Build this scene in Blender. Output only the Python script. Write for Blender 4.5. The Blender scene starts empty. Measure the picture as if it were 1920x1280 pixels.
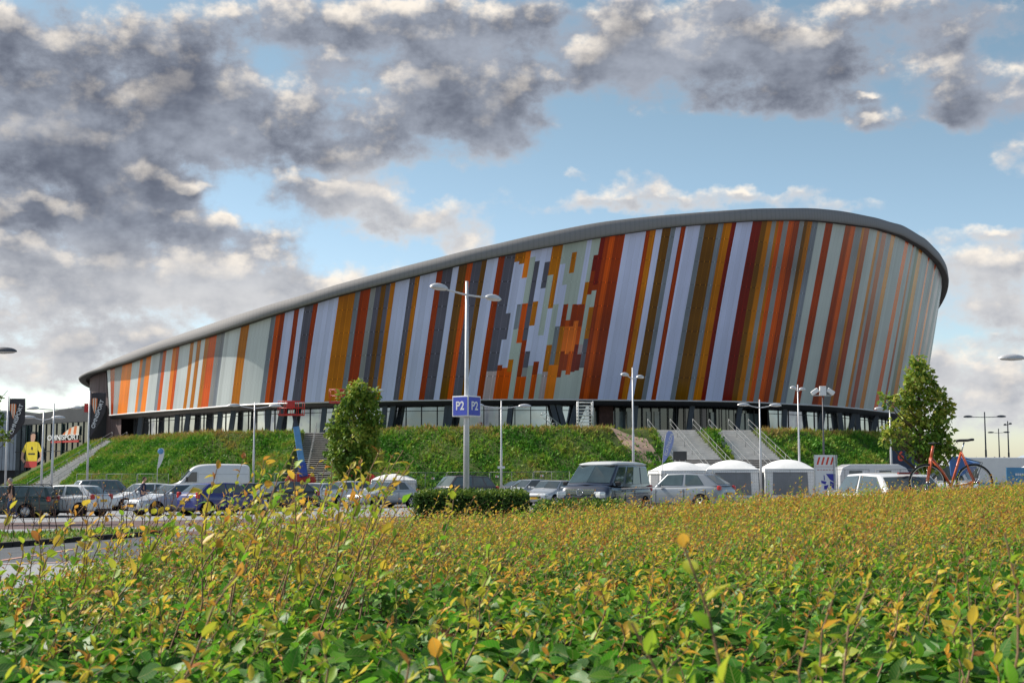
import bpy, bmesh, math, random
import numpy as np
from mathutils import Vector, Matrix
random.seed(7); RNG = np.random.default_rng(11)
SC = bpy.context.scene; COL = SC.collection
R = math.radians
# ---------------------------------------------------------------- camera
FPX = 2507.0; PITCH = math.atan(248/FPX); CAMZ = 2.0
cam_d = bpy.data.cameras.new('camera'); cam = bpy.data.objects.new('camera', cam_d); COL.objects.link(cam)
cam_d.sensor_width = 36; cam_d.lens = FPX/1920*36; cam_d.clip_start = .05; cam_d.clip_end = 3000
cam_d.dof.use_dof = True; cam_d.dof.focus_distance = 32; cam_d.dof.aperture_fstop = 9.0
cam.location = (0, 0, CAMZ); cam.rotation_euler = (math.pi/2+PITCH, 0, 0); SC.camera = cam
CP, SP = math.cos(PITCH), math.sin(PITCH)
def ray(px, py):
    u = (px-960)/FPX; v = (640-py)/FPX
    return u, CP-v*SP, SP+v*CP
def atY(px, py, Y):
    x, y, z = ray(px, py); k = Y/y
    return Vector((x*k, Y, CAMZ+z*k))
def atZ(px, py, Z):
    x, y, z = ray(px, py); k = (Z-CAMZ)/z
    return Vector((x*k, y*k, Z))
def proj(X, Y, Z):
    d = Y*CP+(Z-CAMZ)*SP; v = (-Y*SP+(Z-CAMZ)*CP)/d
    return 960+FPX*X/d, 640-FPX*v
def Xof(px, Y): return (px-960)/FPX*Y*1.003
def gz(x, y):
    x = np.asarray(x, float); y = np.asarray(y, float)
    g = .0165*np.clip(x+23, 0, 45)
    t = np.clip((y-45)/45, 0, 1); t = t*t*(3-2*t)
    return g*(1-.6*t)
def G(x, y): return float(gz(x, y))
# ---------------------------------------------------------------- tagging
def tag(o, label=None, cat=None, group=None, kind=None):
    if label: o['label'] = label
    if cat: o['category'] = cat
    if group: o['group'] = group
    if kind: o['kind'] = kind
    return o
def empty(name, loc=(0, 0, 0), rz=0, label=None, cat=None, group=None):
    o = bpy.data.objects.new(name, None); COL.objects.link(o)
    o.location = loc; o.rotation_euler = (0, 0, rz); o.empty_display_size = .2
    return tag(o, label, cat, group)
def kids(o): return [c for c in o.children]
def copy_tree(o, parent=None):
    c = o.copy(); COL.objects.link(c); c.parent = parent
    for k in kids(o): copy_tree(k, c)
    return c
# ---------------------------------------------------------------- materials
def mat(name, col, rough=.5, metal=0., spec=.5, var=.0, vscale=6., bump=0., bscale=30., coat=0., trans=0., obj=False, col2=None):
    m = bpy.data.materials.new(name); m.use_nodes = True
    nt = m.node_tree; b = nt.nodes['Principled BSDF']
    b.inputs['Base Color'].default_value = (*col, 1); b.inputs['Roughness'].default_value = rough
    b.inputs['Metallic'].default_value = metal; b.inputs['Specular IOR Level'].default_value = spec
    if coat: b.inputs['Coat Weight'].default_value = coat; b.inputs['Coat Roughness'].default_value = .06
    if trans: b.inputs['Transmission Weight'].default_value = trans
    if var or col2:
        tc = nt.nodes.new('ShaderNodeTexCoord'); n = nt.nodes.new('ShaderNodeTexNoise')
        n.inputs['Scale'].default_value = vscale; n.inputs['Detail'].default_value = 6; n.inputs['Roughness'].default_value = .65
        nt.links.new(tc.outputs['Object'], n.inputs['Vector'])
        mr = nt.nodes.new('ShaderNodeMapRange'); mr.inputs[1].default_value = .3; mr.inputs[2].default_value = .7
        nt.links.new(n.outputs['Fac'], mr.inputs[0])
        mx = nt.nodes.new('ShaderNodeMix'); mx.data_type = 'RGBA'
        nt.links.new(mr.outputs[0], mx.inputs[0])
        c2 = col2 if col2 else tuple(min(1, c*(1+var)) for c in col)
        c1 = col if col2 else tuple(c*(1-var) for c in col)
        mx.inputs[6].default_value = (*c1, 1); mx.inputs[7].default_value = (*c2, 1)
        nt.links.new(mx.outputs[2], b.inputs['Base Color'])
    if bump:
        tc = nt.nodes.new('ShaderNodeTexCoord'); n = nt.nodes.new('ShaderNodeTexNoise')
        n.inputs['Scale'].default_value = bscale; n.inputs['Detail'].default_value = 4
        nt.links.new(tc.outputs['Object'], n.inputs['Vector'])
        bp = nt.nodes.new('ShaderNodeBump'); bp.inputs['Strength'].default_value = bump; bp.inputs['Distance'].default_value = .05
        nt.links.new(n.outputs['Fac'], bp.inputs['Height']); nt.links.new(bp.outputs[0], b.inputs['Normal'])
    return m
_cp = {}
def paint(name, col, metal=0.):
    if name not in _cp: _cp[name] = mat(name, col, .38, metal, .5, .05, 3., coat=.9)
    return _cp[name]
M = {}
M['glass'] = mat('car_glass', (.055, .072, .078), .04, 0, .9, .25, 1.5)
M['glass_l'] = mat('car_glass_pale', (.07, .10, .105), .05, 0, .9, .3, 1.8)
M['tyre'] = mat('tyre_rubber', (.018, .018, .02), .85, 0, .2, .2, 20)
M['arch'] = mat('wheel_well', (.008, .008, .009), .9, 0, .1, .2, 8)
M['rim'] = mat('alloy_rim', (.55, .56, .58), .3, .8, .5, .1, 10)
M['plastic'] = mat('black_plastic', (.025, .025, .028), .55, 0, .4, .2, 12)
M['chrome'] = mat('chrome', (.7, .7, .72), .15, 1., .5, .05, 5)
M['lens'] = mat('lamp_lens', (.62, .66, .7), .12, .3, .8, .15, 14)
M['redlens'] = mat('red_lens', (.5, .02, .02), .15, 0, .8, .2, 14)
M['yplate'] = mat('yellow_plate', (.75, .42, .03), .5, 0, .4, .08, 8)
M['wplate'] = mat('white_plate', (.7, .7, .66), .5, 0, .4, .06, 8)
M['pole'] = mat('galvanised_white', (.62, .62, .64), .42, .25, .5, .12, 3)
M['dpole'] = mat('dark_pole', (.09, .095, .11), .5, .2, .5, .15, 3)
M['gal'] = mat('galvanised_steel', (.42, .44, .45), .42, .6, .5, .15, 5)
M['lampglass'] = mat('lamp_glass', (.6, .6, .58), .25, 0, .5, .1, 8)
M['white'] = mat('white_paint', (.78, .78, .79), .5, 0, .4, .06, 5)
M['blue'] = mat('sign_blue', (.055, .085, .5), .45, 0, .4, .08, 5)
M['dark'] = mat('dark_metal', (.02, .023, .03), .45, .2, .4, .2, 2)
M['steelblue'] = mat('blue_grey_steel', (.045, .06, .085), .4, .2, .5, .15, 2)
M['skin'] = mat('skin', (.55, .32, .23), .55, 0, .3, .1, 20)
M['red'] = mat('red_paint', (.52, .035, .03), .45, 0, .4, .12, 4)
M['sky'] = mat('light_blue_paint', (.13, .33, .62), .42, 0, .5, .12, 3)
M['bluep'] = mat('deep_blue_paint', (.04, .09, .42), .42, 0, .5, .12, 3)
M['concrete'] = mat('step_concrete', (.62, .59, .56), .85, 0, .3, .18, 1.2, bump=.2, bscale=12)
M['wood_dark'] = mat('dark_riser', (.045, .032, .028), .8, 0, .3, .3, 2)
M['orange'] = mat('orange_print', (.72, .2, .06), .55, 0, .3, .15, 4)
M['cream'] = mat('cream_print', (.75, .68, .58), .55, 0, .3, .08, 4)
M['bark'] = mat('bark', (.11, .075, .05), .9, 0, .2, .35, 14, bump=.5, bscale=25)
# ---------------------------------------------------------------- mesh builder
def frame(d):
    d = Vector(d).normalized(); a = Vector((0, 0, 1)) if abs(d.z) < .95 else Vector((1, 0, 0))
    u = d.cross(a).normalized(); return u, u.cross(d).normalized()
class MB:
    def __init__(s): s.v = []; s.f = []; s.mi = []; s.sm = []
    def add(s, vs, fs, mi=0, smooth=False):
        o = len(s.v); s.v += [tuple(p) for p in vs]
        for f in fs: s.f.append(tuple(i+o for i in f)); s.mi.append(mi); s.sm.append(smooth)
        return s
    def box(s, c, size, rz=0, mi=0, rot=None):
        Mx = rot if rot is not None else Matrix.Rotation(rz, 3, 'Z')
        h = [q/2 for q in size]; c = Vector(c); vs = []
        for z in (-1, 1):
            for y in (-1, 1):
                for x in (-1, 1): vs.append(c+Mx @ Vector((x*h[0], y*h[1], z*h[2])))
        return s.add(vs, [(0, 2, 3, 1), (4, 5, 7, 6), (0, 1, 5, 4), (2, 6, 7, 3), (0, 4, 6, 2), (1, 3, 7, 5)], mi)
    def bar(s, p0, p1, w, h=None, mi=0):
        p0 = Vector(p0); p1 = Vector(p1); u, v = frame(p1-p0); h = h or w
        vs = [p+u*(a*w/2)+v*(b*h/2) for p in (p0, p1) for a, b in ((-1, -1), (1, -1), (1, 1), (-1, 1))]
        return s.add(vs, [(3, 2, 1, 0), (4, 5, 6, 7), (0, 1, 5, 4), (1, 2, 6, 5), (2, 3, 7, 6), (3, 0, 4, 7)], mi)
    def tube(s, pts, rs, n=8, mi=0, cap=True):
        pts = [Vector(p) for p in pts]
        if not hasattr(rs, '__len__'): rs = [rs]*len(pts)
        vs = []; fs = []; u0 = None
        for i, p in enumerate(pts):
            d = pts[min(i+1, len(pts)-1)]-pts[max(i-1, 0)]
            if u0 is None: u, v = frame(d)
            else:
                dn = d.normalized(); u = (u0-dn*u0.dot(dn)).normalized(); v = u.cross(dn)
            u0 = u
            for k in range(n):
                a = 2*math.pi*k/n; vs.append(p+(u*math.cos(a)+v*math.sin(a))*rs[i])
        for i in range(len(pts)-1):
            for k in range(n):
                k2 = (k+1) % n; fs.append((i*n+k, i*n+k2, (i+1)*n+k2, (i+1)*n+k))
        if cap: fs.append(tuple(range(n))[::-1]); fs.append(tuple((len(pts)-1)*n+k for k in range(n)))
        return s.add(vs, fs, mi, True)
    def lathe(s, prof, n=16, mat4=None, mi=0):      # prof: (r,z)
        vs = []; fs = []
        for r, z in prof:
            for k in range(n):
                a = 2*math.pi*k/n; p = Vector((r*math.cos(a), r*math.sin(a), z)); vs.append(mat4 @ p if mat4 else p)
        for i in range(len(prof)-1):
            for k in range(n):
                k2 = (k+1) % n; fs.append((i*n+k, i*n+k2, (i+1)*n+k2, (i+1)*n+k))
        return s.add(vs, fs, mi, True)
    def ball(s, c, r, mi=0, n=10, m=7, rot=None):
        c = Vector(c); r = r if hasattr(r, '__len__') else (r, r, r); vs = []; fs = []
        for i in range(m+1):
            t = math.pi*i/m
            for k in range(n):
                a = 2*math.pi*k/n; q = Vector((r[0]*math.sin(t)*math.cos(a), r[1]*math.sin(t)*math.sin(a), r[2]*math.cos(t)))
                vs.append(c+(rot @ q if rot else q))
        for i in range(m):
            for k in range(n):
                k2 = (k+1) % n; fs.append((i*n+k, (i+1)*n+k, (i+1)*n+k2, i*n+k2))
        return s.add(vs, fs, mi, True)
    def prism(s, poly, d0, mi=0):                    # poly: list of 3D points, extruded by vector d0
        n = len(poly); d0 = Vector(d0); a = [Vector(p) for p in poly]
        vs = a+[p+d0 for p in a]
        fs = [tuple(range(n))[::-1], tuple(range(n, 2*n))]+[(i, (i+1) % n, n+(i+1) % n, n+i) for i in range(n)]
        return s.add(vs, fs, mi)
    def mesh(s, name, mats):
        me = bpy.data.meshes.new(name); me.from_pydata(s.v, [], s.f)
        for m in (mats if isinstance(mats, (list, tuple)) else [mats]): me.materials.append(m)
        me.polygons.foreach_set('material_index', s.mi); me.polygons.foreach_set('use_smooth', s.sm)
        me.update(); return me
    def build(s, name, mats, parent=None, loc=None, label=None, kind=None, rz=None):
        o = bpy.data.objects.new(name, s.mesh(name, mats)); COL.objects.link(o); o.parent = parent
        if loc is not None: o.location = loc
        if rz is not None: o.rotation_euler = (0, 0, rz)
        return tag(o, label, kind=kind)
def fixn(o):
    bm = bmesh.new(); bm.from_mesh(o.data); bmesh.ops.remove_doubles(bm, verts=bm.verts, dist=1e-5)
    bmesh.ops.recalc_face_normals(bm, faces=bm.faces); bm.to_mesh(o.data); bm.free(); return o
def bevel(o, w, seg=2):
    m = o.modifiers.new('bevel', 'BEVEL'); m.width = w; m.segments = seg; m.limit_method = 'ANGLE'; m.angle_limit = R(25); m.harden_normals = False
    return o
def subsurf(o, n=2):
    m = o.modifiers.new('subsurf', 'SUBSURF'); m.levels = n; m.render_levels = n; return o
def npmesh(name, V, F, mats, parent=None, attrs=None, uv=None, smooth=False, kind=None, midx=None):
    """V (n,3); F (m,k) faces of one size"""
    me = bpy.data.meshes.new(name); k = F.shape[1]
    me.vertices.add(len(V)); me.vertices.foreach_set('co', np.ascontiguousarray(V, dtype=np.float32).ravel())
    me.loops.add(F.size); me.loops.foreach_set('vertex_index', np.ascontiguousarray(F, dtype=np.int32).ravel())
    me.polygons.add(len(F)); me.polygons.foreach_set('loop_start', np.arange(0, F.size, k, dtype=np.int32))
    me.polygons.foreach_set('loop_total', np.full(len(F), k, dtype=np.int32))
    if smooth: me.polygons.foreach_set('use_smooth', np.ones(len(F), dtype=bool))
    for m in (mats if isinstance(mats, (list, tuple)) else [mats]): me.materials.append(m)
    if midx is not None: me.polygons.foreach_set('material_index', np.asarray(midx, dtype=np.int32))
    if attrs:
        for an, av in attrs.items():
            a = me.attributes.new(an, 'FLOAT', 'POINT'); a.data.foreach_set('value', np.ascontiguousarray(av, dtype=np.float32))
    if uv is not None:
        l = me.uv_layers.new(name='UVMap'); l.data.foreach_set('uv', np.ascontiguousarray(uv[F.ravel()], dtype=np.float32).ravel())
    me.update(calc_edges=True); me.validate()
    o = bpy.data.objects.new(name, me); COL.objects.link(o); o.parent = parent
    return tag(o, kind=kind)
def text_mesh(name, body, size, matl, M4, parent=None, extr=.01, sx=1., shear=0., align='CENTER', bold=0.0):
    c = bpy.data.curves.new(name, 'FONT'); c.body = body; c.size = size; c.extrude = extr; c.align_x = align; c.align_y = 'CENTER'; c.shear = shear
    c.offset = bold
    o = bpy.data.objects.new(name, c); COL.objects.link(o); bpy.context.view_layer.update()
    me = bpy.data.meshes.new_from_object(o.evaluated_get(bpy.context.evaluated_depsgraph_get()))
    bpy.data.objects.remove(o); me.materials.clear(); me.materials.append(matl)
    me.transform(M4 @ Matrix.Diagonal((sx, 1, 1, 1)))
    o = bpy.data.objects.new(name, me); COL.objects.link(o); o.parent = parent
    return o
def facing(loc, rx_dir, up=(0, 0, 1)):               # matrix whose local x runs along rx_dir and y along up
    x = Vector(rx_dir).normalized(); y = Vector(up); y = (y-x*y.dot(x)).normalized(); z = x.cross(y)
    m = Matrix((x, y, z)).transposed().to_4x4(); m.translation = loc; return m
# ---------------------------------------------------------------- light and sky
SUN_AZ, SUN_EL = R(-67), R(42)        # azimuth from +Y towards +X
w = bpy.data.worlds.new('World'); SC.world = w; w.use_nodes = True
nt = w.node_tree; N = nt.nodes; L = nt.links
bg = N['Background']; bg.inputs['Strength'].default_value = SKYK = .11
sky = N.new('ShaderNodeTexSky'); sky.sky_type = 'NISHITA'; sky.sun_disc = False
sky.sun_elevation = SUN_EL; sky.sun_rotation = SUN_AZ; sky.air_density = 1.0; sky.dust_density = .6; sky.ozone_density = 2.2
def math_n(op, a, b=None, c=None, clamp=False):
    n = N.new('ShaderNodeMath'); n.operation = op; n.use_clamp = clamp
    for i, q in enumerate((a, b, c)):
        if q is None: continue
        if hasattr(q, 'links'): L.new(q, n.inputs[i])
        else: n.inputs[i].default_value = q
    return n.outputs[0]
def vmath(op, a, b=None, c=None):
    n = N.new('ShaderNodeVectorMath'); n.operation = op
    for i, q in enumerate((a, b, c)):
        if q is None: continue
        if hasattr(q, 'links'): L.new(q, n.inputs[i])
        else: n.inputs[i].default_value = q
    return n
def ramp01(x, a, b, lo=0., hi=1.):
    n = N.new('ShaderNodeMapRange'); n.interpolation_type = 'SMOOTHSTEP'; L.new(x, n.inputs[0])
    n.inputs[1].default_value = a; n.inputs[2].default_value = b; n.inputs[3].default_value = lo; n.inputs[4].default_value = hi
    return n.outputs[0]
def mixc(f, a, b):
    n = N.new('ShaderNodeMix'); n.data_type = 'RGBA'
    for i, q in ((0, f), (6, a), (7, b)):
        if hasattr(q, 'links'): L.new(q, n.inputs[i])
        else: n.inputs[i].default_value = q if i == 0 else (*q, 1)
    return n.outputs[2]
tc = N.new('ShaderNodeTexCoord'); sep = N.new('ShaderNodeSeparateXYZ'); L.new(tc.outputs['Generated'], sep.inputs[0])
az = math_n('ARCTAN2', sep.outputs[0], sep.outputs[1]); el = math_n('ARCSINE', sep.outputs[2])
# cloud masses: place in the sky (photo px), size px, weight
CL = [(120, 215, 190, 120, .95), (40, 310, 130, 62, .85), (330, 150, 110, 62, .75), (215, 320, 80, 75, .9), (15, 110, 110, 60, .7), (300, 250, 120, 62, .85), (420, 190, 70, 40, .6), (150, 60, 170, 50, .62),
      (700, 62, 210, 52, .85), (540, 30, 130, 36, .7), (900, 95, 120, 50, .75), (1000, 40, 160, 40, .65), (560, 175, 90, 30, .62), (740, 235, 190, 44, .9), (590, 260, 110, 36, .8), (455, 285, 60, 32, .9), (930, 220, 110, 58, .85), (640, 128, 60, 16, .6), (850, 165, 110, 36, .62), (690, 300, 130, 22, .5),
      (1190, 85, 62, 50, .9), (1280, 125, 130, 48, .85), (1100, 130, 80, 40, .72), (1430, 75, 150, 45, .85), (1640, 80, 170, 62, .9), (1780, 30, 110, 40, .6), (1440, 150, 120, 40, .8), (1540, 203, 72, 26, .85), (1390, 190, 90, 24, .6), (1646, 228, 44, 20, .9), (1612, 188, 34, 9, .6), (1240, 12, 220, 22, .55),
      (1870, 190, 95, 52, .95), (1790, 200, 60, 30, .6), (1905, 296, 46, 26, .95), (590, 362, 66, 24, .9), (690, 372, 100, 32, .9), (780, 408, 100, 32, .9), (855, 440, 62, 24, .8), (640, 410, 60, 24, .7), (930, 470, 70, 16, .4),
      (230, 395, 90, 34, .85), (340, 425, 80, 26, .85), (460, 440, 90, 22, .85), (270, 345, 36, 22, .8), (340, 360, 40, 14, .6), (180, 430, 100, 30, .75), (40, 400, 62, 20, .65), (60, 480, 100, 22, .75), (160, 520, 190, 40, .9), (400, 510, 190, 38, .9), (560, 550, 130, 40, .85), (300, 570, 240, 40, .85), (60, 620, 190, 40, .85), (260, 640, 150, 30, .75), (70, 700, 200, 40, .7),
      (1190, 340, 60, 16, .55), (1120, 385, 110, 18, .62), (1080, 330, 30, 14, .5), (1260, 372, 150, 18, .62), (1420, 362, 90, 14, .5), (1560, 395, 130, 16, .5), (1700, 440, 120, 18, .6), (1890, 440, 60, 12, .5), (1870, 490, 100, 26, .75), (1850, 560, 90, 36, .85), (1900, 600, 80, 24, .8), (1850, 720, 170, 60, .9), (1800, 680, 80, 26, .8), (1880, 640, 70, 10, .45), (1840, 800, 200, 40, .6)]
def azel(px, py):
    x, y, z = ray(px, py); return math.atan2(x, y), math.asin(z/math.sqrt(x*x+y*y+z*z))
def density(a, e):
    cx = N.new('ShaderNodeCombineXYZ'); L.new(a, cx.inputs[0]); L.new(e, cx.inputs[1])
    def nz(scale, sx, sy, det, rgh, z, outp='Fac'):
        m_ = vmath('MULTIPLY', cx.outputs[0], (sx, sy, 1)); m2 = vmath('ADD', m_.outputs[0], (z, z*.7, z))
        n = N.new('ShaderNodeTexNoise'); n.noise_dimensions = '2D'; n.inputs['Scale'].default_value = scale; n.inputs['Detail'].default_value = det; n.inputs['Roughness'].default_value = rgh
        L.new(m2.outputs[0], n.inputs['Vector']); return n.outputs[outp]
    off = vmath('MULTIPLY_ADD', nz(20, 1, 1.4, 4, .55, 1.7, 'Color'), (.050, .034, 0), (-.025, -.017, 0))
    p = vmath('ADD', cx.outputs[0], off.outputs[0]).outputs[0]
    tot = lg = None; H_ = .013; DX, DY = -.35, 1.0
    for px, py, rx, ry, wgt in CL:
        a0, e0 = azel(px, py); sx, sy = FPX/rx*.78, FPX/ry*.78
        s_ = vmath('MULTIPLY_ADD', p, (sx, sy, 0), (-a0*sx, -e0*sy, 0)).outputs[0]
        q = vmath('DOT_PRODUCT', s_, s_).outputs['Value']
        g = math_n('EXPONENT', math_n('MULTIPLY_ADD', q, -1., math.log(wgt)))
        dr = vmath('DOT_PRODUCT', s_, (2*H_*sx*DX, 2*H_*sy*DY, 0)).outputs['Value']
        tot = g if tot is None else math_n('ADD', tot, g)
        lg = math_n('MULTIPLY', g, dr) if lg is None else math_n('MULTIPLY_ADD', g, dr, lg)
    n1 = nz(17, 1, 1.4, 10, .61, 3.1)
    sh = vmath('ADD', cx.outputs[0], (-.006, .013, 0))
    def nz2(vec, scale, sx, sy, det, rgh, z):
        m_ = vmath('MULTIPLY', vec, (sx, sy, 1)); m2 = vmath('ADD', m_.outputs[0], (z, z*.7, z))
        n = N.new('ShaderNodeTexNoise'); n.noise_dimensions = '2D'; n.inputs['Scale'].default_value = scale; n.inputs['Detail'].default_value = det; n.inputs['Roughness'].default_value = rgh
        L.new(m2.outputs[0], n.inputs['Vector']); return n.outputs['Fac']
    nd = math_n('SUBTRACT', nz2(cx.outputs[0], 17, 1, 1.4, 5, .56, 3.1), nz2(sh.outputs[0], 17, 1, 1.4, 5, .56, 3.1))
    far_ = ramp01(math_n('ABSOLUTE', a), .45, .7)
    up_ = ramp01(e, .33, .5)
    wild = math_n('MULTIPLY', math_n('MAXIMUM', far_, up_), math_n('MULTIPLY', ramp01(nz(3.2, 1, 1.6, 3, .5, 9.3), .42, .62), .75))
    sat = math_n('SUBTRACT', 1.15, math_n('MULTIPLY', math_n('POWER', .3679, math_n('MULTIPLY', tot, 1.15)), 1.15))
    d0 = math_n('MINIMUM', math_n('ADD', sat, wild), 1.05)
    return math_n('MULTIPLY_ADD', math_n('SUBTRACT', n1, .5), 1.25, d0), math_n('ADD', math_n('MULTIPLY', lg, .42), math_n('MULTIPLY', nd, 1.8)), nz(9, 1, 1.5, 5, .6, 7.7)
D, LG, N2 = density(az, el)
alpha = ramp01(D, .40, .84)
low = math_n('MAXIMUM', ramp01(el, .115, .185, 1., 0.), math_n('MULTIPLY', ramp01(az, -.17, -.11), ramp01(el, .205, .25, 1., 0.)))            # the lower, farther clouds are paler
dens = math_n('MULTIPLY', ramp01(D, .55, 1.10), ramp01(N2, .22, .64))
lit = math_n('MULTIPLY', ramp01(LG, .02, .58), math_n('MULTIPLY_ADD', ramp01(D, .68, 1.25), -.80, 1.))
dark = mixc(low, (.084, .096, .128), (.25, .265, .30))
pale = mixc(low, (.255, .28, .33), (.46, .46, .465))
hi_c = mixc(lit, mixc(dens, pale, dark), (.70, .635, .55))
cl = vmath('MULTIPLY', hi_c, (1/SKYK,)*3).outputs[0]
skt = vmath('MULTIPLY', sky.outputs[0], mixc(ramp01(el, .03, .34), (.98, .97, .97), (.82, .81, .68))).outputs[0]
fin = mixc(alpha, skt, cl)
L.new(fin, bg.inputs['Color'])
w.cycles.sampling_method = 'MANUAL'; w.cycles.sample_map_resolution = 512
sd = bpy.data.lights.new('sun', 'SUN'); so = bpy.data.objects.new('sun', sd); COL.objects.link(so)
sd.energy = 3.9; sd.angle = R(.5); sd.color = (1, .93, .82)
sv = Vector((math.sin(SUN_AZ)*math.cos(SUN_EL), math.cos(SUN_AZ)*math.cos(SUN_EL), math.sin(SUN_EL)))
so.rotation_euler = sv.to_track_quat('Z', 'Y').to_euler()
SC.view_settings.view_transform = 'Standard'; SC.view_settings.look = 'None'; SC.view_settings.exposure = .65; SC.view_settings.gamma = 1
SC.cycles.use_denoising = True
SC.cycles.max_bounces = 6; SC.cycles.diffuse_bounces = 3; SC.cycles.glossy_bounces = 3; SC.cycles.transparent_max_bounces = 8
SC.cycles.sample_clamp_indirect = 6
# ---------------------------------------------------------------- ground
def gmat(name, c1, c2, sc=.6, brick=None, rough=.9):
    m = bpy.data.materials.new(name); m.use_nodes = True; t = m.node_tree; b = t.nodes['Principled BSDF']
    b.inputs['Roughness'].default_value = rough; b.inputs['Specular IOR Level'].default_value = .3
    tc = t.nodes.new('ShaderNodeTexCoord'); n = t.nodes.new('ShaderNodeTexNoise'); n.inputs['Scale'].default_value = sc; n.inputs['Detail'].default_value = 8; n.inputs['Roughness'].default_value = .7
    t.links.new(tc.outputs['Object'], n.inputs['Vector'])
    mr = t.nodes.new('ShaderNodeMapRange'); mr.inputs[1].default_value = .32; mr.inputs[2].default_value = .68; t.links.new(n.outputs['Fac'], mr.inputs[0])
    mx = t.nodes.new('ShaderNodeMix'); mx.data_type = 'RGBA'; t.links.new(mr.outputs[0], mx.inputs[0]); mx.inputs[6].default_value = (*c1, 1); mx.inputs[7].default_value = (*c2, 1)
    out = mx.outputs[2]
    if brick:
        bk = t.nodes.new('ShaderNodeTexBrick'); bk.inputs['Scale'].default_value = brick; bk.inputs['Mortar Size'].default_value = .03
        bk.inputs['Color1'].default_value = (1, 1, 1, 1); bk.inputs['Color2'].default_value = (.8, .8, .82, 1); bk.inputs['Mortar'].default_value = (.55, .55, .55, 1)
        t.links.new(tc.outputs['Object'], bk.inputs['Vector'])
        m2 = t.nodes.new('ShaderNodeMix'); m2.data_type = 'RGBA'; m2.blend_type = 'MULTIPLY'; m2.inputs[0].default_value = .8
        t.links.new(out, m2.inputs[6]); t.links.new(bk.outputs[0], m2.inputs[7]); out = m2.outputs[2]
    t.links.new(out, b.inputs['Base Color'])
    n2 = t.nodes.new('ShaderNodeTexNoise'); n2.inputs['Scale'].default_value = 40; n2.inputs['Detail'].default_value = 3; t.links.new(tc.outputs['Object'], n2.inputs['Vector'])
    bp = t.nodes.new('ShaderNodeBump'); bp.inputs['Strength'].default_value = .25; bp.inputs['Distance'].default_value = .02; t.links.new(n2.outputs['Fac'], bp.inputs['Height']); t.links.new(bp.outputs[0], b.inputs['Normal'])
    return m
gm_asph = gmat('asphalt', (.085, .095, .11), (.13, .14, .155), .5, 5)
gm_pale = gmat('pale_paving', (.30, .31, .33), (.38, .39, .40), .7, 3.2)
gm_red = gmat('red_brick_paving', (.13, .085, .085), (.19, .125, .12), .8, 4.5)
gm_far = gmat('meadow', (.07, .11, .03), (.12, .14, .05), .08)
gm_lot = gmat('lot_paving', (.17, .165, .17), (.24, .235, .235), .3, 4)
def grid_sheet(name, xs, ys, zf, m, kind='structure', smooth=True):
    X, Y = np.meshgrid(np.asarray(xs, float), np.asarray(ys, float)); Z = zf(X, Y)
    nx, ny = len(xs), len(ys); V = np.stack([X, Y, Z], -1).reshape(-1, 3)
    i = np.arange((ny-1)*(nx-1)); r = i//(nx-1); c = i % (nx-1); a = r*nx+c
    F = np.stack([a, a+1, a+nx+1, a+nx], 1)
    return npmesh(name, V, F, m, smooth=smooth, kind=kind)
xs = np.concatenate([[-900, -500, -250, -140, -100], np.arange(-80, 81, 4), [100, 140, 250, 500, 900]])
ys = np.concatenate([[-120, -60, -30], np.arange(-12, 140, 4), [160, 200, 300, 500, 900, 1600]])
ground = grid_sheet('ground', xs, ys, lambda X, Y: gz(X, Y), gm_lot)
def patch(name, c4, m, lift, nx=14, ny=8, kind='structure'):
    P = [np.array(c, float) for c in c4]; u = np.linspace(0, 1, nx)[None, :, None]; v = np.linspace(0, 1, ny)[:, None, None]
    q = (P[0]*(1-u)+P[1]*u)*(1-v)+(P[3]*(1-u)+P[2]*u)*v
    q = q.reshape(-1, 2); V = np.column_stack([q, gz(q[:, 0], q[:, 1])+lift])
    i = np.arange((ny-1)*(nx-1)); r = i//(nx-1); c = i % (nx-1); a = r*nx+c
    return npmesh(name, V, np.stack([a, a+1, a+nx+1, a+nx], 1), m, smooth=True, kind=kind)
patch('parking_bay_pavement', [(-60, 55.5), (14, 54), (14, 72), (-60, 72)], gm_pale, .004)
patch('brick_road', [(-60, 47.5), (-2, 46), (-2, 53.6), (-60, 54.8)], gm_red, .008)
patch('pale_road', [(-60, 43.2), (-3.2, 42), (-3.2, 46), (-60, 47.4)], gm_pale, .012)
patch('brick_gutter', [(-60, 40), (-4, 39), (-4, 41.9), (-60, 43.1)], gm_red, .012)
patch('asphalt_road', [(-60, 27.6), (-3, 27.2), (-4, 39), (-60, 40)], gm_asph, .006)
patch('pale_pavement', [(-60, 10), (-4, 10), (-3, 27.2), (-60, 27.6)], gm_pale, .010)
gm_line = gmat('pink_brick_line', (.40, .22, .18), (.5, .3, .25), 3)
def line_on_ground(pa, pb, wd, lift):
    a = atZ(*pa, .15); b = atZ(*pb, .15); d = (b-a).normalized(); n = Vector((-d.y, d.x, 0))*wd/2
    patch('road_marking', [(a-n).xy, (b-n).xy, (b+n).xy, (a+n).xy], gm_line, lift, 12, 2)
line_on_ground((-60, 1066), (140, 1034), .16, .016)
line_on_ground((-80, 1066), (330, 1060), .16, .020)
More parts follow.
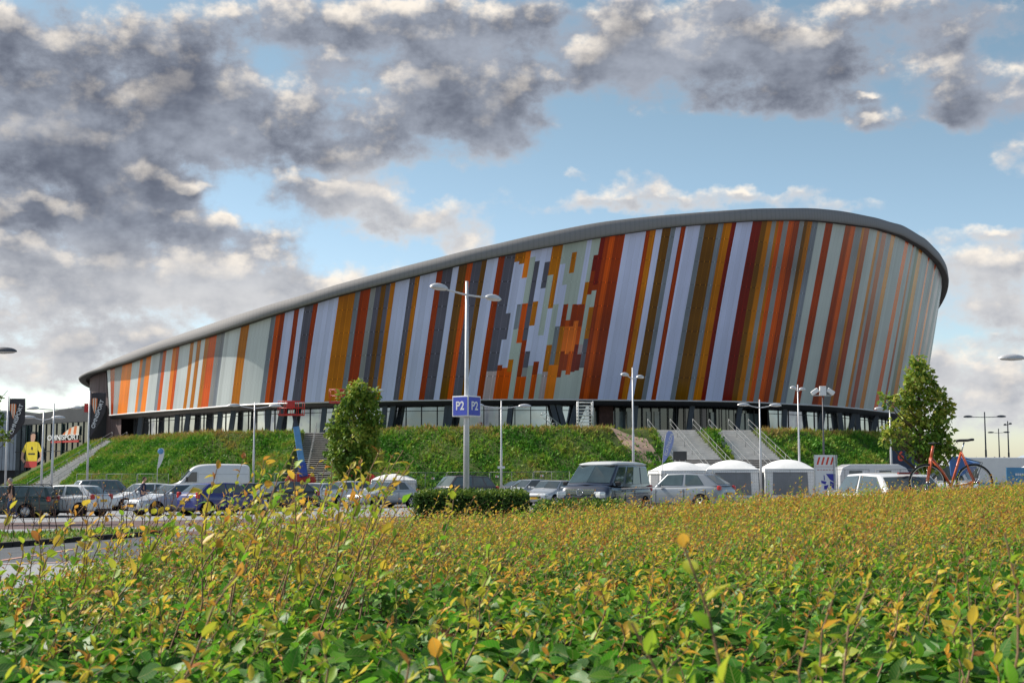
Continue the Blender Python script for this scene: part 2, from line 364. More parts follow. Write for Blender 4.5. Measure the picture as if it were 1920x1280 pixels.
# ---------------------------------------------------------------- the velodrome hall
ZB = 9.5; PLAT = 5.8
botpx = [(205, 778), (238, 775), (300, 770), (356, 766), (420, 761), (481, 757.3), (560, 754.5), (609, 753), (710, 751), (835, 749.3), (913, 748.5), (1010, 748.3), (1110, 748.8), (1200, 749.7), (1300, 750.7), (1387, 752.3), (1480, 756.6), (1544, 760), (1590, 763.5), (1636, 768.5)]
front = [atZ(px, py, ZB).xy for px, py in botpx]
plan = [Vector(p) for p in [(-35, 243), (-52, 222), (-58.6, 203), (-59.3, 191), (-58.2, 182), (-55.5, 176)]]+front+[Vector(p) for p in [(49.6, 169), (55.0, 180), (57.6, 192), (56.9, 206), (50, 222), (38, 238), (10, 248), (-15, 249)]]
def catmull(pts, n, closed=True):
    out = []; m = len(pts)
    for i in range(m):
        p0, p1, p2, p3 = (pts[(i+k-1) % m] for k in range(4))
        for j in range(n):
            t = j/n; out.append(.5*((2*p1)+(p2-p0)*t+(2*p0-5*p1+4*p2-p3)*t*t+(3*p1-p0-3*p2+p3)*t**3))
    return out
raw = catmull(plan, 24); rawa = np.array([list(p) for p in raw])
seg = np.linalg.norm(np.roll(rawa, -1, 0)-rawa, axis=1); cum = np.concatenate([[0], np.cumsum(seg)]); PER = cum[-1]
NS = 1400
sgrid = np.linspace(0, PER, NS+1)
bx = np.interp(sgrid, cum, np.append(rawa[:, 0], rawa[0, 0])); by = np.interp(sgrid, cum, np.append(rawa[:, 1], rawa[0, 1]))
k9 = np.ones(9)/9
def smooth_c(a): b = np.concatenate([a[-9:-1], a, a[1:9]]); return np.convolve(b, k9, 'same')[8:-8]
tx = np.gradient(bx, sgrid); ty = np.gradient(by, sgrid); ln = np.hypot(tx, ty); nxv = smooth_c(ty/ln); nyv = smooth_c(-tx/ln)
ln = np.hypot(nxv, nyv); nxv /= ln; nyv /= ln
def at(arr, s): return np.interp(np.mod(s, PER), sgrid, arr)
pxb = np.array([proj(bx[i], by[i], ZB)[0] for i in range(NS+1)])
# ordered range of the clad front
iL = int(np.argmin(np.hypot(bx-front[0].x, by-front[0].y))); S_L = sgrid[iL]
iR = int(np.argmin(np.hypot(bx-57.6, by-192))); S_R = sgrid[iR]+6
imax = iL+int(np.argmax(pxb[iL:iR+40])); S_SIL = sgrid[imax]
def s_of_px(px):
    sl = sgrid[iL:imax+1]; pl = np.maximum.accumulate(pxb[iL:imax+1])
    if px <= pl[-1]-.5: return float(np.interp(px, pl, sl))
    return float(S_SIL+(px-pl[-1]+.5)*.35)
def lean(s): return .10+.08*np.clip((s-S_L)/60, 0, 1)
def Spt(s, z, out=0.):
    k = lean(s)*(z-ZB)+out
    return Vector((float(at(bx, s)+at(nxv, s)*k), float(at(by, s)+at(nyv, s)*k), float(z)))
topc = [(150, 718), (199, 694), (250, 679), (307, 658), (400, 630), (460, 610.5), (531, 587), (560, 579), (635, 556), (740, 529), (820, 509), (880, 493.5), (995, 469.6), (1123, 446), (1172, 438.7), (1241, 428.5), (1312, 421.6), (1415, 414.4), (1480, 413.6), (1512, 413.8), (1561, 418.6), (1633, 428), (1680, 442), (1724, 466), (1752, 492.5), (1767, 520.6)]
fasc = [(148, 709), (152, 706), (192, 682), (257, 654), (348, 622.5), (452, 587), (531, 563), (560, 555), (660, 525), (810, 485), (880, 469), (1011, 438), (1142, 413), (1200, 410.6-3), (1280, 401), (1356, 394.5), (1420, 391.5), (1481, 390), (1560, 392), (1574, 394), (1636, 406.6), (1699, 424), (1746, 455), (1771, 486), (1779, 511)]
tcx, tcy = map(np.array, zip(*topc)); fcx, fcy = map(np.array, zip(*fasc))
def solve_z(fn, cx, cy, lo, hi):
    f = lambda z: (lambda p: p[1]-np.interp(p[0], cx, cy))(proj(*fn(z)))
    for _ in range(40):
        m_ = (lo+hi)/2
        if f(m_) > 0: lo = m_
        else: hi = m_
    return (lo+hi)/2
ss = np.linspace(S_L, S_SIL, 160)
zt = np.array([solve_z(lambda z: Spt(s, z), tcx, tcy, ZB+2, 45) for s in ss])
# the right-most samples graze the outline: carry the roof line on smoothly
ok = ss < S_SIL-9; pz = np.polyfit(ss[ok][-30:], zt[ok][-30:], 2)
def ztop_raw(s):
    if s <= ss[ok][-1]: return float(np.interp(s, ss[ok], zt[ok]))
    return float(max(np.polyval(pz, s), 24.))
z0 = ztop_raw(S_L)
zarr = []
for s in sgrid:
    if s < S_L: z = z0-(S_L-s)*.055 if S_L-s < 24 else max(z0-24*.055-.0*(S_L-s), 12.5)
    elif s <= S_SIL+14: z = ztop_raw(s)
    else: z = ztop_raw(S_SIL+14)
    zarr.append(z)
zarr = np.array(zarr)
# blend the back down to the low end
iend = int(np.searchsorted(sgrid, S_SIL+14)); tail = np.linspace(0, 1, NS+1-iend); zarr[iend:] = zarr[iend]*(1-tail)+zarr[0]*tail
zarr = smooth_c(zarr)
def ztop(s): return float(at(zarr, s))
print('HALL z', [round(ztop(s_of_px(p)), 1) for p in (210, 400, 560, 880, 1200, 1480, 1633)], 'S', S_L, S_SIL, pxb[imax])
hall = empty('velodrome', (0, 185, PLAT), 0, 'huge curved sports hall clad in orange, rust and white diagonal stripes under a grey roof', 'sports hall')
HI = Matrix.Translation((0, -185, -PLAT))
def hp(mb, name, mats, parent=None, **k):
    mb.v = [(p[0], p[1]-185, p[2]-PLAT) for p in mb.v]; return mb.build(name, mats, parent or hall, **k)
# --- cladding
def clad_mat(name, col, rough, spec, grid=0., rib=.05, alt=None, coat=0.):
    m = bpy.data.materials.new(name); m.use_nodes = True; t = m.node_tree; b = t.nodes['Principled BSDF']
    b.inputs['Roughness'].default_value = rough; b.inputs['Specular IOR Level'].default_value = spec
    if coat: b.inputs['Coat Weight'].default_value = coat; b.inputs['Coat Roughness'].default_value = .12
    uv = t.nodes.new('ShaderNodeUVMap'); sp = t.nodes.new('ShaderNodeSeparateXYZ'); t.links.new(uv.outputs[0], sp.inputs[0])
    def mt(op, a, b_=None, c=None):
        n = t.nodes.new('ShaderNodeMath'); n.operation = op
        for i, q in enumerate((a, b_, c)):
            if q is None: continue
            if hasattr(q, 'links'): t.links.new(q, n.inputs[i])
            else: n.inputs[i].default_value = q
        return n.outputs[0]
    u, v = sp.outputs[0], sp.outputs[1]
    # fine cells of the sheet
    fr = mt('FRACT', mt('DIVIDE', u, .14)); rb = mt('LESS_THAN', fr, .25)
    pj = mt('LESS_THAN', mt('FRACT', mt('DIVIDE', u, .58)), .06)
    hz = mt('LESS_THAN', mt('FRACT', mt('DIVIDE', v, 2.35)), .05)
    dots = mt('MULTIPLY', mt('LESS_THAN', mt('FRACT', mt('DIVIDE', v, 2.35)), .06), mt('LESS_THAN', mt('FRACT', mt('DIVIDE', u, .58)), .14))
    nz = t.nodes.new('ShaderNodeTexNoise'); nz.inputs['Scale'].default_value = 1.0; nz.inputs['Detail'].default_value = 5; nz.inputs['Roughness'].default_value = .6
    mp = t.nodes.new('ShaderNodeMapping'); mp.inputs['Scale'].default_value = (.75, .05, 1); t.links.new(uv.outputs[0], mp.inputs[0]); t.links.new(mp.outputs[0], nz.inputs['Vector'])
    pn = t.nodes.new('ShaderNodeTexWhiteNoise'); pn.noise_dimensions = '1D'; t.links.new(mt('FLOOR', mt('DIVIDE', u, .58)), pn.inputs['W'])
    val = mt('ADD', mt('MULTIPLY_ADD', nz.outputs['Fac'], .5, .68), mt('MULTIPLY', pn.outputs['Value'], .18))
    val = mt('MULTIPLY', val, mt('MULTIPLY_ADD', rb, -rib, 1.)); val = mt('MULTIPLY', val, mt('MULTIPLY_ADD', pj, .55 if grid > .22 else -.16, 1.))
    nb = t.nodes.new('ShaderNodeTexNoise'); nb.inputs['Scale'].default_value = 1.0; nb.inputs['Detail'].default_value = 3; mp2 = t.nodes.new('ShaderNodeMapping'); mp2.inputs['Scale'].default_value = (.10, .16, 1); t.links.new(uv.outputs[0], mp2.inputs[0]); t.links.new(mp2.outputs[0], nb.inputs['Vector'])
    val = mt('MULTIPLY', val, mt('MULTIPLY_ADD', nb.outputs['Fac'], 1.3 if grid > .1 else .35, .40 if grid > .1 else .84))
    val = mt('MULTIPLY', val, mt('MULTIPLY_ADD', hz, grid*-.9, 1.)); val = mt('MULTIPLY_ADD', dots, grid*5., val)
    mx = t.nodes.new('ShaderNodeMix'); mx.data_type = 'RGBA'; mx.blend_type = 'MULTIPLY'; mx.inputs[0].default_value = 1; mx.inputs[6].default_value = (*col, 1)
    cc = t.nodes.new('ShaderNodeCombineXYZ'); [t.links.new(val, cc.inputs[i]) for i in range(3)]
    t.links.new(cc.outputs[0], mx.inputs[7]); t.links.new(mx.outputs[2], b.inputs['Base Color'])
    bn = t.nodes.new('ShaderNodeTexNoise'); bn.inputs['Scale'].default_value = 1.2; bn.inputs['Detail'].default_value = 2; t.links.new(mp.outputs[0], bn.inputs['Vector'])
    bp = t.nodes.new('ShaderNodeBump'); bp.inputs['Strength'].default_value = .12; bp.inputs['Distance'].default_value = .08
    t.links.new(bn.outputs['Fac'], bp.inputs['Height']); t.links.new(bp.outputs[0], b.inputs['Normal'])
    return m
CK = {'W': ((.62, .66, .67), .45, .22, 0.06, .10), 'L': ((.60, .64, .90), .48, .22, 0.03, .05), 'g': ((.46, .52, .49), .45, .22, .06, .08), 'w': ((.50, .54, .52), .45, .2, .04, .10),
      'S': ((.19, .215, .26), .3, .3, .25, .08), 'G': ((.095, .095, .135), .14, .4, .45, .06), 'O': ((.88, .22, .008), .3, .25, .12, .08), 'A': ((.46, .145, .002), .2, .28, .25, .08),
      'B': ((.155, .060, .002), .14, .35, .45, .08), 'R': ((.60, .080, .002), .2, .28, .25, .08), 'D': ((.31, .034, .001), .18, .3, .3, .08), 'M': ((.17, .007, .003), .16, .32, .35, .06),
      'P': ((.46, .36, .38), .3, .3, .3, .06), 'K': ((.15, .20, .15), .3, .3, .1, .08), 's': ((.27, .275, .285), .35, .25, .2, .08), 'F': ((.85, .17, .01), .2, .35, .25, .06)}  # last, bright orange: the sun's reflection in the mosaic, painted as panels
ckeys = list(CK); cmats = [clad_mat('cladding_'+n, *CK[k]) for k, n in zip(ckeys, ['white', 'lavender', 'pale_green', 'grey_white', 'slate', 'smoke', 'orange', 'amber', 'dark_amber', 'rust', 'dark_rust', 'maroon', 'pink_grey', 'moss', 'grey', 'sun_reflection'])]
stripes = """205.3 W 208 D 212 s 220 O 238 W 252 O 256.7 s 262.7 O 272 W 288.4 S 294 R 300 W 311.4 O 318 R 323.4 W 342.6 A 349 W 355 A 362 W 369.4 A 376.5 R 390 s 397.7 S 404.6 W 433 A 448.4 W 487 S 495.7 R 504 D 512 L 528.4 D 537.5 L 546.8 G 562.8 D 571.4 L 607.5 A 638 S 647.4 D 666.4 s 676 G 686 B 695 G 703.3 A 711.8 L 737 G 746.6 A 755 L 784.5 D 795 G 812.6 L 823.5 B 838 R 848 G 864 B 873 L 893 D 904.6 * 1085 D 1093 R 1103 D 1120.5 L 1157.7 D 1165 A 1175.6 L 1187 B 1202.5 S 1211 L 1220.5 D 1229.4 L 1256 S 1265 B 1289 S 1298.8 A 1314 M 1322.4 L 1353.5 M 1371.5 B 1381.6 A 1390.8 s 1399 A 1404 R 1412 s 1421 R 1431 D 1440.5 s 1448.6 B 1455 A 1463 S 1473 w 1486.6 D 1499.4 w 1521.7 D 1533 R 1542 s 1555 A 1560 D 1570 w 1584.6 A 1589.7 s 1594.4 D 1602.4 s 1611.3 A 1618.8 w 1637.5 R 1645 w 1654 D 1658 w 1663 K 1669 A 1676 w 1688 R 1691 w 1697 s 1701 R 1704 w 1709 P 1713 w 1718 P 1722 w 1730 s 1740 w""".split()
shpts = [(205, -5), (214, 6), (221, 10), (238, 10), (262, 12), (313, 13), (390, 17), (433, 19), (495, 22), (563, 25), (607, 28), (710, 30), (785, 35), (892, 42), (1120, 52), (1221, 57), (1322, 59), (1400, 57), (1522, 64), (1570, 61), (1639, 60), (1670, 54), (1720, 50)]
shx, shy = map(np.array, zip(*shpts))
sF = np.linspace(S_L-2, S_SIL+25, 700); tpx = np.array([proj(*Spt(s, ztop(s)))[0] for s in sF])
iq = int(np.argmax(tpx)); tp_m = np.maximum.accumulate(tpx[:iq+1])
def s_top(px_b):
    pt = px_b+np.interp(px_b, shx, shy)
    if pt < tp_m[-1]-3: return float(np.interp(pt, tp_m, sF[:iq+1]))
    return float(np.interp(tp_m[-1]-3, tp_m, sF[:iq+1])+(pt-tp_m[-1]+3)*.45)
class Clad:
    def __init__(s): s.V = []; s.F = []; s.mi = []; s.uv = []
    def strip(s, xa, xb, col, w0=0., w1=1., nz=14, pa=None):
        sb = (s_of_px(xa), s_of_px(xb)); st = (s_top(xa), s_top(xb))
        nu = max(1, int(round((sb[1]-sb[0])/1.6))); nzz = max(2, int(round(nz*(w1-w0)))); o = len(s.V)
        for j in range(nzz+1):
            w_ = w0+(w1-w0)*j/nzz
            for i in range(nu+1):
                q = i/nu; s0 = sb[0]+(sb[1]-sb[0])*q; s1 = st[0]+(st[1]-st[0])*q
                sc = s0+(s1-s0)*w_; z = ZB+w_*(ztop(s1)-ZB)
                p = Spt(sc, z); s.V.append((p.x, p.y-185, p.z-PLAT)); s.uv.append((s0, z))
        for j in range(nzz):
            for i in range(nu):
                a = o+j*(nu+1)+i; s.F.append((a, a+1, a+nu+2, a+nu+1)); s.mi.append(ckeys.index(col))
cl_ = Clad()
for i in range(0, len(stripes)-1, 2):
    xa, c = float(stripes[i]), stripes[i+1]; xb = float(stripes[i+2]) if i+2 < len(stripes) else 1790.
    if c != '*': cl_.strip(xa, xb, c)
# the panel mosaic in the middle: columns of (zoomed x0, x1) with breaks listed from the top: colour until row y
mos = [(10, 50, [('G', 1025), ('P', 1230)]), (50, 85, [('G', 1025), ('P', 1230)]), (85, 120, [('A', 235), ('L', 605), ('G', 795), ('L', 980), ('D', 1020), ('R', 1230)]), (120, 158, [('A', 250), ('L', 1000), ('R', 1230)]),
       (158, 195, [('O', 350), ('L', 540), ('S', 720), ('g', 940), ('A', 1030), ('R', 1230)]), (195, 235, [('L', 200), ('g', 535), ('R', 820), ('g', 1230)]), (235, 270, [('L', 230), ('G', 800), ('D', 1065), ('R', 1230)]),
       (270, 308, [('L', 520), ('A', 695), ('L', 880), ('G', 1000), ('s', 1065), ('R', 1230)]), (308, 345, [('L', 235), ('G', 425), ('L', 985), ('g', 1230)]), (345, 385, [('A', 330), ('g', 765), ('L', 955), ('D', 1050), ('R', 1230)]),
       (385, 420, [('A', 570), ('L', 1045), ('g', 1230)]), (420, 460, [('g', 250), ('L', 540), ('g', 835), ('A', 1030), ('P', 1230)]), (460, 495, [('g', 400), ('L', 700), ('S', 980), ('O', 1230)]),
       (495, 530, [('g', 165), ('A', 315), ('g', 540), ('D', 700), ('A', 980), ('O', 1230)]), (530, 560, [('g', 655), ('R', 700), ('F', 880), ('D', 1070), ('w', 1230)]), (560, 590, [('g', 540), ('D', 700), ('F', 900), ('D', 1020), ('w', 1230)]),
       (590, 625, [('L', 540), ('D', 660), ('F', 880), ('R', 1050), ('w', 1230)]), (625, 655, [('g', 380), ('A', 540), ('D', 700), ('R', 830), ('M', 1030), ('w', 1230)]), (655, 685, [('g', 185), ('M', 300), ('D', 470), ('g', 830), ('P', 900), ('M', 1020), ('w', 1230)]),
       (685, 718, [('M', 400), ('D', 440), ('g', 560), ('A', 790), ('G', 1000), ('w', 1230)])]
for x0, x1, rows in mos:
    xa = 904.6+(x0-10)/708*(1085-904.6); xb = 904.6+(x1-10)/708*(1085-904.6)
    st = s_top((xa+xb)/2); ytop = (proj(*Spt(st, ztop(st)))[1]-430)*3.877
    w1 = 1.
    for c, y in rows:
        w0 = max(0., 1-(y-ytop)/(1230-ytop))
        if w0 < w1: cl_.strip(xa, xb, c, w0, w1); w1 = w0
cladding = npmesh('cladding', np.array(cl_.V), np.array(cl_.F), cmats, hall, uv=np.array(cl_.uv), midx=cl_.mi)
# --- roof edge (fascia) right round, with its underside
OV = .75
M['fascia'] = None
def ribbed(name, c1, c2, pitch, metal, rough):
    m = bpy.data.materials.new(name); m.use_nodes = True; t = m.node_tree; b = t.nodes['Principled BSDF']; b.inputs['Metallic'].default_value = metal; b.inputs['Roughness'].default_value = rough
    uv = t.nodes.new('ShaderNodeUVMap'); sp = t.nodes.new('ShaderNodeSeparateXYZ'); t.links.new(uv.outputs[0], sp.inputs[0])
    d = t.nodes.new('ShaderNodeMath'); d.operation = 'DIVIDE'; d.inputs[1].default_value = pitch; t.links.new(sp.outputs[0], d.inputs[0])
    f = t.nodes.new('ShaderNodeMath'); f.operation = 'FRACT'; t.links.new(d.outputs[0], f.inputs[0])
    l = t.nodes.new('ShaderNodeMapRange'); l.inputs[1].default_value = 0; l.inputs[2].default_value = .35; t.links.new(f.outputs[0], l.inputs[0])
    wn = t.nodes.new('ShaderNodeTexNoise'); wn.inputs['Scale'].default_value = .35; t.links.new(uv.outputs[0], wn.inputs['Vector'])
    mx = t.nodes.new('ShaderNodeMix'); mx.data_type = 'RGBA'; t.links.new(l.outputs[0], mx.inputs[0]); mx.inputs[6].default_value = (*c1, 1); mx.inputs[7].default_value = (*c2, 1)
    t.links.new(mx.outputs[2], b.inputs['Base Color'])
    bp = t.nodes.new('ShaderNodeBump'); bp.inputs['Strength'].default_value = .14; bp.inputs['Distance'].default_value = .04; t.links.new(l.outputs[0], bp.inputs['Height']); t.links.new(bp.outputs[0], b.inputs['Normal'])
    return m
m_fas = ribbed('ribbed_grey_metal', (.20, .195, .20), (.235, .228, .232), .48, .0, .8)
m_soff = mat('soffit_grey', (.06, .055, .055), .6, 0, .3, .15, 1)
sr = np.linspace(0, PER, 420, endpoint=False); V = []; UV = []
ks = lambda s: lean(s) if S_L-1 < s < S_R else 0.
def edge(s, z, out):
    base = zarrl = ztop(s); k = (lean(s)*np.clip((s-S_L+6)/8, 0, 1) if s < S_R else lean(s)*np.clip(1-(s-S_R)/30, 0, 1))*(base-ZB)+out
    return Vector((float(at(bx, s)+at(nxv, s)*k), float(at(by, s)+at(nyv, s)*k), z))
def fz(s):
    b_ = ztop(s)-.05
    if S_L-4 < s < S_SIL-10:
        return solve_z(lambda z: edge(s, z, OV+.1), fcx, fcy, b_, b_+4)-b_
    return None
hv = [fz(s) for s in sr]; good = [(s, h) for s, h in zip(sr, hv) if h is not None]; gs, gh = map(np.array, zip(*good))
gh = np.convolve(np.pad(gh, 4, 'edge'), np.ones(9)/9, 'valid')
print('FASCIA h', gh.min(), gh.max())
def fh(s): return float(np.interp(s, gs, gh)) if gs[0] <= s <= gs[-1] else (float(gh[0])*.9 if s < gs[0] else float(gh[-1]))
n = len(sr); F = []
for s in sr:
    zb_ = ztop(s)-.05; h = fh(s)
    for p, uvv in ((edge(s, zb_+.02, -.15), 0), (edge(s, zb_, OV), .2), (edge(s, zb_+.22, OV+.12), .25), (edge(s, zb_+h, OV+.02), 1.), (edge(s, zb_+h+.1, OV-.5), 1.2), (edge(s, zb_+h+.5, OV-9), 2.)):
        V.append((p.x, p.y-185, p.z-PLAT)); UV.append((s, uvv))
mi = []
for i in range(n):
    j = (i+1) % n
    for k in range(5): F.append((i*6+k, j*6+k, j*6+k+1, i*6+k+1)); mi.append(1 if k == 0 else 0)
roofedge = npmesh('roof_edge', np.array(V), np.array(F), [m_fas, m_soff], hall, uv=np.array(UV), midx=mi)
mb = MB(); ring = [edge(s, ztop(s)+fh(s)+.45, OV-9) for s in sr]; c0 = sum(ring, Vector())/n; c0.z = max(p.z for p in ring)*.5+min(p.z for p in ring)*.5+1
mb.add(ring+[c0], [(i, (i+1) % n, n) for i in range(n)], 0, True); hp(mb, 'roof', mat('roof_membrane', (.3, .3, .31), .8, 0, .3, .1, .3))
# --- wall of the back and of the left end, dark return where the cladding stops
m_wood = bpy.data.materials.new('weathered_boards'); m_wood.use_nodes = True
t = m_wood.node_tree; b = t.nodes['Principled BSDF']; b.inputs['Roughness'].default_value = .75
uvn = t.nodes.new('ShaderNodeUVMap'); mp = t.nodes.new('ShaderNodeMapping'); mp.inputs['Scale'].default_value = (3., .12, 1); t.links.new(uvn.outputs[0], mp.inputs[0])
nn = t.nodes.new('ShaderNodeTexNoise'); nn.inputs['Scale'].default_value = 1.5; nn.inputs['Detail'].default_value = 8; nn.inputs['Roughness'].default_value = .75; t.links.new(mp.outputs[0], nn.inputs['Vector'])
cr = t.nodes.new('ShaderNodeValToRGB'); cr.color_ramp.elements[0].position = .32; cr.color_ramp.elements[0].color = (.055, .035, .035, 1); cr.color_ramp.elements[1].position = .68; cr.color_ramp.elements[1].color = (.20, .135, .135, 1)
t.links.new(nn.outputs['Fac'], cr.inputs[0]); t.links.new(cr.outputs[0], b.inputs['Base Color'])
sb_ = np.concatenate([np.linspace(S_R-8, PER, 70), np.linspace(0, S_L+2.5, 60)[1:]]); V = []; UV = []; F = []
for q, s in enumerate(sb_):
    for z in (0., ztop(s)+.1):
        p = Vector((float(at(bx, s)-at(nxv, s)*.6), float(at(by, s)-at(nyv, s)*.6), z)); V.append((p.x, p.y-185, p.z-PLAT)); UV.append((s, z))
for q in range(len(sb_)-1): F.append((2*q, 2*q+2, 2*q+3, 2*q+1))
npmesh('timber_wall', np.array(V), np.array(F), m_wood, hall, uv=np.array(UV))
mb = MB()
pl = [Spt(S_L, ZB, .03), Spt(S_L, ztop(S_L)-.1, .03)]; inn = Vector((at(nxv, S_L)*-2.6, at(nyv, S_L)*-2.6, 0))
mb.add([pl[0], pl[1], pl[1]+inn, pl[0]+inn], [(0, 1, 2, 3)]); hp(mb, 'end_return', mat('dark_return', (.035, .028, .03), .6, 0, .3, .2, 1))
# --- bottom lip, beam, soffit
sf = np.linspace(S_L, S_R, 150)
def ribbon(rows, s_list, name, mats, mis=None, uvs=False):
    V = []; F = []; UV = []; nr = len(rows); mi = []
    for s in s_list:
        for (z, o) in rows:
            p = Spt(s, ZB, o); V.append((p.x, p.y-185, z-PLAT)); UV.append((s, z))
    for i in range(len(s_list)-1):
        for k in range(nr-1): F.append((i*nr+k, (i+1)*nr+k, (i+1)*nr+k+1, i*nr+k+1)); mi.append(mis[k] if mis else 0)
    return npmesh(name, np.array(V), np.array(F), mats, hall, uv=np.array(UV), midx=mi)
m_lip = mat('silver_lip', (.62, .60, .62), .4, .3, .5, .06, 1)
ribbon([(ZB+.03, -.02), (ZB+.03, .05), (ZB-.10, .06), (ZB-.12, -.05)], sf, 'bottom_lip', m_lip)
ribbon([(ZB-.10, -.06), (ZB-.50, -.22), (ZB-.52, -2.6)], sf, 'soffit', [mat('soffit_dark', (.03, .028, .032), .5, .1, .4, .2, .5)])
# --- glazing, set back
SB = -2.3
m_gl = bpy.data.materials.new('window_glass'); m_gl.use_nodes = True
t = m_gl.node_tree; b = t.nodes['Principled BSDF']; b.inputs['Base Color'].default_value = (.34, .37, .42, 1); b.inputs['Metallic'].default_value = .9; b.inputs['Roughness'].default_value = .03
n_ = t.nodes.new('ShaderNodeTexNoise'); n_.inputs['Scale'].default_value = .35; tcn = t.nodes.new('ShaderNodeTexCoord'); t.links.new(tcn.outputs['Object'], n_.inputs['Vector'])
n2 = t.nodes.new('ShaderNodeTexNoise'); n2.inputs['Scale'].default_value = .16; n2.inputs['Detail'].default_value = 4; t.links.new(tcn.outputs['Object'], n2.inputs['Vector']); mr = t.nodes.new('ShaderNodeMapRange'); mr.inputs[1].default_value = .38; mr.inputs[2].default_value = .62; t.links.new(n2.outputs['Fac'], mr.inputs[0]); mx = t.nodes.new('ShaderNodeMix'); mx.data_type = 'RGBA'; t.links.new(mr.outputs[0], mx.inputs[0]); mx.inputs[6].default_value = (.19, .215, .24, 1); mx.inputs[7].default_value = (.42, .45, .50, 1); t.links.new(mx.outputs[2], b.inputs['Base Color'])  # patchy base tone imitates clouds and dark shapes reflected in the panes
bp = t.nodes.new('ShaderNodeBump'); bp.inputs['Strength'].default_value = .12; bp.inputs['Distance'].default_value = .15; t.links.new(n_.outputs['Fac'], bp.inputs['Height']); t.links.new(bp.outputs[0], b.inputs['Normal'])
m_dgl = mat('dark_entrance_glass', (.022, .026, .028), .05, .0, .9, .3, .8)
m_cur = mat('pale_curtain_glass', (.13, .17, .18), .12, 0, .8, .35, 1.5)
s_e0, s_e1 = s_of_px(1113), s_of_px(1470)
ribbon([(PLAT, SB), (ZB-.45, SB)], np.linspace(S_L+2.5, s_e0, 70), 'window_band', m_gl)
ribbon([(PLAT, SB), (ZB-.45, SB)], np.linspace(s_e1, S_R, 40), 'window_band', m_gl)
ribbon([(PLAT, SB-1.2), (ZB-.45, SB-1.2)], np.linspace(s_e0, s_e1, 40), 'entrance_glazing', m_dgl)
for sa, sb2 in ((S_L+2.6, s_e0), (s_e1, S_R)):
    mb = MB()
    for s in np.arange(sa, sb2, 1.72): p = Spt(s, ZB, SB+.04); mb.bar((p.x, p.y, PLAT), (p.x, p.y, ZB-.46), .07, .09)
    lst = np.linspace(sa, sb2, int((sb2-sa)/1.2))
    for a, c in zip(lst[:-1], lst[1:]): p, q = Spt(a, ZB, SB+.03), Spt(c, ZB, SB+.03); mb.bar((p.x, p.y, ZB-1.0), (q.x, q.y, ZB-1.0), .05, .06)
    hp(mb, 'window_mullion', M['dark'])
for pa, pb in ((1120, 1133), (1163, 1188), (1192, 1211), (1228, 1238), (1243, 1256), (1362, 1374), (1425, 1470)):
    mb = MB(); lst = np.linspace(s_of_px(pa), s_of_px(pb), 4)
    for a, c in zip(lst[:-1], lst[1:]):
        p, q = Spt(a, ZB, SB-1.05), Spt(c, ZB, SB-1.05); mb.add([(p.x, p.y, PLAT), (q.x, q.y, PLAT), (q.x, q.y, ZB-1.0), (p.x, p.y, ZB-1.0)], [(0, 1, 2, 3)])
    hp(mb, 'curtained_door' if pb < 1260 else 'curtained_pane', m_cur)
mb = MB(); p, q = Spt(s_of_px(1134), ZB, SB-.6), Spt(s_of_px(1162), ZB, SB-.6); mb.bar((p.x, p.y, (PLAT+ZB)/2-.2), (q.x, q.y, (PLAT+ZB)/2-.2), .8, ZB-PLAT-.5)
hp(mb, 'brick_pier', mat('dark_brick', (.085, .045, .04), .85, 0, .3, .35, 2))
mb = MB()
for px in range(1118, 1475, 17):
    p = Spt(s_of_px(px), ZB, SB-.98); mb.bar((p.x, p.y, PLAT), (p.x, p.y, ZB-.5), .09, .09)
hp(mb, 'entrance_frame', M['dark'])
colpx = [(252, 771, 245.5), (320, 768, 316), (340.5, 767, 333), (400, 765, 395), (425, 762, 417), (493, 759, 488.5), (519, 758, 509), (600, 756, 594), (622, 756, 612), (716, 753, 711), (732, 753, 722), (834, 752, 828), (843, 752, 834), (957, 751, 950), (1036, 751, 1053), (1048, 751, 1066), (1084, 752, 1069), (1099, 752, 1072), (1197, 752, 1192), (1304, 753, 1295), (1399, 756, 1391), (1484, 760, 1482), (1558, 765, 1549), (1588, 767, 1594), (1615, 769, 1606), (1621, 770, 1625.5), (1658, 774, 1648), (1684, 780, 1679)]
for pt, py, pb in colpx:
    p = Spt(s_of_px(pt), ZB-.35, -.9); q = p.copy(); q.z = PLAT-.3
    q.x = p.x+(pb-pt)/FPX*p.y*1.05; q.y = p.y+.25
    mb = MB(); mb.bar(q, p, .62, .5); hp(mb, 'column', M['steelblue'])
# --- plateau slab under the hall
mb = MB(); lst = np.linspace(0, PER, 120, endpoint=False); pp = [Vector((float(at(bx, s)+at(nxv, s)*1.2), float(at(by, s)+at(nyv, s)*1.2), PLAT+.03)) for s in lst]
mb.prism(pp, (0, 0, -.4)); o_ = hp(mb, 'base_slab', M['concrete'])
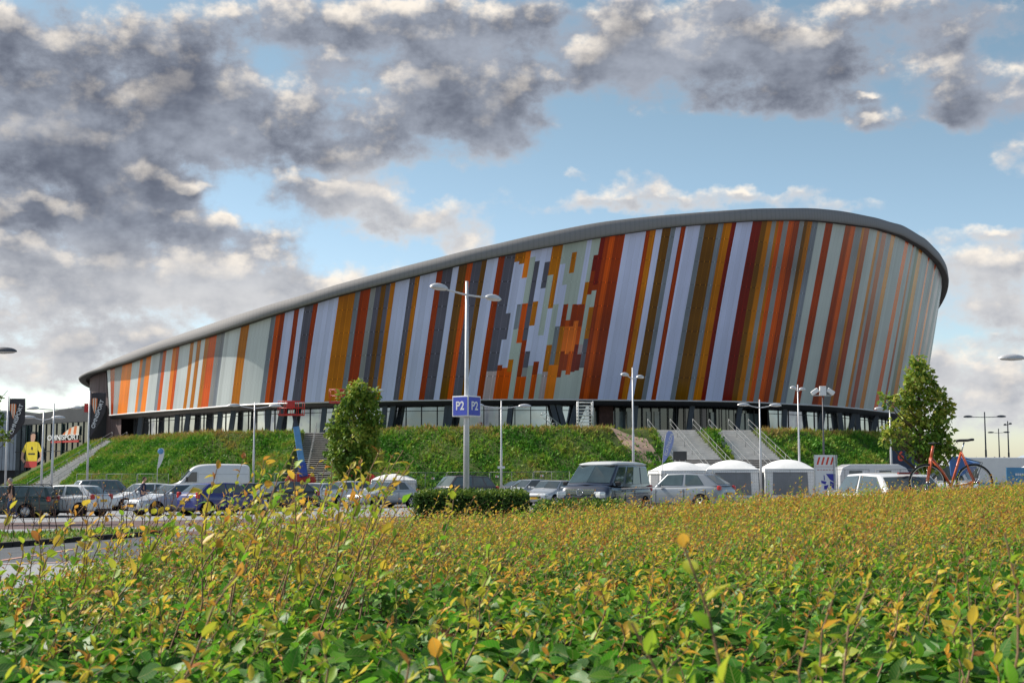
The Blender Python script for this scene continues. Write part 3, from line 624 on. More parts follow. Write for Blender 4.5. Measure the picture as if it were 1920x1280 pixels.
# ---------------------------------------------------------------- embankment
epx = [(193, 826), (250, 820), (322, 816), (400, 811.5), (545, 810.5), (640, 806), (760, 804), (875, 803), (1000, 802.5), (1100, 802.5), (1210, 805), (1300, 806), (1420, 806.5), (1560, 810), (1640, 813)]
eedge = [atZ(px, py, PLAT).xy for px, py in epx]
poly = np.array([list(p) for p in eedge]+[(38.2, 131), (43.5, 144), (50, 161), (55.5, 178), (58.5, 192), (58.5, 210), (40, 258), (-40, 262), (-66, 218), (-63, 190), (-54, 170)])
def sdist(X, Y):
    X = np.asarray(X, float); Y = np.asarray(Y, float); d = np.full(X.shape, 1e9); ins = np.zeros(X.shape, bool)
    for i in range(len(poly)):
        a, b_ = poly[i], poly[(i+1) % len(poly)]; e = b_-a
        t_ = np.clip(((X-a[0])*e[0]+(Y-a[1])*e[1])/(e @ e), 0, 1)
        d = np.minimum(d, np.hypot(X-a[0]-t_*e[0], Y-a[1]-t_*e[1]))
        c = ((a[1] > Y) != (b_[1] > Y)) & (X < (b_[0]-a[0])*(Y-a[1])/(b_[1]-a[1]+1e-12)+a[0]); ins ^= c
    return np.where(ins, -d, d)
def vnoise(X, Y, s, seed=0):
    return (np.sin(X*s*1.3+seed)*np.cos(Y*s*1.1-seed*1.7)+np.sin(X*s*2.7+Y*s*1.9+seed*3)*.5+np.sin(X*s*5.3-Y*s*4.1+seed)*.25)/1.75
def q3(px, py, Y, z): return Vector((Xof(px, Y), Y, z))
STC = [(atZ(1213, 806, PLAT+.1), atZ(1301, 806, PLAT+.1), q3(1303, 0, 104, .2), q3(1412, 0, 104, .2)), (atZ(1328, 806.3, PLAT+.1), atZ(1405, 806.3, PLAT+.1), q3(1437, 0, 105, .2), q3(1530, 0, 105, .2)),
       (atZ(574, 811, PLAT+.05), atZ(617, 811, PLAT+.05), q3(529, 0, 110, .1), q3(626, 0, 110, .1)), (atZ(201, 825.5, PLAT+.05), atZ(247, 825.5, PLAT+.05), q3(48, 0, 133, .1), q3(104, 0, 133, .1))]
def in_quad(X, Y, q):
    r = np.ones(X.shape, bool)
    for i in range(4):
        a, b_ = q[i], q[(i+1) % 4]; r &= ((b_[0]-a[0])*(Y-a[1])-(b_[1]-a[1])*(X-a[0])) >= 0
    return r
STAIR_ZONES = [[(p.x, p.y) for p in (bl+(bl-tl)*.05+(bl-br)*m_, br+(br-tr)*.05+(br-bl)*m_, tr+(tr-br)*.02+(tr-tl)*m_, tl+(tl-bl)*.02+(tl-tr)*m_)] for (tl, tr, bl, br), m_ in zip(STC, (.03, .03, .02, .05))]
def hemb(X, Y):
    d = sdist(X, Y); k = np.where(X > .270*Y+1.2, 3.5, .60); h = PLAT-k*np.clip(d, 0, None)
    h = np.where(d > -.5, h+vnoise(X, Y, .9, 2)*.16*np.clip((d+.5)/1.5, 0, 1), h)
    for (tl, tr, bl, br), q in zip(STC, STAIR_ZONES):
        m0 = (tl+tr)/2; m1 = (bl+br)/2; e = np.array([m1.x-m0.x, m1.y-m0.y]); t_ = np.clip(((X-m0.x)*e[0]+(Y-m0.y)*e[1])/(e @ e), 0, 1)
        h = np.where(in_quad(X, Y, q), np.minimum(h, m0.z+(m1.z-m0.z)*t_-.55), h)
    return np.maximum(h, gz(X, Y)-.25)
ex = np.arange(-80, 84, .5); ey = np.concatenate([np.arange(92, 172, .5), np.arange(172, 285, 4)])
m_emb = mat('embankment_soil', (.05, .085, .02), .95, 0, .2, 0, .35, bump=.6, bscale=3, col2=(.09, .11, .03))
emb = grid_sheet('embankment', ex, ey, hemb, m_emb)
# ---------------------------------------------------------------- leaves engine
def norm(a): return a/np.maximum(np.linalg.norm(a, axis=1, keepdims=True), 1e-9)
T_FULL = (np.array([(0, 0), (.34, 0), (.68, 0), (1, 0), (.2, .40), (.5, .5), (.8, .30), (.2, -.40), (.5, -.5), (.8, -.30)]),
          np.array([(0, 1, 4), (1, 5, 4), (1, 2, 5), (2, 6, 5), (2, 3, 6), (0, 7, 1), (1, 7, 8), (1, 8, 2), (2, 8, 9), (2, 9, 3)]))
T_LITE = (np.array([(0, 0), (.5, 0), (1, 0), (.45, .5), (.45, -.5)]), np.array([(0, 1, 3), (1, 2, 3), (0, 4, 1), (1, 4, 2)]))
def leaves(c, ax, nm, ln_, wd, fold, curl, tpl):
    """c base points, ax leaf axis, nm face normal; returns V,F,uv,idx"""
    uvt, ft = tpl; n = len(c); k = len(uvt)
    ax = norm(ax); sd = norm(np.cross(nm, ax)); nm = np.cross(ax, sd)
    u = uvt[:, 0][None, :, None]; v = uvt[:, 1][None, :, None]
    ln_ = np.broadcast_to(ln_, n)[:, None, None]; wd = np.broadcast_to(wd, n)[:, None, None]
    fold = np.broadcast_to(fold, n)[:, None, None]; curl = np.broadcast_to(curl, n)[:, None, None]
    wob = RNG.normal(0, .035, (n, k, 1))
    V = c[:, None]+ax[:, None]*u*ln_*(1-np.abs(curl)*u*.25)+sd[:, None]*v*wd+nm[:, None]*(np.abs(v)*fold*wd+curl*u*u*ln_+wob*wd)
    F = (np.arange(n)*k)[:, None, None]+ft[None]
    return V.reshape(-1, 3), F.reshape(-1, 3), np.tile(uvt, (n, 1)), np.repeat(np.arange(n), k)
def leaf_mat(name, stops, rough=.42, transl=.35, veins=False, spec=.5):
    m = bpy.data.materials.new(name); m.use_nodes = True; t = m.node_tree; b = t.nodes['Principled BSDF']; out = t.nodes['Material Output']
    at_ = t.nodes.new('ShaderNodeAttribute'); at_.attribute_name = 'tint'
    cr = t.nodes.new('ShaderNodeValToRGB'); els = cr.color_ramp.elements
    for i, (p, c) in enumerate(stops):
        e = els[i] if i < 2 else els.new(p)
        e.position = p; e.color = (*c, 1)
    t.links.new(at_.outputs['Fac'], cr.inputs[0]); col = cr.outputs[0]
    at2 = t.nodes.new('ShaderNodeAttribute'); at2.attribute_name = 'shade'
    mx = t.nodes.new('ShaderNodeMix'); mx.data_type = 'RGBA'; mx.blend_type = 'MULTIPLY'; mx.inputs[0].default_value = 1; t.links.new(col, mx.inputs[6])
    cc = t.nodes.new('ShaderNodeCombineXYZ'); [t.links.new(at2.outputs['Fac'], cc.inputs[i]) for i in range(3)]; t.links.new(cc.outputs[0], mx.inputs[7]); col = mx.outputs[2]
    if veins:
        uv = t.nodes.new('ShaderNodeUVMap'); sp = t.nodes.new('ShaderNodeSeparateXYZ'); t.links.new(uv.outputs[0], sp.inputs[0])
        def mt(op, a, b_=None, c=None):
            n = t.nodes.new('ShaderNodeMath'); n.operation = op
            for i, q in enumerate((a, b_, c)):
                if q is None: continue
                if hasattr(q, 'links'): t.links.new(q, n.inputs[i])
                else: n.inputs[i].default_value = q
            return n.outputs[0]
        av = mt('ABSOLUTE', sp.outputs[1]); side = mt('LESS_THAN', mt('FRACT', mt('MULTIPLY', mt('MULTIPLY_ADD', av, -.55, sp.outputs[0]), 8.)), .16)
        mid = mt('LESS_THAN', av, .022); vv = mt('MAXIMUM', mt('MULTIPLY', side, .55), mid)
        m2 = t.nodes.new('ShaderNodeMix'); m2.data_type = 'RGBA'; t.links.new(mt('MULTIPLY', vv, .5), m2.inputs[0]); t.links.new(col, m2.inputs[6]); m2.inputs[7].default_value = (.42, .42, .14, 1); col = m2.outputs[2]
        bp = t.nodes.new('ShaderNodeBump'); bp.inputs['Strength'].default_value = .5; bp.inputs['Distance'].default_value = .002; bp.invert = True; t.links.new(vv, bp.inputs['Height']); t.links.new(bp.outputs[0], b.inputs['Normal'])
    t.links.new(col, b.inputs['Base Color']); b.inputs['Roughness'].default_value = rough; b.inputs['Specular IOR Level'].default_value = spec
    tr = t.nodes.new('ShaderNodeBsdfTranslucent'); t.links.new(col, tr.inputs[0]); ms = t.nodes.new('ShaderNodeMixShader'); ms.inputs[0].default_value = transl
    t.links.new(b.outputs[0], ms.inputs[1]); t.links.new(tr.outputs[0], ms.inputs[2]); t.links.new(ms.outputs[0], out.inputs[0])
    return m
GR = [(0, (.03, .11, .012)), (.35, (.085, .26, .025)), (.55, (.24, .40, .045)), (.75, (.36, .30, .07)), (1., (.46, .29, .11))]
m_gc = leaf_mat('ground_cover_leaves', GR, .6, .25, spec=.2)
# ground cover on the visible slopes
n0 = 1300000; X = RNG.uniform(-66, 62, n0); Y = RNG.uniform(95, 168, n0); d = sdist(X, Y)
keep = (d < 10.2) & (d > -1.6) & (Y < 120+np.abs(X)*1.1) & (np.abs(X) < Y*.44+10)
soil = (X > 8.3) & (X < 12.0+(114-Y)*.35) & (d < 3.1+.9*vnoise(X, Y, 1.1, 5)) & (Y < 125)
# ---------------------------------------------------------------- stairs
m_rail = mat('dull_handrail', (.24, .25, .26), .5, .4, .4, .15, 4)
def stair(tl, tr, bl, br, n, label, dark_from, rails, mid=False):
    """corner points (3D), top left/right, bottom left/right"""
    o = empty('outdoor_stairs', (bl+br)/2, 0, label, 'stairs', 'stairs up the embankment'); O = o.location.copy()
    tr_ = MB()
    for i in range(n):
        a = i/n; c = (i+1)/n
        pl, pr = tl.lerp(bl, a)-O, tr.lerp(br, a)-O; ql, qr = tl.lerp(bl, c)-O, tr.lerp(br, c)-O
        top = pl.z; bot = ql.z
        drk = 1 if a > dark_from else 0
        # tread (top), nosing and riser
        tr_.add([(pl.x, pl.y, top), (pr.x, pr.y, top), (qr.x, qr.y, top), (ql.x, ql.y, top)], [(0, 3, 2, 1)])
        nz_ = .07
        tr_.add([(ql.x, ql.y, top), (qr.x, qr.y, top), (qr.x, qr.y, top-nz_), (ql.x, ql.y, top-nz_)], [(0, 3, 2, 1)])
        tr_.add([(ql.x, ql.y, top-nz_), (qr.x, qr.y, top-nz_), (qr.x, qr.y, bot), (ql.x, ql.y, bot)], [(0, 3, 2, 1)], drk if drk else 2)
        for A, B in ((pl, ql), (pr, qr)):
            tr_.add([(A.x, A.y, top), (B.x, B.y, top), (B.x, B.y, bot-.5), (A.x, A.y, bot-.5)], [(0, 1, 2, 3)], 1)
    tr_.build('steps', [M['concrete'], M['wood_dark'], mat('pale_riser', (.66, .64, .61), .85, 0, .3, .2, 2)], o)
    for f in rails:
        A, B = tl.lerp(tr, f)-O, bl.lerp(br, f)-O; mb = MB(); k = 7
        P0 = [A.lerp(B, i/k) for i in range(k+1)]
        for h in (1.0, .55): mb.tube([p+Vector((0, 0, h)) for p in P0], .022, 6)
        for p in P0: mb.tube([p, p+Vector((0, 0, 1.0))], .022, 6)
        mb.build('handrail', m_rail, o)
    return o
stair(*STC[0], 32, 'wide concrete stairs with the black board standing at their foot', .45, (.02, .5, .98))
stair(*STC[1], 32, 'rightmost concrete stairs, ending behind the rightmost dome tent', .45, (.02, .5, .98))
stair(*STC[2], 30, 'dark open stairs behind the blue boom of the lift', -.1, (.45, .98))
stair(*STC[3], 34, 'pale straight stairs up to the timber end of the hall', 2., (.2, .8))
for qd in STAIR_ZONES: keep &= ~in_quad(X, Y, qd)
keepg = keep & ~(soil & (RNG.random(n0) < .9))
Xg, Yg, dg_ = X[keepg], Y[keepg], d[keepg]; n = len(Xg)
top = np.clip(1-np.abs(dg_+.2)/1.1, 0, 1); big = vnoise(Xg, Yg, .45, 1); big2 = vnoise(Xg, Yg, 1.3, 7)
tint = np.clip(.44+.26*big+.20*big2+RNG.normal(0, .1, n)+top*RNG.random(n)*.75, 0, 1)
c = np.column_stack([Xg, Yg, hemb(Xg, Yg)-.05])
ax = np.column_stack([RNG.normal(0, .55, n), RNG.normal(-.35, .5, n), RNG.uniform(.35, 1.1, n)]); nm = RNG.normal(0, 1, (n, 3))+np.array([0, -.7, .7])
sz = RNG.uniform(.14, .42, n)*(1+.4*big2)*(1+.55*(top > .3)*RNG.random(n))
wd = sz*np.where(RNG.random(n) < .74+.25*big, .14, .60)*np.where(top > .3, .5, 1)
V, F, uv, idx = leaves(c, ax, nm, sz, wd, .2, RNG.normal(-.1, .2, n), T_LITE)
npmesh('ground_cover_foliage', V, F, m_gc, attrs={'tint': tint[idx], 'shade': RNG.uniform(.75, 1.15, n)[idx]}, kind='stuff')
# bare sandy patch beside the wide stairs
sx = np.linspace(8.6, 11.6, 16); sy = np.linspace(109.4, 113.6, 16)
grid_sheet('sand_patch', sx, sy, lambda X, Y: hemb(X+(113-Y)*.35, Y)+.03+.03*vnoise(X, Y, 2.5, 4), gmat('sand', (.36, .23, .17), (.50, .36, .28), .9))
ob = bpy.data.objects['sand_patch']; me = ob.data; co = np.empty(len(me.vertices)*3, np.float32); me.vertices.foreach_get('co', co); co = co.reshape(-1, 3); co[:, 0] += (113-co[:, 1])*.35; co[:, 2] = hemb(co[:, 0], co[:, 1])+.05; me.vertices.foreach_set('co', co.ravel()); me.update()
# ---------------------------------------------------------------- low building at the left
WA, WB = Vector((Xof(36, 186), 186)), Vector((Xof(172, 172), 172))
wdir = (WB-WA).normalized(); wn = Vector((wdir.y, -wdir.x))           # facing the camera
def onwall(px, py, out=0., A=None, dr=None):
    A = A if A is not None else WA; dr = dr if dr is not None else wdir
    n_ = Vector((dr.y, -dr.x)); x, y, z = ray(px, py); k = (n_.dot(A)+out)/(n_.x*x+n_.y*y)
    return Vector((x*k, y*k, CAMZ+z*k))
low = empty('low_hall', (WA.x, WA.y, 0), 0, 'low dark glass annex with white lettering and a printed player', 'building')
LO = low.location.copy()
def lb(mb, name, m): mb.v = [(p[0]-LO.x, p[1]-LO.y, p[2]) for p in mb.v]; return mb.build(name, m, low)
ZT = 10.6
mb = MB(); bk = Vector((-wn.x, -wn.y, 0))*24
A3, B3 = Vector((WA.x, WA.y, 0)), Vector((WB.x, WB.y, 0))
tA, tB = Vector((0, 0, 9.85)), Vector((0, 0, 10.85))
mb.add([A3, B3, B3+bk, A3+bk, A3+tA, B3+tB, B3+bk+tB, A3+bk+tA], [(3, 2, 1, 0), (4, 5, 6, 7), (0, 1, 5, 4), (1, 2, 6, 5), (2, 3, 7, 6), (3, 0, 4, 7)]); lb(mb, 'wall', mat('dark_cladding_panel', (.055, .058, .065), .5, .2, .5, .15, .4))
mb = MB(); o3 = Vector((wn.x, wn.y, 0))
mb.add([A3+o3*.05+Vector((0, 0, .4)), B3+o3*.05+Vector((0, 0, .4)), B3+o3*.05+Vector((0, 0, 8.7)), A3+o3*.05+Vector((0, 0, 8.7))], [(0, 1, 2, 3)])
lb(mb, 'glass_front', mat('annex_glass', (.05, .07, .08), .05, .35, .8, .3, .3))
mb = MB(); LEN = (WB-WA).length
for k in range(1, 14):
    p = A3+Vector((wdir.x, wdir.y, 0))*(LEN*k/14)+o3*.1; mb.bar(p+Vector((0, 0, .3)), p+Vector((0, 0, 8.75)), .12, .12)
for z in (8.72, 5.0): mb.bar(A3+o3*.1+Vector((0, 0, z)), B3+o3*.1+Vector((0, 0, z)), .14, .1)
lb(mb, 'window_mullion', M['dark'])
for px in (72, 116, 50):
    p = onwall(px, 840, .14); mb = MB(); mb.bar((p.x, p.y, .4), (p.x, p.y, 8.6), .45, .04); lb(mb, 'inner_column', mat('pale_green_column', (.12, .2, .19), .3, 0, .5, .1, 2))
tp = [onwall(90, 821, .28), onwall(147, 821, .28)]; mid = (tp[0]+tp[1])/2
def lowtext(body, pa, pb, hpx, m, nm_):
    a, b_ = onwall(*pa, .25), onwall(*pb, .25); c_ = (a+b_)/2; hgt = hpx/FPX*c_.y
    o = text_mesh(nm_, body, 1, m, Matrix.Identity(4), low, .06, bold=.02)
    bb = [v.co.x for v in o.data.vertices]; wdt = max(bb)-min(bb); hh = max(v.co.y for v in o.data.vertices)-min(v.co.y for v in o.data.vertices)
    M4 = facing(c_-LO, Vector((wdir.x, wdir.y, 0))); o.data.transform(M4 @ Matrix.Diagonal(((b_-a).length/wdt, hgt/hh, .3, 1)))
lowtext('OMNISPORT', (89, 821), (148, 819), 10, M['white'], 'sign_letters')
def wallpoly(pts, m, nm_, out=.2, th=.05):
    mb = MB(); P3 = [onwall(px, py, out) for px, py in pts]; mb.prism(P3, o3*th); return fixn(lb(mb, nm_, m))
wallpoly([(96, 827), (148, 824.5), (148, 828.5), (96, 830)], M['red'], 'sign_underline')
top_y = lambda x: 798+16*((148-x)/30)**2*1.0
for k in range(6):
    x0, x1 = 118+k*5.2, 118+(k+1)*5.2
    wallpoly([(x0-1, 815), (x1-1, 815), (min(x1+1.2, 149.5), top_y(min(x1+1.2, 148))), (x0+1.2, top_y(x0+1.2))], M['orange'] if k % 2 == 0 else M['cream'], 'sign_stripe')
m_yel = mat('yellow_shirt_print', (.72, .56, .02), .5, 0, .4, .12, 1.5)
wallpoly([(50, 829), (58, 827.5), (65, 827.5), (73, 829), (80, 845), (75, 848), (71, 842), (70, 864), (48.5, 864), (50, 842), (46, 849), (41.5, 846)], m_yel, 'printed_shirt', .24)
wallpoly([(48.5, 864), (70, 864), (69, 876), (46, 876)], M['red'], 'printed_shorts', .24)
wallpoly([(41.5, 846), (46, 849), (44, 858), (48, 864), (45, 868), (39.5, 860)], M['skin'], 'printed_arm', .24)
wallpoly([(75, 848), (80, 845), (82, 853), (76, 864), (70, 867), (69, 863), (76, 856)], M['skin'], 'printed_arm', .24)
wallpoly([(58.5, 813), (61, 810.5), (65, 811), (67, 815), (66.5, 822), (65, 827.5), (58.5, 827.5), (58.2, 820)], M['skin'], 'printed_head', .24)
wallpoly([(58, 815), (59, 810.5), (62, 808.5), (66, 809.5), (67.5, 814), (66, 812.5), (61, 812.5)], M['plastic'], 'printed_hair', .26)
wallpoly([(59, 837.5), (61.5, 837.5), (61.5, 842.5), (59, 842.5)], M['dark'], 'printed_number', .27)
wallpoly([(53.5, 849), (65.5, 849), (65.5, 851.5), (53.5, 851.5)], M['dark'], 'printed_chest_line', .27)
# metal clad block at its left
blk = empty('metal_clad_block', (Xof(20, 186), 190, 0), 0, 'pale metal clad block at the far left beside the dark annex', 'building')
mb = MB(); x0, x1 = Xof(-60, 186)-blk.location.x, Xof(38, 186)-blk.location.x
for k in range(14):
    a = x0+(x1-x0)*k/14; c_ = x0+(x1-x0)*(k+1)/14
    mb.box(((a+c_)/2, 3, 6.5), (c_-a-.06, 14, 8.0), 0, 0)
mb.build('wall', mat('pale_metal_cladding', (.30, .33, .39), .4, .4, .5, .15, .5), blk)
mb = MB(); mb.box(((x0+x1)/2, 3.4, 1.25), (x1-x0-.6, 13, 2.5)); mb.build('base', M['dark'], blk)
mb = MB(); mb.box(((x0+x1)/2, 3, 10.6), (x1-x0+.3, 14.3, .25)); mb.build('roof_edge', M['gal'], blk)
# ---------------------------------------------------------------- lamp posts
def lamp_head(parent, p, d, dark=False, sc=1.):
    d = Vector(d).normalized(); sdv = Vector((-d.y, d.x, 0)); rot = Matrix((d, sdv, (0, 0, 1))).transposed()
    mb = MB(); n, m_ = 14, 5; vs = []; fs = []
    for i in range(m_+1):
        t_ = math.pi/2*i/m_
        for k in range(n):
            a = 2*math.pi*k/n; vs.append(p+rot @ Vector((.46*sc*math.cos(a)*math.cos(t_)+.30*sc, .19*sc*math.sin(a)*math.cos(t_), .16*sc*math.sin(t_)-.03)))
    for i in range(m_):
        for k in range(n): fs.append((i*n+k, i*n+(k+1) % n, (i+1)*n+(k+1) % n, (i+1)*n+k))
    mb.add(vs, fs, 0, True); h = mb.build('lamp_head', M['dpole'] if dark else M['pole'], parent)
    mb = MB(); vs = []; fs = []
    for i in range(3):
        t_ = math.pi/2*i/2*.9
        for k in range(n):
            a = 2*math.pi*k/n; vs.append(p+rot @ Vector((.45*sc*math.cos(a)*math.cos(t_)+.30*sc, .185*sc*math.sin(a)*math.cos(t_), -.07*sc*math.sin(t_)-.032)))
    for i in range(2):
        for k in range(n): fs.append((i*n+k, (i+1)*n+k, (i+1)*n+(k+1) % n, i*n+(k+1) % n))
    fs.append(tuple(2*n+k for k in range(n))[::-1]); mb.add(vs, fs, 0, True); mb.build('lamp_glass', M['lampglass'], h)
def lamp_post(px, Y, ytop, yarm, arm, label, dark=False, heads=(1, -1), r=.075, sc=1., rise=.16, group='double lamp posts around the car park', skew=0.):
    x = Xof(px, Y); g_ = G(x, Y); o = empty('lamp_post', (x, Y, g_), 0, label, 'lamp post', group)
    zt = CAMZ+(888-ytop)/FPX*Y*1.004-g_; za = CAMZ+(888-yarm)/FPX*Y*1.004-g_; m_ = M['dpole'] if dark else M['pole']
    mb = MB(); mb.tube([(0, 0, 0), (0, 0, za*.55), (0, 0, za*.56), (0, 0, zt)], [r*1.15, r*1.0, r*.8, r*.55], 10); mb.build('pole', m_, o)
    a = Vector((arm[0], arm[1], 0)); L_ = a.length; dn = a.normalized()
    pts = []
    for t_ in np.linspace(-1, 1, 11):
        if t_ < 0 and -1 not in heads: continue
        if t_ > 0 and 1 not in heads: continue
        pts.append(dn*(t_*L_)+Vector((0, 0, za+rise*abs(t_)**1.5+skew*t_)))
    mb = MB(); mb.tube(pts, .032*sc, 8); mb.build('arm', m_, o)
    for h in heads: lamp_head(o, dn*(h*L_)+Vector((0, 0, za+rise+.02+skew*h)), dn*h, dark, sc)
    return o
p2 = lamp_post(875, 45, 527, 553, (-.71, -1.11), 'tall lamp post carrying the blue P2 cube sign', r=.095, rise=.05)
lamp_post(1186, 82, 690, 711, (-.42, -.75), 'white lamp post right behind the dark camper van')
lamp_post(1423, 90, 750, 765, (-.85, -.25), 'low white lamp post between the two right hand dome tents')
lamp_post(1495, 95, 722, 734, (-.32, -.5), 'white lamp post beside the hazard striped board')
o = lamp_post(1541, 105, 740, 742, (-.35, .1), 'dark lamp post with white floodlights in front of the hall', dark=True, heads=(), rise=0, group='floodlight post')
za = CAMZ+(888-740)/FPX*105*1.004-o.location.z
mb = MB(); mb.box((0, -.1, za+.25), (.5, .3, .75)); bevel(mb.build('control_box', M['white'], o), .04)
mb = MB(); mb.bar((-.75, 0, za-.1), (.75, 0, za-.1), .07); mb.build('crossbar', M['gal'], o)
for s in (-1, 1):
    mb = MB(); rot = Matrix.Rotation(s*R(35), 3, 'Y'); mb.box((s*.62, -.12, za+.2), (.62, .3, .34), rot=rot); bevel(mb.build('floodlight', M['white'], o), .06)
o = lamp_post(940, 90, 752, 766, (-1.3, -.35), 'white lamp post with a small plate, right of the P2 sign post')
mb = MB(); mb.box((0, -.1, CAMZ+(888-876)/FPX*90-o.location.z), (.48, .04, .16)); mb.build('small_plate', M['white'], o)
lamp_post(479, 95, 755, 766, (-1.1, -.3), 'white lamp post directly right of the white cargo van')
lamp_post(104, 84, 757, 769, (-1.15, .2), 'taller of the two lamp posts beside the left stairs', rise=.1)
lamp_post(85, 92, 772, 788, (-.65, -.15), 'shorter of the two lamp posts beside the left stairs')
lamp_post(1666, 95, 768, 772, (-.5, -.2), 'lamp post half hidden by the tall tree at the right', heads=(1,))
lamp_post(676, 102, 727, 738, (1.1, -.1), 'lamp post hidden in the round tree, its head sticking out', heads=(1,))
lamp_post(1843, 142, 773, 783, (-1.35, .2), 'dark lamp post at the far right, nearest and tallest of the dark three', dark=True, rise=.05, r=.1, sc=1.1, group='dark lamp posts at the far right')
lamp_post(1868, 194, 804, 812, (-.7, .3), 'shortest of the three dark lamp posts at the far right', dark=True, rise=.05, r=.11, group='dark lamp posts at the far right')
lamp_post(1885.5, 165, 790, 797, (-.22, -1.3), 'dark lamp post seen end on at the far right', dark=True, rise=.05, r=.11, group='dark lamp posts at the far right')
lamp_post(1975, 45, 660, 676, (-1.1, .0), 'lamp post outside the right edge with one head reaching in', heads=(1,), rise=.06, group='lamp posts cut by the edges')
lamp_post(-58, 45, 640, 661, (.85, .0), 'lamp post outside the left edge with one dark head reaching in', dark=True, heads=(1,), rise=.02, group='lamp posts cut by the edges')
# P2 cube sign
zc = CAMZ+(888-762.5)/FPX*45*1.0; yw = math.atan2(22, 30)
sg = empty('parking_sign', (p2.location.x, 45, zc), -R(37), 'blue and white cube sign reading P2 on the lamp post', 'parking sign')
mb = MB(); mb.box((0, 0, 0), (.68, .68, .69)); bevel(mb.build('cube_frame', M['white'], sg), .012)
for k in range(4):
    a = k*math.pi/2; rt = Matrix.Rotation(a, 4, 'Z')
    mb = MB(); mb.box((0, -.342, 0), (.60, .012, .61)); f = mb.build('blue_face', M['blue'], sg); f.data.transform(rt)
    text_mesh('letters', 'P2', .40, M['white'], rt @ Matrix.Translation((0, -.35, 0)) @ Matrix.Rotation(R(90), 4, 'X'), f, .003, sx=.92, bold=.008)
# ---------------------------------------------------------------- flags
def banner(pxp, Y, ytop, px0, label, wd, ht, straight, glabel='advertising flags on the left poles'):
    x = Xof(pxp, Y); g_ = G(x, Y); o = empty('flag_pole', (x, Y, g_), 0, label, 'flag', glabel); zt = CAMZ+(888-ytop)/FPX*Y*1.004-g_
    mb = MB(); mb.tube([(0, 0, 0), (0, 0, zt+.12)], [.075, .05], 10); mb.build('pole', M['pole'], o)
    x0 = .08; mb = MB(); prof = []
    ns = 16; vs = []; fs = []
    for i in range(ns+1):
        z = -ht*i/ns; w_ = wd if -z < straight else wd*max(.02, 1-((-z-straight)/(ht-straight)))**.8
        for j in range(7):
            q = j/6; vs.append((x0+w_*q, .12*math.sin(q*3+z*1.3)*q, zt+z))
    for i in range(ns):
        for j in range(6): a = i*7+j; fs.append((a, a+7, a+8, a+1))
    mb.add(vs, fs, 0, True); b_ = mb.build('banner', mat('charcoal_banner', (.055, .05, .055), .6, 0, .3, .15, 2), o)
    sl = b_.modifiers.new('solid', 'SOLIDIFY'); sl.thickness = .02
    for k in range(5):
        q0 = k/5; q1 = (k+1)/5; mb = MB(); xx = lambda q: x0+wd*(.13+.37*q)
        lo_ = lambda q: zt-ht*(.20+.30*(1-abs(q-.55)*1.5))
        mb.prism([(xx(q0), -.17, zt-ht*(.12+.03*abs(q0-.5))), (xx(q1), -.17, zt-ht*(.12+.03*abs(q1-.5))), (xx(q1), -.17, lo_(q1)), (xx(q0), -.17, lo_(q0))], (0, .02, 0))
        mb.build('logo_stripe', M['orange'] if k % 2 == 0 else M['cream'], b_)
    M4 = facing((x0+wd*.56, -.18, zt-ht*.48), (.30, 0, .95), (-.95, 0, .30))
    text_mesh('flag_letters', 'OMNISPORT', wd*.36, M['white'], M4, b_, .004, bold=.004)
    return o
banner(18, 85, 748, 22, 'charcoal flag with orange logo on the leftmost pole', .98, 2.75, 1.5)
o = banner(170, 85, 737, 176, 'charcoal flag with orange logo in front of the timber wall', .92, 2.85, 1.2)
mb = MB(); zb_ = CAMZ+(888-765)/FPX*85; mb.box((-.18, .03, zb_), (.3, .03, .55)); mb.build('small_red_flag', M['red'], o)
def beach_flag(px, Y, ytop, ybot, label, mflag, body=None, mtext=None, w_=.62, lean_=.25, cat='flag'):
    x = Xof(px, Y); g_ = G(x, Y); o = empty('beach_flag', (x, Y, g_), 0, label, cat); zt = CAMZ+(888-ytop)/FPX*Y*1.004-g_; zb_ = CAMZ+(888-ybot)/FPX*Y*1.004-g_; h = zt-zb_
    pr = [(0, 0), (.04, .25), (.12, .5), (.26, .8), (.36, .93), (.52, 1.), (.75, .985), (.93, .92), (1., .82), (.97, .66), (.80, .45), (.5, .22), (.2, .05)]
    mb = MB(); mb.prism([(.03+p[0]*w_, 0, zb_+p[1]*h) for p in pr], (0, .015, 0)); f = fixn(mb.build('sail', mflag, o))
    mb = MB(); mb.tube([(0, .02, 0), (0, .02, zb_), (.03+.12*w_, .02, zb_+.5*h), (.03+.3*w_, .02, zb_+.86*h), (.03+.55*w_, .02, zt)], [.025, .022, .018, .014, .01], 6); mb.build('pole', M['pole'], o)
    if body:
        d_ = Vector((.30, 0, .95)); M4 = facing((.03+w_*.54, -.012, zb_+h*.57), d_, (-.95, 0, .3))
        t_ = text_mesh('flag_letters', body, .30, mtext, M4, f, .004, bold=.006)
    return o
m_lil = mat('lilac_flag', (.30, .36, .66), .6, 0, .3, .08, 3)
beach_flag(1240, 94, 808, 868, 'lilac blue teardrop flag with white letters before the wide stairs', m_lil, 'ECATHLON', M['white'], .8)
o = beach_flag(300, 92, 840, 878, 'small blue and white teardrop flag on the left slope', M['white'], None, None, .42)
mb = MB(); mb.ball((.2, -.02, CAMZ+(888-846)/FPX*92-o.location.z), (.2, .03, .2)); mb.build('blue_top', M['sky'], o)
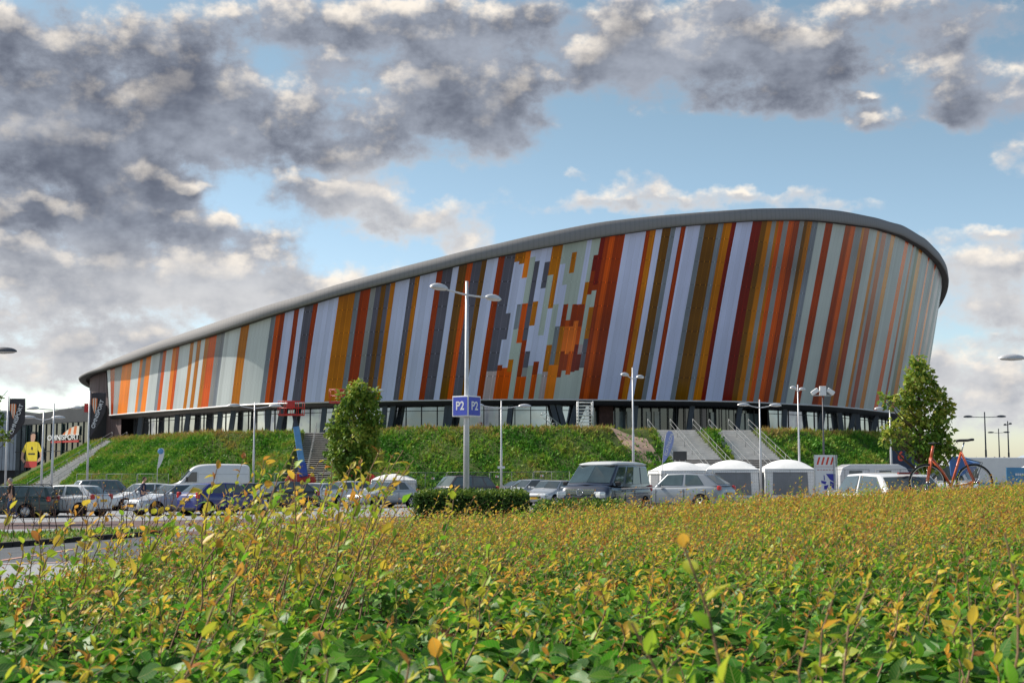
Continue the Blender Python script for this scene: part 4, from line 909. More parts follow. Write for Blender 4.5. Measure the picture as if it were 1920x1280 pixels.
# ---------------------------------------------------------------- site fence
m_fence = mat('dull_fence_wire', (.20, .21, .215), .6, .4, .3, .15, 5)
def fence(pts, label):
    o = empty('site_fence', (pts[0][0], pts[0][1], 0), 0, label, 'fence'); O = Vector((pts[0][0], pts[0][1]))
    first = {}
    for a, b_ in zip(pts[:-1], pts[1:]):
        a = Vector(a); b_ = Vector(b_); L_ = (b_-a).length; n = max(1, round(L_/3.45)); d = (b_-a)/n; wd = d.length
        for k in range(n):
            p = a+d*k; z = G(p.x, p.y)
            if 'p' not in first:
                mb = MB(); zz = (0.12, 2.0)
                for x in (.04, wd-.04): mb.tube([(x, 0, 0), (x, 0, 2.02)], .021, 6)
                mb.tube([(wd/2, 0, .12), (wd/2, 0, 2.0)], .016, 6)
                for q in zz: mb.tube([(.04, 0, q), (wd-.04, 0, q)], .02, 6)
                for i in range(1, 25): mb.bar((wd*i/25, 0, .12), (wd*i/25, 0, 2.0), .006)
                for i in range(1, 9): mb.bar((.04, .006, .12+1.88*i/9), (wd-.04, .006, .12+1.88*i/9), .006)
                q_ = mb.build('fence_panel', m_fence, o); first['p'] = q_
                mb = MB(); mb.box((0, 0, .07), (.24, .66, .14)); f = bevel(mb.build('concrete_foot', M['concrete'], q_), .02)
            else:
                q_ = first['p'].copy(); COL.objects.link(q_); q_.parent = o
                f = first['p'].children[0].copy(); COL.objects.link(f); f.parent = q_
            q_.location = (p.x-O.x, p.y-O.y, z); q_.rotation_euler = (0, 0, math.atan2(d.y, d.x))
    return o
fence([(Xof(440, 101), 101), (Xof(1000, 100), 100), (Xof(1330, 92), 91.5), (Xof(1740, 89), 89)], 'long temporary wire mesh fence at the foot of the embankment')
fence([(Xof(150, 110), 110), (Xof(322, 106), 106)], 'short temporary mesh fence behind the parked cars at the left')
def small_sign(px, py, Y, w_, h_, name, label, m, cat='sign', group=None):
    p = atY(px, py, Y); mb = MB(); mb.box((0, 0, 0), (w_, .03, h_)); o = mb.build(name, m, None, p); return tag(bevel(o, .008), label, cat, group)
for px, py, yy, lab in ((812, 896.5, 99.9, 'small orange and white notice on the fence left of the grey estate'), (932, 893, 99.8, 'small notice on the fence between the two lamp posts'), (1016, 891.5, 99.4, 'small notice on the fence left of the camper van')):
    o = small_sign(px, py, yy, .24, .14, 'fence_notice', lab, M['white'], 'notice', 'small notices on the mesh fence')
    mb = MB(); mb.box((-.04, -.018, 0), (.1, .01, .1)); mb.build('orange_panel', M['orange'], o)
# ---------------------------------------------------------------- dome tents
m_tent = mat('tent_white', (.80, .80, .80), .7, 0, .3, .05, 1.5, bump=.25, bscale=2.5); m_mesh = mat('tent_mesh_grey', (.23, .24, .26), .8, 0, .2, .12, 1)
def dome_tent(px, Y, W_, H_, label, wall=m_mesh, rz=0., group='white dome tents behind the fence'):
    x = Xof(px, Y); o = empty('dome_tent', (x, Y, G(x, Y)), rz, label, 'tent', group); h = W_/2; ev = H_*.765; n = 12
    vs = []; fs = []
    for i in range(n+1):
        for j in range(n+1):
            a, b_ = -1+2*i/n, -1+2*j/n; e = (1-abs(a)**2.3)*(1-abs(b_)**2.3)
            ridge = .045*math.cos(math.pi*(abs(a)-abs(b_)))*(1-max(abs(a), abs(b_)))
            vs.append((a*h, b_*h, ev+(H_-ev)*max(0, e)**.9+ridge*.3))
    for i in range(n):
        for j in range(n): q = i*(n+1)+j; fs.append((q, q+n+1, q+n+2, q+1))
    mb = MB().add(vs, fs, 0, True)
    for s, t_ in ((-1, 0), (1, 0), (0, -1), (0, 1)):       # valance
        if s: a, b_ = (s*h, -h), (s*h, h)
        else: a, b_ = (-h, t_*h), (h, t_*h)
        mb.add([(a[0], a[1], ev), (b_[0], b_[1], ev), (b_[0]*1.015, b_[1]*1.015, ev-.24), (a[0]*1.015, a[1]*1.015, ev-.24)], [(0, 1, 2, 3)])
    mb.build('roof', m_tent, o)
    for sx in (-1, 1):
        for sy in (-1, 1): mb = MB(); mb.tube([(sx*h*1.06, sy*h*1.06, 0), (sx*h*.99, sy*h*.99, ev)], .03, 6); mb.build('leg', M['gal'], o)
    k = .97*h
    for a, b_ in (((-k, -k), (k, -k)), ((k, -k), (k, k)), ((-k, k), (-k, -k)), ((k, k), (-k, k))):
        A, B = Vector((a[0], a[1], 0)), Vector((b_[0], b_[1], 0)); wb = MB(); fl = MB(); up = Vector((0, 0, ev-.1))
        P = lambda u, v: A.lerp(B, u)*(1.05-.05*v)+up*v
        fl.add([P(.15, .13), P(.85, .13), P(.85, .93), P(.15, .93)], [(0, 1, 2, 3)]); w_ = fl.build('side_panel', wall, o)
        wb.add([P(0, 0), P(1, 0), P(1, .13), P(0, .13), P(0, 1), P(.15, .93), P(.15, .13), P(.85, .13), P(.85, .93), P(1, 1)], [(0, 1, 2, 3), (0, 6, 5, 4), (7, 1, 9, 8), (4, 5, 8, 9)]); wb.build('side_border', m_tent, w_)
    return o
dome_tent(1271, 96, 3.6, 2.62, 'white dome tent behind the silver crossover, leftmost of three', rz=.15)
dome_tent(1369, 96, 3.6, 2.72, 'white dome tent with grey mesh sides, middle of three', rz=-.12)
dome_tent(1471, 95, 3.5, 2.72, 'white dome tent with grey mesh sides beside the hazard board', rz=-.06)
dome_tent(1312, 102, 2.6, 2.55, 'small pale blue roofed tent peeking out between two dome tents', wall=mat('tent_pale_blue', (.45, .62, .70), .7, 0, .3, .06, 2), group='party tents behind the cars')
dome_tent(740, 104, 3.4, 1.9, 'low white tent behind the silver saloon', wall=m_tent, rz=.1, group='party tents behind the cars')
# ---------------------------------------------------------------- hazard board, six sign, black board
x = Xof(1545, 86); hz = empty('notice_board', (x, 86, G(x, 86)), .12, 'white board with red hazard stripes and a blue emblem', 'board'); zt = CAMZ+(888-853)/FPX*86*1.004-hz.location.z
mb = MB(); mb.box((-.08, 0, zt/2+.15), (1.40, .06, zt-.3)); bevel(mb.build('panel', M['white'], hz), .01)
for sx_ in (-.80, .48, .68):
    mb = MB(); mb.bar((sx_, -.06, 0), (sx_, -.06, zt), .05); mb.build('post', M['gal'], hz)
mb = MB()
for k in range(4):
    a = -.66+k*.30; mb.prism([(a, -.035, zt-.62), (a+.12, -.035, zt-.62), (a+.27, -.035, zt-.14), (a+.15, -.035, zt-.14)], (0, -.006, 0))
fixn(mb.build('hazard_stripes', mat('hazard_red', (.68, .07, .04), .5, 0, .4, .08, 3), hz))
mb = MB(); mb.bar((-.75, -.036, zt-.75), (.58, -.036, zt-.75), .012, .03)
for i, wl in enumerate((.15, .1, .17, .12, .14, .1)): mb.box((-.55+i*.19, -.036, zt-.95), (wl, .008, .07))
mb.build('faded_text_line', mat('faded_pink', (.55, .36, .36), .6, 0, .3, .2, 9), hz)
mb = MB(); e0 = zt-1.2
for pl_ in ([(-.05, e0), (.55, e0), (.55, e0-.55), (.22, e0-.38)], [(-.38, e0-.42), (-.02, e0-.5), (-.1, e0-.68), (-.36, e0-.58)], [(-.2, e0-.1), (-.15, e0-.08), (-.13, e0-.4), (-.19, e0-.4)], [(.22, e0-.45), (.55, e0-.6), (.5, e0-1.0), (.2, e0-.75)], [(-.18, e0-.75), (.1, e0-.7), (.0, e0-1.0), (-.2, e0-.98)]):
    mb.prism([(a, -.036, z) for a, z in pl_], (0, -.006, 0))
fixn(mb.build('blue_emblem', mat('emblem_blue', (.04, .045, .36), .5, 0, .4, .1, 3), hz))
p = atY(1700, 862, 103); six = empty('gate_wall', (p.x, 103, 0), 0, 'dark blue wall panel with a red number 6 at the embankment end', 'wall')
mb = MB(); mb.box((0, 0, 1.9), (2.2, .3, 3.75)); bevel(mb.build('panel', mat('navy_panel', (.02, .035, .075), .5, .1, .4, .2, 1), six), .02)
text_mesh('number', '6', 1.02, mat('six_red', (.70, .09, .05), .5, 0, .4, .05, 3), facing((-.50, -.17, CAMZ+(888-856)/FPX*103), (1, 0, 0)), six, .01, bold=.02)
mb = MB(); mb.box((-1.9, .2, 1.2), (1.6, .4, 2.6)); mb.build('grey_wall', M['concrete'], six)
p = atY(1275, 854, 98); bb = empty('black_board', (p.x, 98, G(p.x, 98)), .05, 'black rectangular board standing at the foot of the wide stairs', 'board')
zc = p.z-bb.location.z; mb = MB(); mb.box((0, 0, zc), (1.0, .06, .64)); bevel(mb.build('panel', mat('black_sheet', (.02, .022, .025), .4, 0, .5, .2, 3), bb), .01)
for sx_ in (-.4, .4): mb = MB(); mb.bar((sx_, .05, 0), (sx_, .05, zc+.3), .04); mb.build('leg', M['gal'], bb)
# ---------------------------------------------------------------- boom lifts
def boom_lift(px, Y, pts, label, pxb, pyb, boom_m, jib=True):
    x = Xof(px, Y); g_ = G(x, Y); o = empty('boom_lift', (x, Y, g_), 0, label, 'boom lift', 'boom lifts'); O = o.location
    mb = MB(); mb.box((0, 0, .72), (2.3, 1.7, .42)); mb.box((.1, 0, 1.1), (2.0, 1.5, .5)); bevel(mb.build('chassis', M['red'], o), .07)
    mb = MB(); mb.prism([(-1.15, -.6, 1.35), (1.2, -.6, 1.35), (1.0, -.6, 1.85), (.3, -.6, 2.02), (-.8, -.6, 1.9)], (0, 1.2, 0)); bevel(fixn(mb.build('engine_cover', M['red'], o)), .08)
    for sx_ in (-.8, .8):
        for sy in (-.85, .85):
            mb = MB(); mb.lathe([(.02, -.13), (.3, -.15), (.42, -.12), (.44, 0), (.42, .12), (.3, .15), (.02, .13)], 18, Matrix.Translation((sx_, sy, .44)) @ Matrix.Rotation(R(90), 4, 'X')); mb.build('wheel', M['tyre'], o)
    w3 = [atY(a, b_, c)-O for a, b_, c in pts]
    for i, (a, b_) in enumerate(zip(w3[:-1], w3[1:])):
        s_ = .62-.16*i; mb = MB(); mb.bar(a, b_, s_*.8, s_); bevel(mb.build('boom_section', boom_m[i % len(boom_m)], o), .04)
    q = atY(pxb, pyb, pts[-1][2]-.4)-O; w_, d_, h_ = 1.9, .9, 1.1
    if jib: mb = MB(); mb.bar(w3[-1], q+Vector((0, .3, .3)), .2, .25); mb.build('jib', M['bluep'], o)
    mb = MB(); mb.box(q+Vector((0, 0, .06)), (w_, d_, .12))
    bk = mb.build('basket', M['red'], o); mb = MB()
    for z in (.6, 1.1):
        for a, b_ in (((-1, -1), (1, -1)), ((1, -1), (1, 1)), ((1, 1), (-1, 1)), ((-1, 1), (-1, -1))): mb.tube([q+Vector((a[0]*w_/2, a[1]*d_/2, z)), q+Vector((b_[0]*w_/2, b_[1]*d_/2, z))], .025, 6)
    for i in range(5):
        for sy in (-1, 1): mb.tube([q+Vector((-w_/2+w_*i/4, sy*d_/2, .1)), q+Vector((-w_/2+w_*i/4, sy*d_/2, 1.1))], .022, 6)
    mb.build('basket_rail', M['red'], bk)
    mb = MB(); mb.box(q+Vector((.05, -d_/2-.02, .85)), (.6, .12, .5)); bevel(mb.build('control_panel', M['red'], bk), .03)
    return o
boom_lift(566, 103, [(570, 893, 102.2), (566, 868, 102.4), (555.5, 800, 103), (551, 775, 103.2)], 'red boom lift with light blue boom raised in front of the dark stairs', 546, 779, [M['bluep'], M['sky'], M['steelblue']], jib=False)
boom_lift(680, 105, [(674, 893, 105.5), (664, 830, 106), (655, 768, 106.5)], 'red boom lift mostly hidden behind the round tree', 641, 756, [M['dark'], M['dark']])
# ---------------------------------------------------------------- scaffold on the plateau
p = atZ(1104, 805, PLAT); o = empty('scaffold_tower', (p.x, p.y+6, PLAT), .1, 'white rolling scaffold tower beside the entrance', 'scaffold'); mb = MB()
w_, d_, h_ = 1.35, .8, 2.75
for a in (-1, 1):
    for b_ in (-1, 1): mb.tube([(a*w_/2, b_*d_/2, 0), (a*w_/2, b_*d_/2, h_)], .045, 6)
mb.build('upright', M['white'], o); mb = MB()
for i in range(9):
    z = .25+i*.3
    for b_ in (-1, 1): mb.tube([(-w_/2, b_*d_/2, z), (w_/2, b_*d_/2, z)], .032, 6)
    for a in (-1, 1): mb.tube([(a*w_/2, -d_/2, z), (a*w_/2, d_/2, z)], .03, 6)
mb.build('rungs', M['white'], o); mb = MB(); mb.tube([(-w_/2, -d_/2-.02, .3), (w_/2, -d_/2-.02, 2.6)], .025, 6); mb.box((0, 0, 1.5), (w_, d_, .05)); mb.build('deck', M['gal'], o)
a, b_ = atZ(1048, 804, PLAT+.1), atY(1013, 779, 118); a = Vector((atY(1049, 804, 118).x, 118, PLAT)); o = empty('leaning_truss', a, 0, 'silver lattice truss leaning to the left on the plateau', 'truss'); d = b_-a; u = d.normalized(); w2 = Vector((u.z, 0, -u.x))*.45
mb = MB()
for s_ in (0, 1): mb.tube([w2*s_, w2*s_+d], .035, 6)
for i in range(7): mb.tube([d*(i/7), d*((i+1)/7)+w2] if i % 2 else [d*(i/7)+w2, d*((i+1)/7)], .022, 6)
mb.tube([Vector((0, 0, 0)), w2], .03, 6); mb.tube([d, d+w2], .03, 6); mb.build('lattice', M['gal'], o)
mb = MB(); mb.tube([d*.55, Vector((.2, .9, .0))+d*.35*Vector((1, 0, 0)).x+Vector((0, 0, -d.z*.0))], .02, 6); mb.build('prop', M['gal'], o)
# ---------------------------------------------------------------- vehicles
def lerpq(q, u, v): return (q[0].lerp(q[1], u)).lerp(q[3].lerp(q[2], u), v)
_wheel = {}
def wheel_meshes(r, w_, rimm, spokes):
    k = (r, w_, rimm.name, spokes)
    if k in _wheel: return _wheel[k]
    T = Matrix.Rotation(R(90), 4, 'X'); mb = MB(); mb.lathe([(r*.66, -w_/2), (r*.90, -w_/2), (r*.985, -w_*.36), (r, -w_*.2), (r, w_*.2), (r*.985, w_*.36), (r*.90, w_/2), (r*.66, w_/2)], 28, T)
    tm = mb.mesh('tyre', M['tyre']); mb = MB(); mb.lathe([(r*.67, -w_*.3), (r*.67, w_*.46), (r*.60, w_*.47), (r*.585, w_*.30), (0.001, w_*.26)], 28, T, 1)
    mb.lathe([(r*.68, w_*.40), (r*.67, w_*.5), (r*.60, w_*.49), (r*.59, w_*.3)], 28, T, 0); mb.lathe([(r*.14, w_*.25), (r*.13, w_*.5), (.001, w_*.5)], 12, T, 0)
    if spokes:
        for i in range(spokes):
            a = 2*math.pi*i/spokes; d = Vector((math.cos(a), 0, math.sin(a))); mb.bar(d*r*.1+Vector((0, -w_*.42, 0)), d*r*.63+Vector((0, -w_*.44, 0)), w_*.14, r*.17, 0)
    else: mb.lathe([(r*.56, w_*.38), (r*.5, w_*.47), (r*.2, w_*.5), (.001, w_*.46)], 24, T, 0)
    rm = mb.mesh('rim', [rimm, M['arch']]); _wheel[k] = (tm, rm); return _wheel[k]
def car(label, cat, x, y, heading, body, spec, group='cars parked on the lot', name='parked_car', plate=None, rimm=None, spokes=5, glass=None, z=None, lowbody=None, rack=False):
    """heading in degrees from +X; spec: dict of measures. Local +x = forward, +y = left."""
    S = dict(L=4.1, W=1.75, H=1.47, wb=2.55, fo=.82, wr=.31, zb=.19, nose=.62, hood=.84, cowl=.96, belt=.98, tail=1.0, xc=1.05, xr=1.75, xe=3.35, xt=3.98, deck=None, front=[(.0, .50), (.04, .66), (.16, .75)], rear=.05, win=[(.02, .46), (.50, .93)], tum=.80, vtop=.90, rw=True, bulge=.10)
    S.update(spec); L_, W_, H_ = S['L'], S['W'], S['H']
    zz = G(x, y) if z is None else z
    o = empty(name, (x, y, zz), R(heading), label, cat, group); glass = glass or M['glass']; rimm = rimm or M['rim']
    X = lambda q: L_/2-q                        # q metres from the nose
    # lower body
    st = [(0, S['front'][0][1], .70), (S['front'][1][0], S['front'][1][1], .84), (S['front'][2][0], S['front'][2][1], .93), (.45, S['nose']+.14 if S['nose']+.14 < S['hood'] else S['hood']-.03, .97), (S['xc']*.75, S['hood'], .99), (S['xc'], S['cowl'], 1.), (S['xc']+.35, S['belt']-.01, 1.), (L_*.55, S['belt'], 1.), (L_-.75, S['tail'] if S['deck'] is None else S['deck'], .995), (L_-.22, (S['tail'] if S['deck'] is None else S['deck'])-.01, .965), (L_-.04, (S['tail'] if S['deck'] is None else S['deck'])-.10, .90), (L_, .62, .82)]
    vs = []; hw = W_/2
    for q, zt, wf in st:
        w_ = hw*wf; zb = S['zb'] if .3 < q < L_-.25 else S['zb']+.06; zt = max(zt, zb+.2); mid = zb+(zt-zb)*.55
        half = [(0, zb), (w_*.86, zb), (w_*.985, zb+.10), (w_, mid), (w_*.985, zt-.13 if zt-.13 > mid else mid+.02), (w_*.90, zt-.012), (w_*.55, zt+.012), (0, zt+.022)]
        ring = half+[(-a, b_) for a, b_ in half[1:-1]][::-1]; vs += [(X(q), a, b_) for a, b_ in ring]
    nr = 14; fs = []
    for i in range(len(st)-1):
        for k in range(nr): fs.append((i*nr+k, i*nr+(k+1) % nr, (i+1)*nr+(k+1) % nr, (i+1)*nr+k))
    fs.append(tuple(range(nr))[::-1]); fs.append(tuple((len(st)-1)*nr+k for k in range(nr)))
    mb = MB().add(vs, fs, 0, True); bd = subsurf(fixn(mb.build('body', body, o)), 2)
    # dark sill strip along the bottom
    mb = MB()
    for s_ in (-1, 1): mb.box((X(L_/2), s_*(hw-.045), S['zb']+.035), (S['wb']-S['wr']*2.3, .10, .11))
    bevel(mb.build('sill', M['plastic'], o), .015)
    # cabin
    bw, rw_ = hw*.93, hw*S['tum']; zb_ = S['belt']-.04; ze = H_-.035; tz = S['tail']-.04
    P = {}
    for s_, nm in ((1, 'l'), (-1, 'r')):
        P['bf'+nm] = Vector((X(S['xc']+.12), s_*bw*.97, S['cowl']-.03)); P['br'+nm] = Vector((X(S['xt']-.03), s_*bw*.93, tz))
        P['rf'+nm] = Vector((X(S['xr']+.06), s_*rw_, ze)); P['rr'+nm] = Vector((X(S['xe']-.02), s_*rw_*.95, ze-.02))
        P['rm'+nm] = Vector((X((S['xr']+S['xe'])/2), s_*rw_*1.01, H_-.012)); P['bm'+nm] = Vector((X((S['xc']+S['xt'])/2), s_*bw, zb_))
    P['bfc'] = Vector((X(S['xc']-S['bulge']+.04), 0, S['cowl']-.01)); P['rfc'] = Vector((X(S['xr']-.07), 0, ze+.02)); P['rrc'] = Vector((X(S['xe']+.06), 0, ze+.0)); P['brc'] = Vector((X(S['xt']+.05), 0, tz)); P['rmc'] = Vector((X((S['xr']+S['xe'])/2), 0, H_+.015))
    names = list(P); ix = {k: i for i, k in enumerate(names)}
    fl = [('bfl', 'bfc', 'rfc', 'rfl'), ('bfc', 'bfr', 'rfr', 'rfc'), ('brl', 'rrl', 'rrc', 'brc'), ('brc', 'rrc', 'rrr', 'brr'), ('rfl', 'rfc', 'rmc', 'rml'), ('rfc', 'rfr', 'rmr', 'rmc'), ('rml', 'rmc', 'rrc', 'rrl'), ('rmc', 'rmr', 'rrr', 'rrc'),
          ('bfl', 'rfl', 'rml', 'bml'), ('bml', 'rml', 'rrl', 'brl'), ('bfr', 'bmr', 'rmr', 'rfr'), ('bmr', 'brr', 'rrr', 'rmr')]
    mb = MB().add([P[k] for k in names], [tuple(ix[k] for k in f) for f in fl]); cb = fixn(mb.build('cabin', body, o)); bevel(cb, .06, 3)
    for p_ in cb.data.polygons: p_.use_smooth = True
    def pane(name, q, rects, outw, ext=.016):
        mb = MB()
        for u0, u1, v0, v1 in rects:
            nrm = (q[1]-q[0]).cross(q[3]-q[0]).normalized()
            if nrm.dot(outw) < 0: nrm = -nrm
            c4 = [lerpq(q, u0, v0), lerpq(q, u1, v0), lerpq(q, u1, v1), lerpq(q, u0, v1)]; mb.prism([p-nrm*.02 for p in c4], nrm*(.02+ext))
        return bevel(fixn(mb.build(name, glass, o)), .012, 2)
    pane('windscreen', [P['bfl'], P['bfc'], P['rfc'], P['rfl']], [(.07, 1., .10, .93)], Vector((1, 0, .5))).data
    pane('windscreen', [P['bfr'], P['bfc'], P['rfc'], P['rfr']], [(.07, 1., .10, .93)], Vector((1, 0, .5)))
    if S['rw']:
        v0 = .14
        pane('rear_window', [P['brl'], P['brc'], P['rrc'], P['rrl']], [(.10, 1., v0, .88)], Vector((-1, 0, .3))); pane('rear_window', [P['brr'], P['brc'], P['rrc'], P['rrr']], [(.10, 1., v0, .88)], Vector((-1, 0, .3)))
    for nm, s_ in (('l', 1), ('r', -1)):
        q = [P['bf'+nm], P['br'+nm], P['rr'+nm], P['rf'+nm]]
        # the side is two planes meeting at the middle: windows follow the two halves
        qa = [P['bf'+nm], P['bm'+nm], P['rm'+nm], P['rf'+nm]]; qb = [P['bm'+nm], P['br'+nm], P['rr'+nm], P['rm'+nm]]
        for w_ in S['win']:
            u0, u1 = w_[0]*2, w_[1]*2
            if u1 <= 1.001: pane('side_window', qa, [(u0+.03, u1, .12, S['vtop'])], Vector((0, s_, 0)), .014)
            elif u0 >= .999: pane('side_window', qb, [(u0-1, u1-1, .12, S['vtop'])], Vector((0, s_, 0)), .014)
        # mirror and door handles
        pm = P['bf'+nm]+Vector((-.32, s_*.16, .06)); mb = MB(); mb.box(pm, (.12, .22, .15)); bevel(mb.build('door_mirror', lowbody or M['plastic'] if cat == 'van' else body, o), .04, 3)
        for w_ in S['win'][:2]:
            mb = MB(); mb.box((P['bf'+nm].x+(P['br'+nm].x-P['bf'+nm].x)*(w_[1]-.03), s_*(hw*.985), S['belt']-.17), (.16, .035, .03)); mb.build('door_handle', M['chrome'] if cat != 'van' else M['plastic'], o)
        for u in [S['win'][0][0]+.02]+[(a[1]+.02) for a in S['win'][:2]]:
            xx = P['bf'+nm].x+(P['br'+nm].x-P['bf'+nm].x)*u; mb = MB(); mb.bar((xx, s_*(hw+.001), S['zb']+.16), (xx, s_*(hw-.006), S['belt']-.13), .010, .014); mb.build('door_seam', M['arch'], o)
        # lights
        mb = MB(); rot = Matrix.Rotation(-s_*R(28), 3, 'Z'); hl = S.get('hl', (.24, .36, .15)); mb.box((X(.15), s_*hw*.72, S['nose']+.02), hl, rot=rot); subsurf(bevel(mb.build('headlight', M['lens'], o), .05, 2), 1)
        mb = MB(); tl = S.get('tl', (.18, .34)); mb.box((X(L_-.115), s_*hw*.84, S['tail']-.14+tl[1]*.08), (.16, .20, tl[1]*.72)); bevel(mb.build('tail_light', M['redlens'], o), .05, 3)
    # bumper grille, plates
    mb = MB(); mb.box((X(.03), 0, S['nose']-.12), (.10, W_*.46, .14)); bevel(mb.build('grille', M['plastic'], o), .02)
    mb = MB(); mb.box((X(.09), 0, S['zb']+.13), (.16, W_*.66, .13)); bevel(mb.build('front_bumper_intake', M['plastic'], o), .03)
    mb = MB(); mb.box((X(L_-.08), 0, S['zb']+.12), (.16, W_*.72, .15)); bevel(mb.build('rear_bumper', M['plastic'], o), .03)
    if plate:
        mb = MB(); mb.box((X(-.028), 0, S['nose']-.17), (.02, .5, .11)); mb.build('number_plate', plate, o)
        mb = MB(); mb.box((X(L_+.015), 0, .74), (.02, .5, .11)); mb.build('number_plate', plate, o)
    if rack:
        mb = MB()
        for s_ in (-1, 1): mb.tube([(X(S['xr']+.25), s_*rw_*.93, H_-.01), (X(S['xr']+.35), s_*rw_*.93, H_+.06), (X(S['xe']-.25), s_*rw_*.93, H_+.05), (X(S['xe']-.12), s_*rw_*.93, H_-.02)], .02, 6)
        mb.build('roof_rail', M['dark'], o)
    tm, rm = wheel_meshes(S['wr'], .21, rimm, spokes)
    for q in (S['fo'], S['fo']+S['wb']):
        for s_ in (-1, 1):
            mb = MB(); mb.lathe([(.01, -.12), (S['wr']*1.16, -.12), (S['wr']*1.16, .003), (S['wr']*1.10, .006), (.01, .006)], 28, Matrix.Translation((X(q), s_*hw*.998, S['wr']+.015)) @ Matrix.Rotation(R(90)*-s_, 4, 'X')); mb.build('wheel_arch', M['arch'], o)
            w_ = bpy.data.objects.new('wheel', rm); COL.objects.link(w_); w_.parent = o; w_.location = (X(q), s_*(hw-.075), S['wr']); w_.rotation_euler = (0, .4*q, 0 if s_ < 0 else math.pi)
            t_ = bpy.data.objects.new('tyre', tm); COL.objects.link(t_); t_.parent = w_
    return o
HATCH = {}
ESTATE = dict(L=4.75, W=1.76, H=1.46, wb=2.75, fo=.9, xc=1.45, xr=2.15, xe=4.35, xt=4.68, hood=.88, cowl=.95, belt=.95, tail=.98, win=[(.02, .34), (.37, .50), (.52, .66), (.70, .95)], tum=.78)
SUV = dict(L=4.5, W=1.84, H=1.68, wb=2.65, fo=.88, wr=.35, zb=.24, nose=.76, hood=1.0, cowl=1.08, belt=1.10, tail=1.12, xc=1.25, xr=1.85, xe=3.95, xt=4.38, front=[(0, .6), (.04, .8), (.16, .9)], win=[(.02, .47), (.51, .76), (.80, .95)], tum=.79)
SALOON = dict(L=4.5, W=1.77, H=1.43, wb=2.65, fo=.88, xc=1.3, xr=2.05, xe=3.35, xt=4.1, deck=1.0, tail=.99, hood=.85, cowl=.94, belt=.96, win=[(.03, .44), (.52, .84)])
CROSS = dict(L=4.4, W=1.82, H=1.60, wb=2.65, fo=.85, wr=.34, zb=.22, nose=.72, hood=.95, cowl=1.03, belt=1.05, tail=1.1, xc=1.2, xr=1.85, xe=3.6, xt=4.28, front=[(0, .56), (.04, .74), (.16, .85)], win=[(.02, .46), (.51, .80)], tum=.79)
PW = paint('white_car_paint', (.72, .73, .75)); PS = paint('silver_car_paint', (.42, .44, .47), .35); PG = paint('grey_car_paint', (.20, .21, .23), .4); PB = paint('blue_car_paint', (.010, .018, .17), .0); PK = paint('black_car_paint', (.010, .010, .013), .0)
PGR = paint('green_car_paint', (.022, .05, .05), .1); PBR = paint('bronze_grey_paint', (.085, .075, .08), .4); PN = paint('navy_grey_van_paint', (.010, .020, .048), .0)
car('dark green estate car with silver wheels, at the left edge', 'car', Xof(6, 61), 61.6, 183, PGR, dict(ESTATE, xe=4.5, xt=4.7), plate=M['yplate'], spokes=0, glass=M['glass_l'], rack=True)
car('white hatchback with black wheels beside the dark green estate', 'car', Xof(128, 63), 63.3, 163, PW, dict(HATCH, W=1.72, tail=1.03, win=[(.03, .45), (.51, .86)]), plate=M['yplate'], rimm=M['dark'], glass=M['glass_l'])
car('grey compact car behind the white hatchback', 'car', Xof(212, 77), 77, 30, PG, SUV, plate=M['yplate'], glass=M['glass_l'])
car('small white car behind the silver hatchback, next to the walking man', 'car', Xof(268, 74), 74.5, 215, PW, dict(HATCH), plate=M['yplate'])
car('silver white hatchback with yellow plate facing the camera, left of the blue car', 'car', Xof(325, 62.5), 63.2, 222, paint('pale_silver_paint', (.50, .52, .56), .3), dict(HATCH, L=4.25, xr=1.8, xe=3.4, xt=4.1, H=1.44), plate=M['yplate'])
car('dark blue hatchback with yellow plate, tail towards the camera', 'car', Xof(418, 61.5), 62.0, 48, PB, dict(HATCH, L=3.95, xc=.95, xr=1.6, xe=3.2, xt=3.82, tail=1.03, H=1.48, tl=(.2, .40)), plate=M['yplate'])
car('dark car almost hidden between the white van and the blue hatchback', 'car', Xof(462, 72), 72, 200, PK, dict(SALOON), plate=M['yplate'])
car('black hatchback facing left, behind dry hedge shoots', 'car', Xof(522, 68), 68.5, 222, PK, dict(HATCH, H=1.5), plate=M['yplate'])
car('white car half hidden by dry shoots, nose pointing left', 'car', Xof(594, 80), 80, 250, PW, dict(HATCH, H=1.38), plate=M['yplate'])
car('white car right of the lift, only its pale bonnet in sight', 'car', Xof(646, 84), 84, 215, PW, dict(HATCH), plate=M['yplate'])
car('silver saloon with yellow plate in front of the low white tent', 'car', Xof(716, 74), 75, 228, PS, dict(SALOON, H=1.46, L=4.3, xt=4.0), plate=M['yplate'], rack=False)
car('bronze grey estate with tall windows behind the trimmed hedge', 'car', Xof(857, 77), 78, 212, PBR, dict(SUV, L=4.75, xe=4.1, xt=4.6, H=1.74), plate=M['yplate'], rack=True, glass=M['glass_l'])
car('silver hatchback right of the trimmed hedge with dark windscreen', 'car', Xof(990, 86), 86, 215, PS, dict(HATCH, H=1.5), plate=M['yplate'])
car('silver car whose bonnet shows just left of the camper van', 'car', Xof(1037, 74), 75, 238, PS, dict(HATCH, H=1.42), plate=M['yplate'])
car('grey car behind the silver hatchback, only its roof in view', 'car', Xof(968, 95), 95, 205, PG, dict(HATCH, H=1.36), plate=M['yplate'])
CAMPER = dict(L=4.85, W=1.90, H=1.93, wb=3.0, fo=.92, wr=.35, zb=.24, nose=.82, hood=1.10, cowl=1.20, belt=1.13, tail=1.15, xc=.66, xr=1.62, xe=4.58, xt=4.82, front=[(0, .68), (.07, .88), (.20, .98)], win=[(.03, .27), (.31, .50), (.51, .71), (.74, .965)], tum=.81, vtop=.90, bulge=.14, hl=(.26, .46, .24))
vx, vy = Xof(1138, 48.5), 49.2
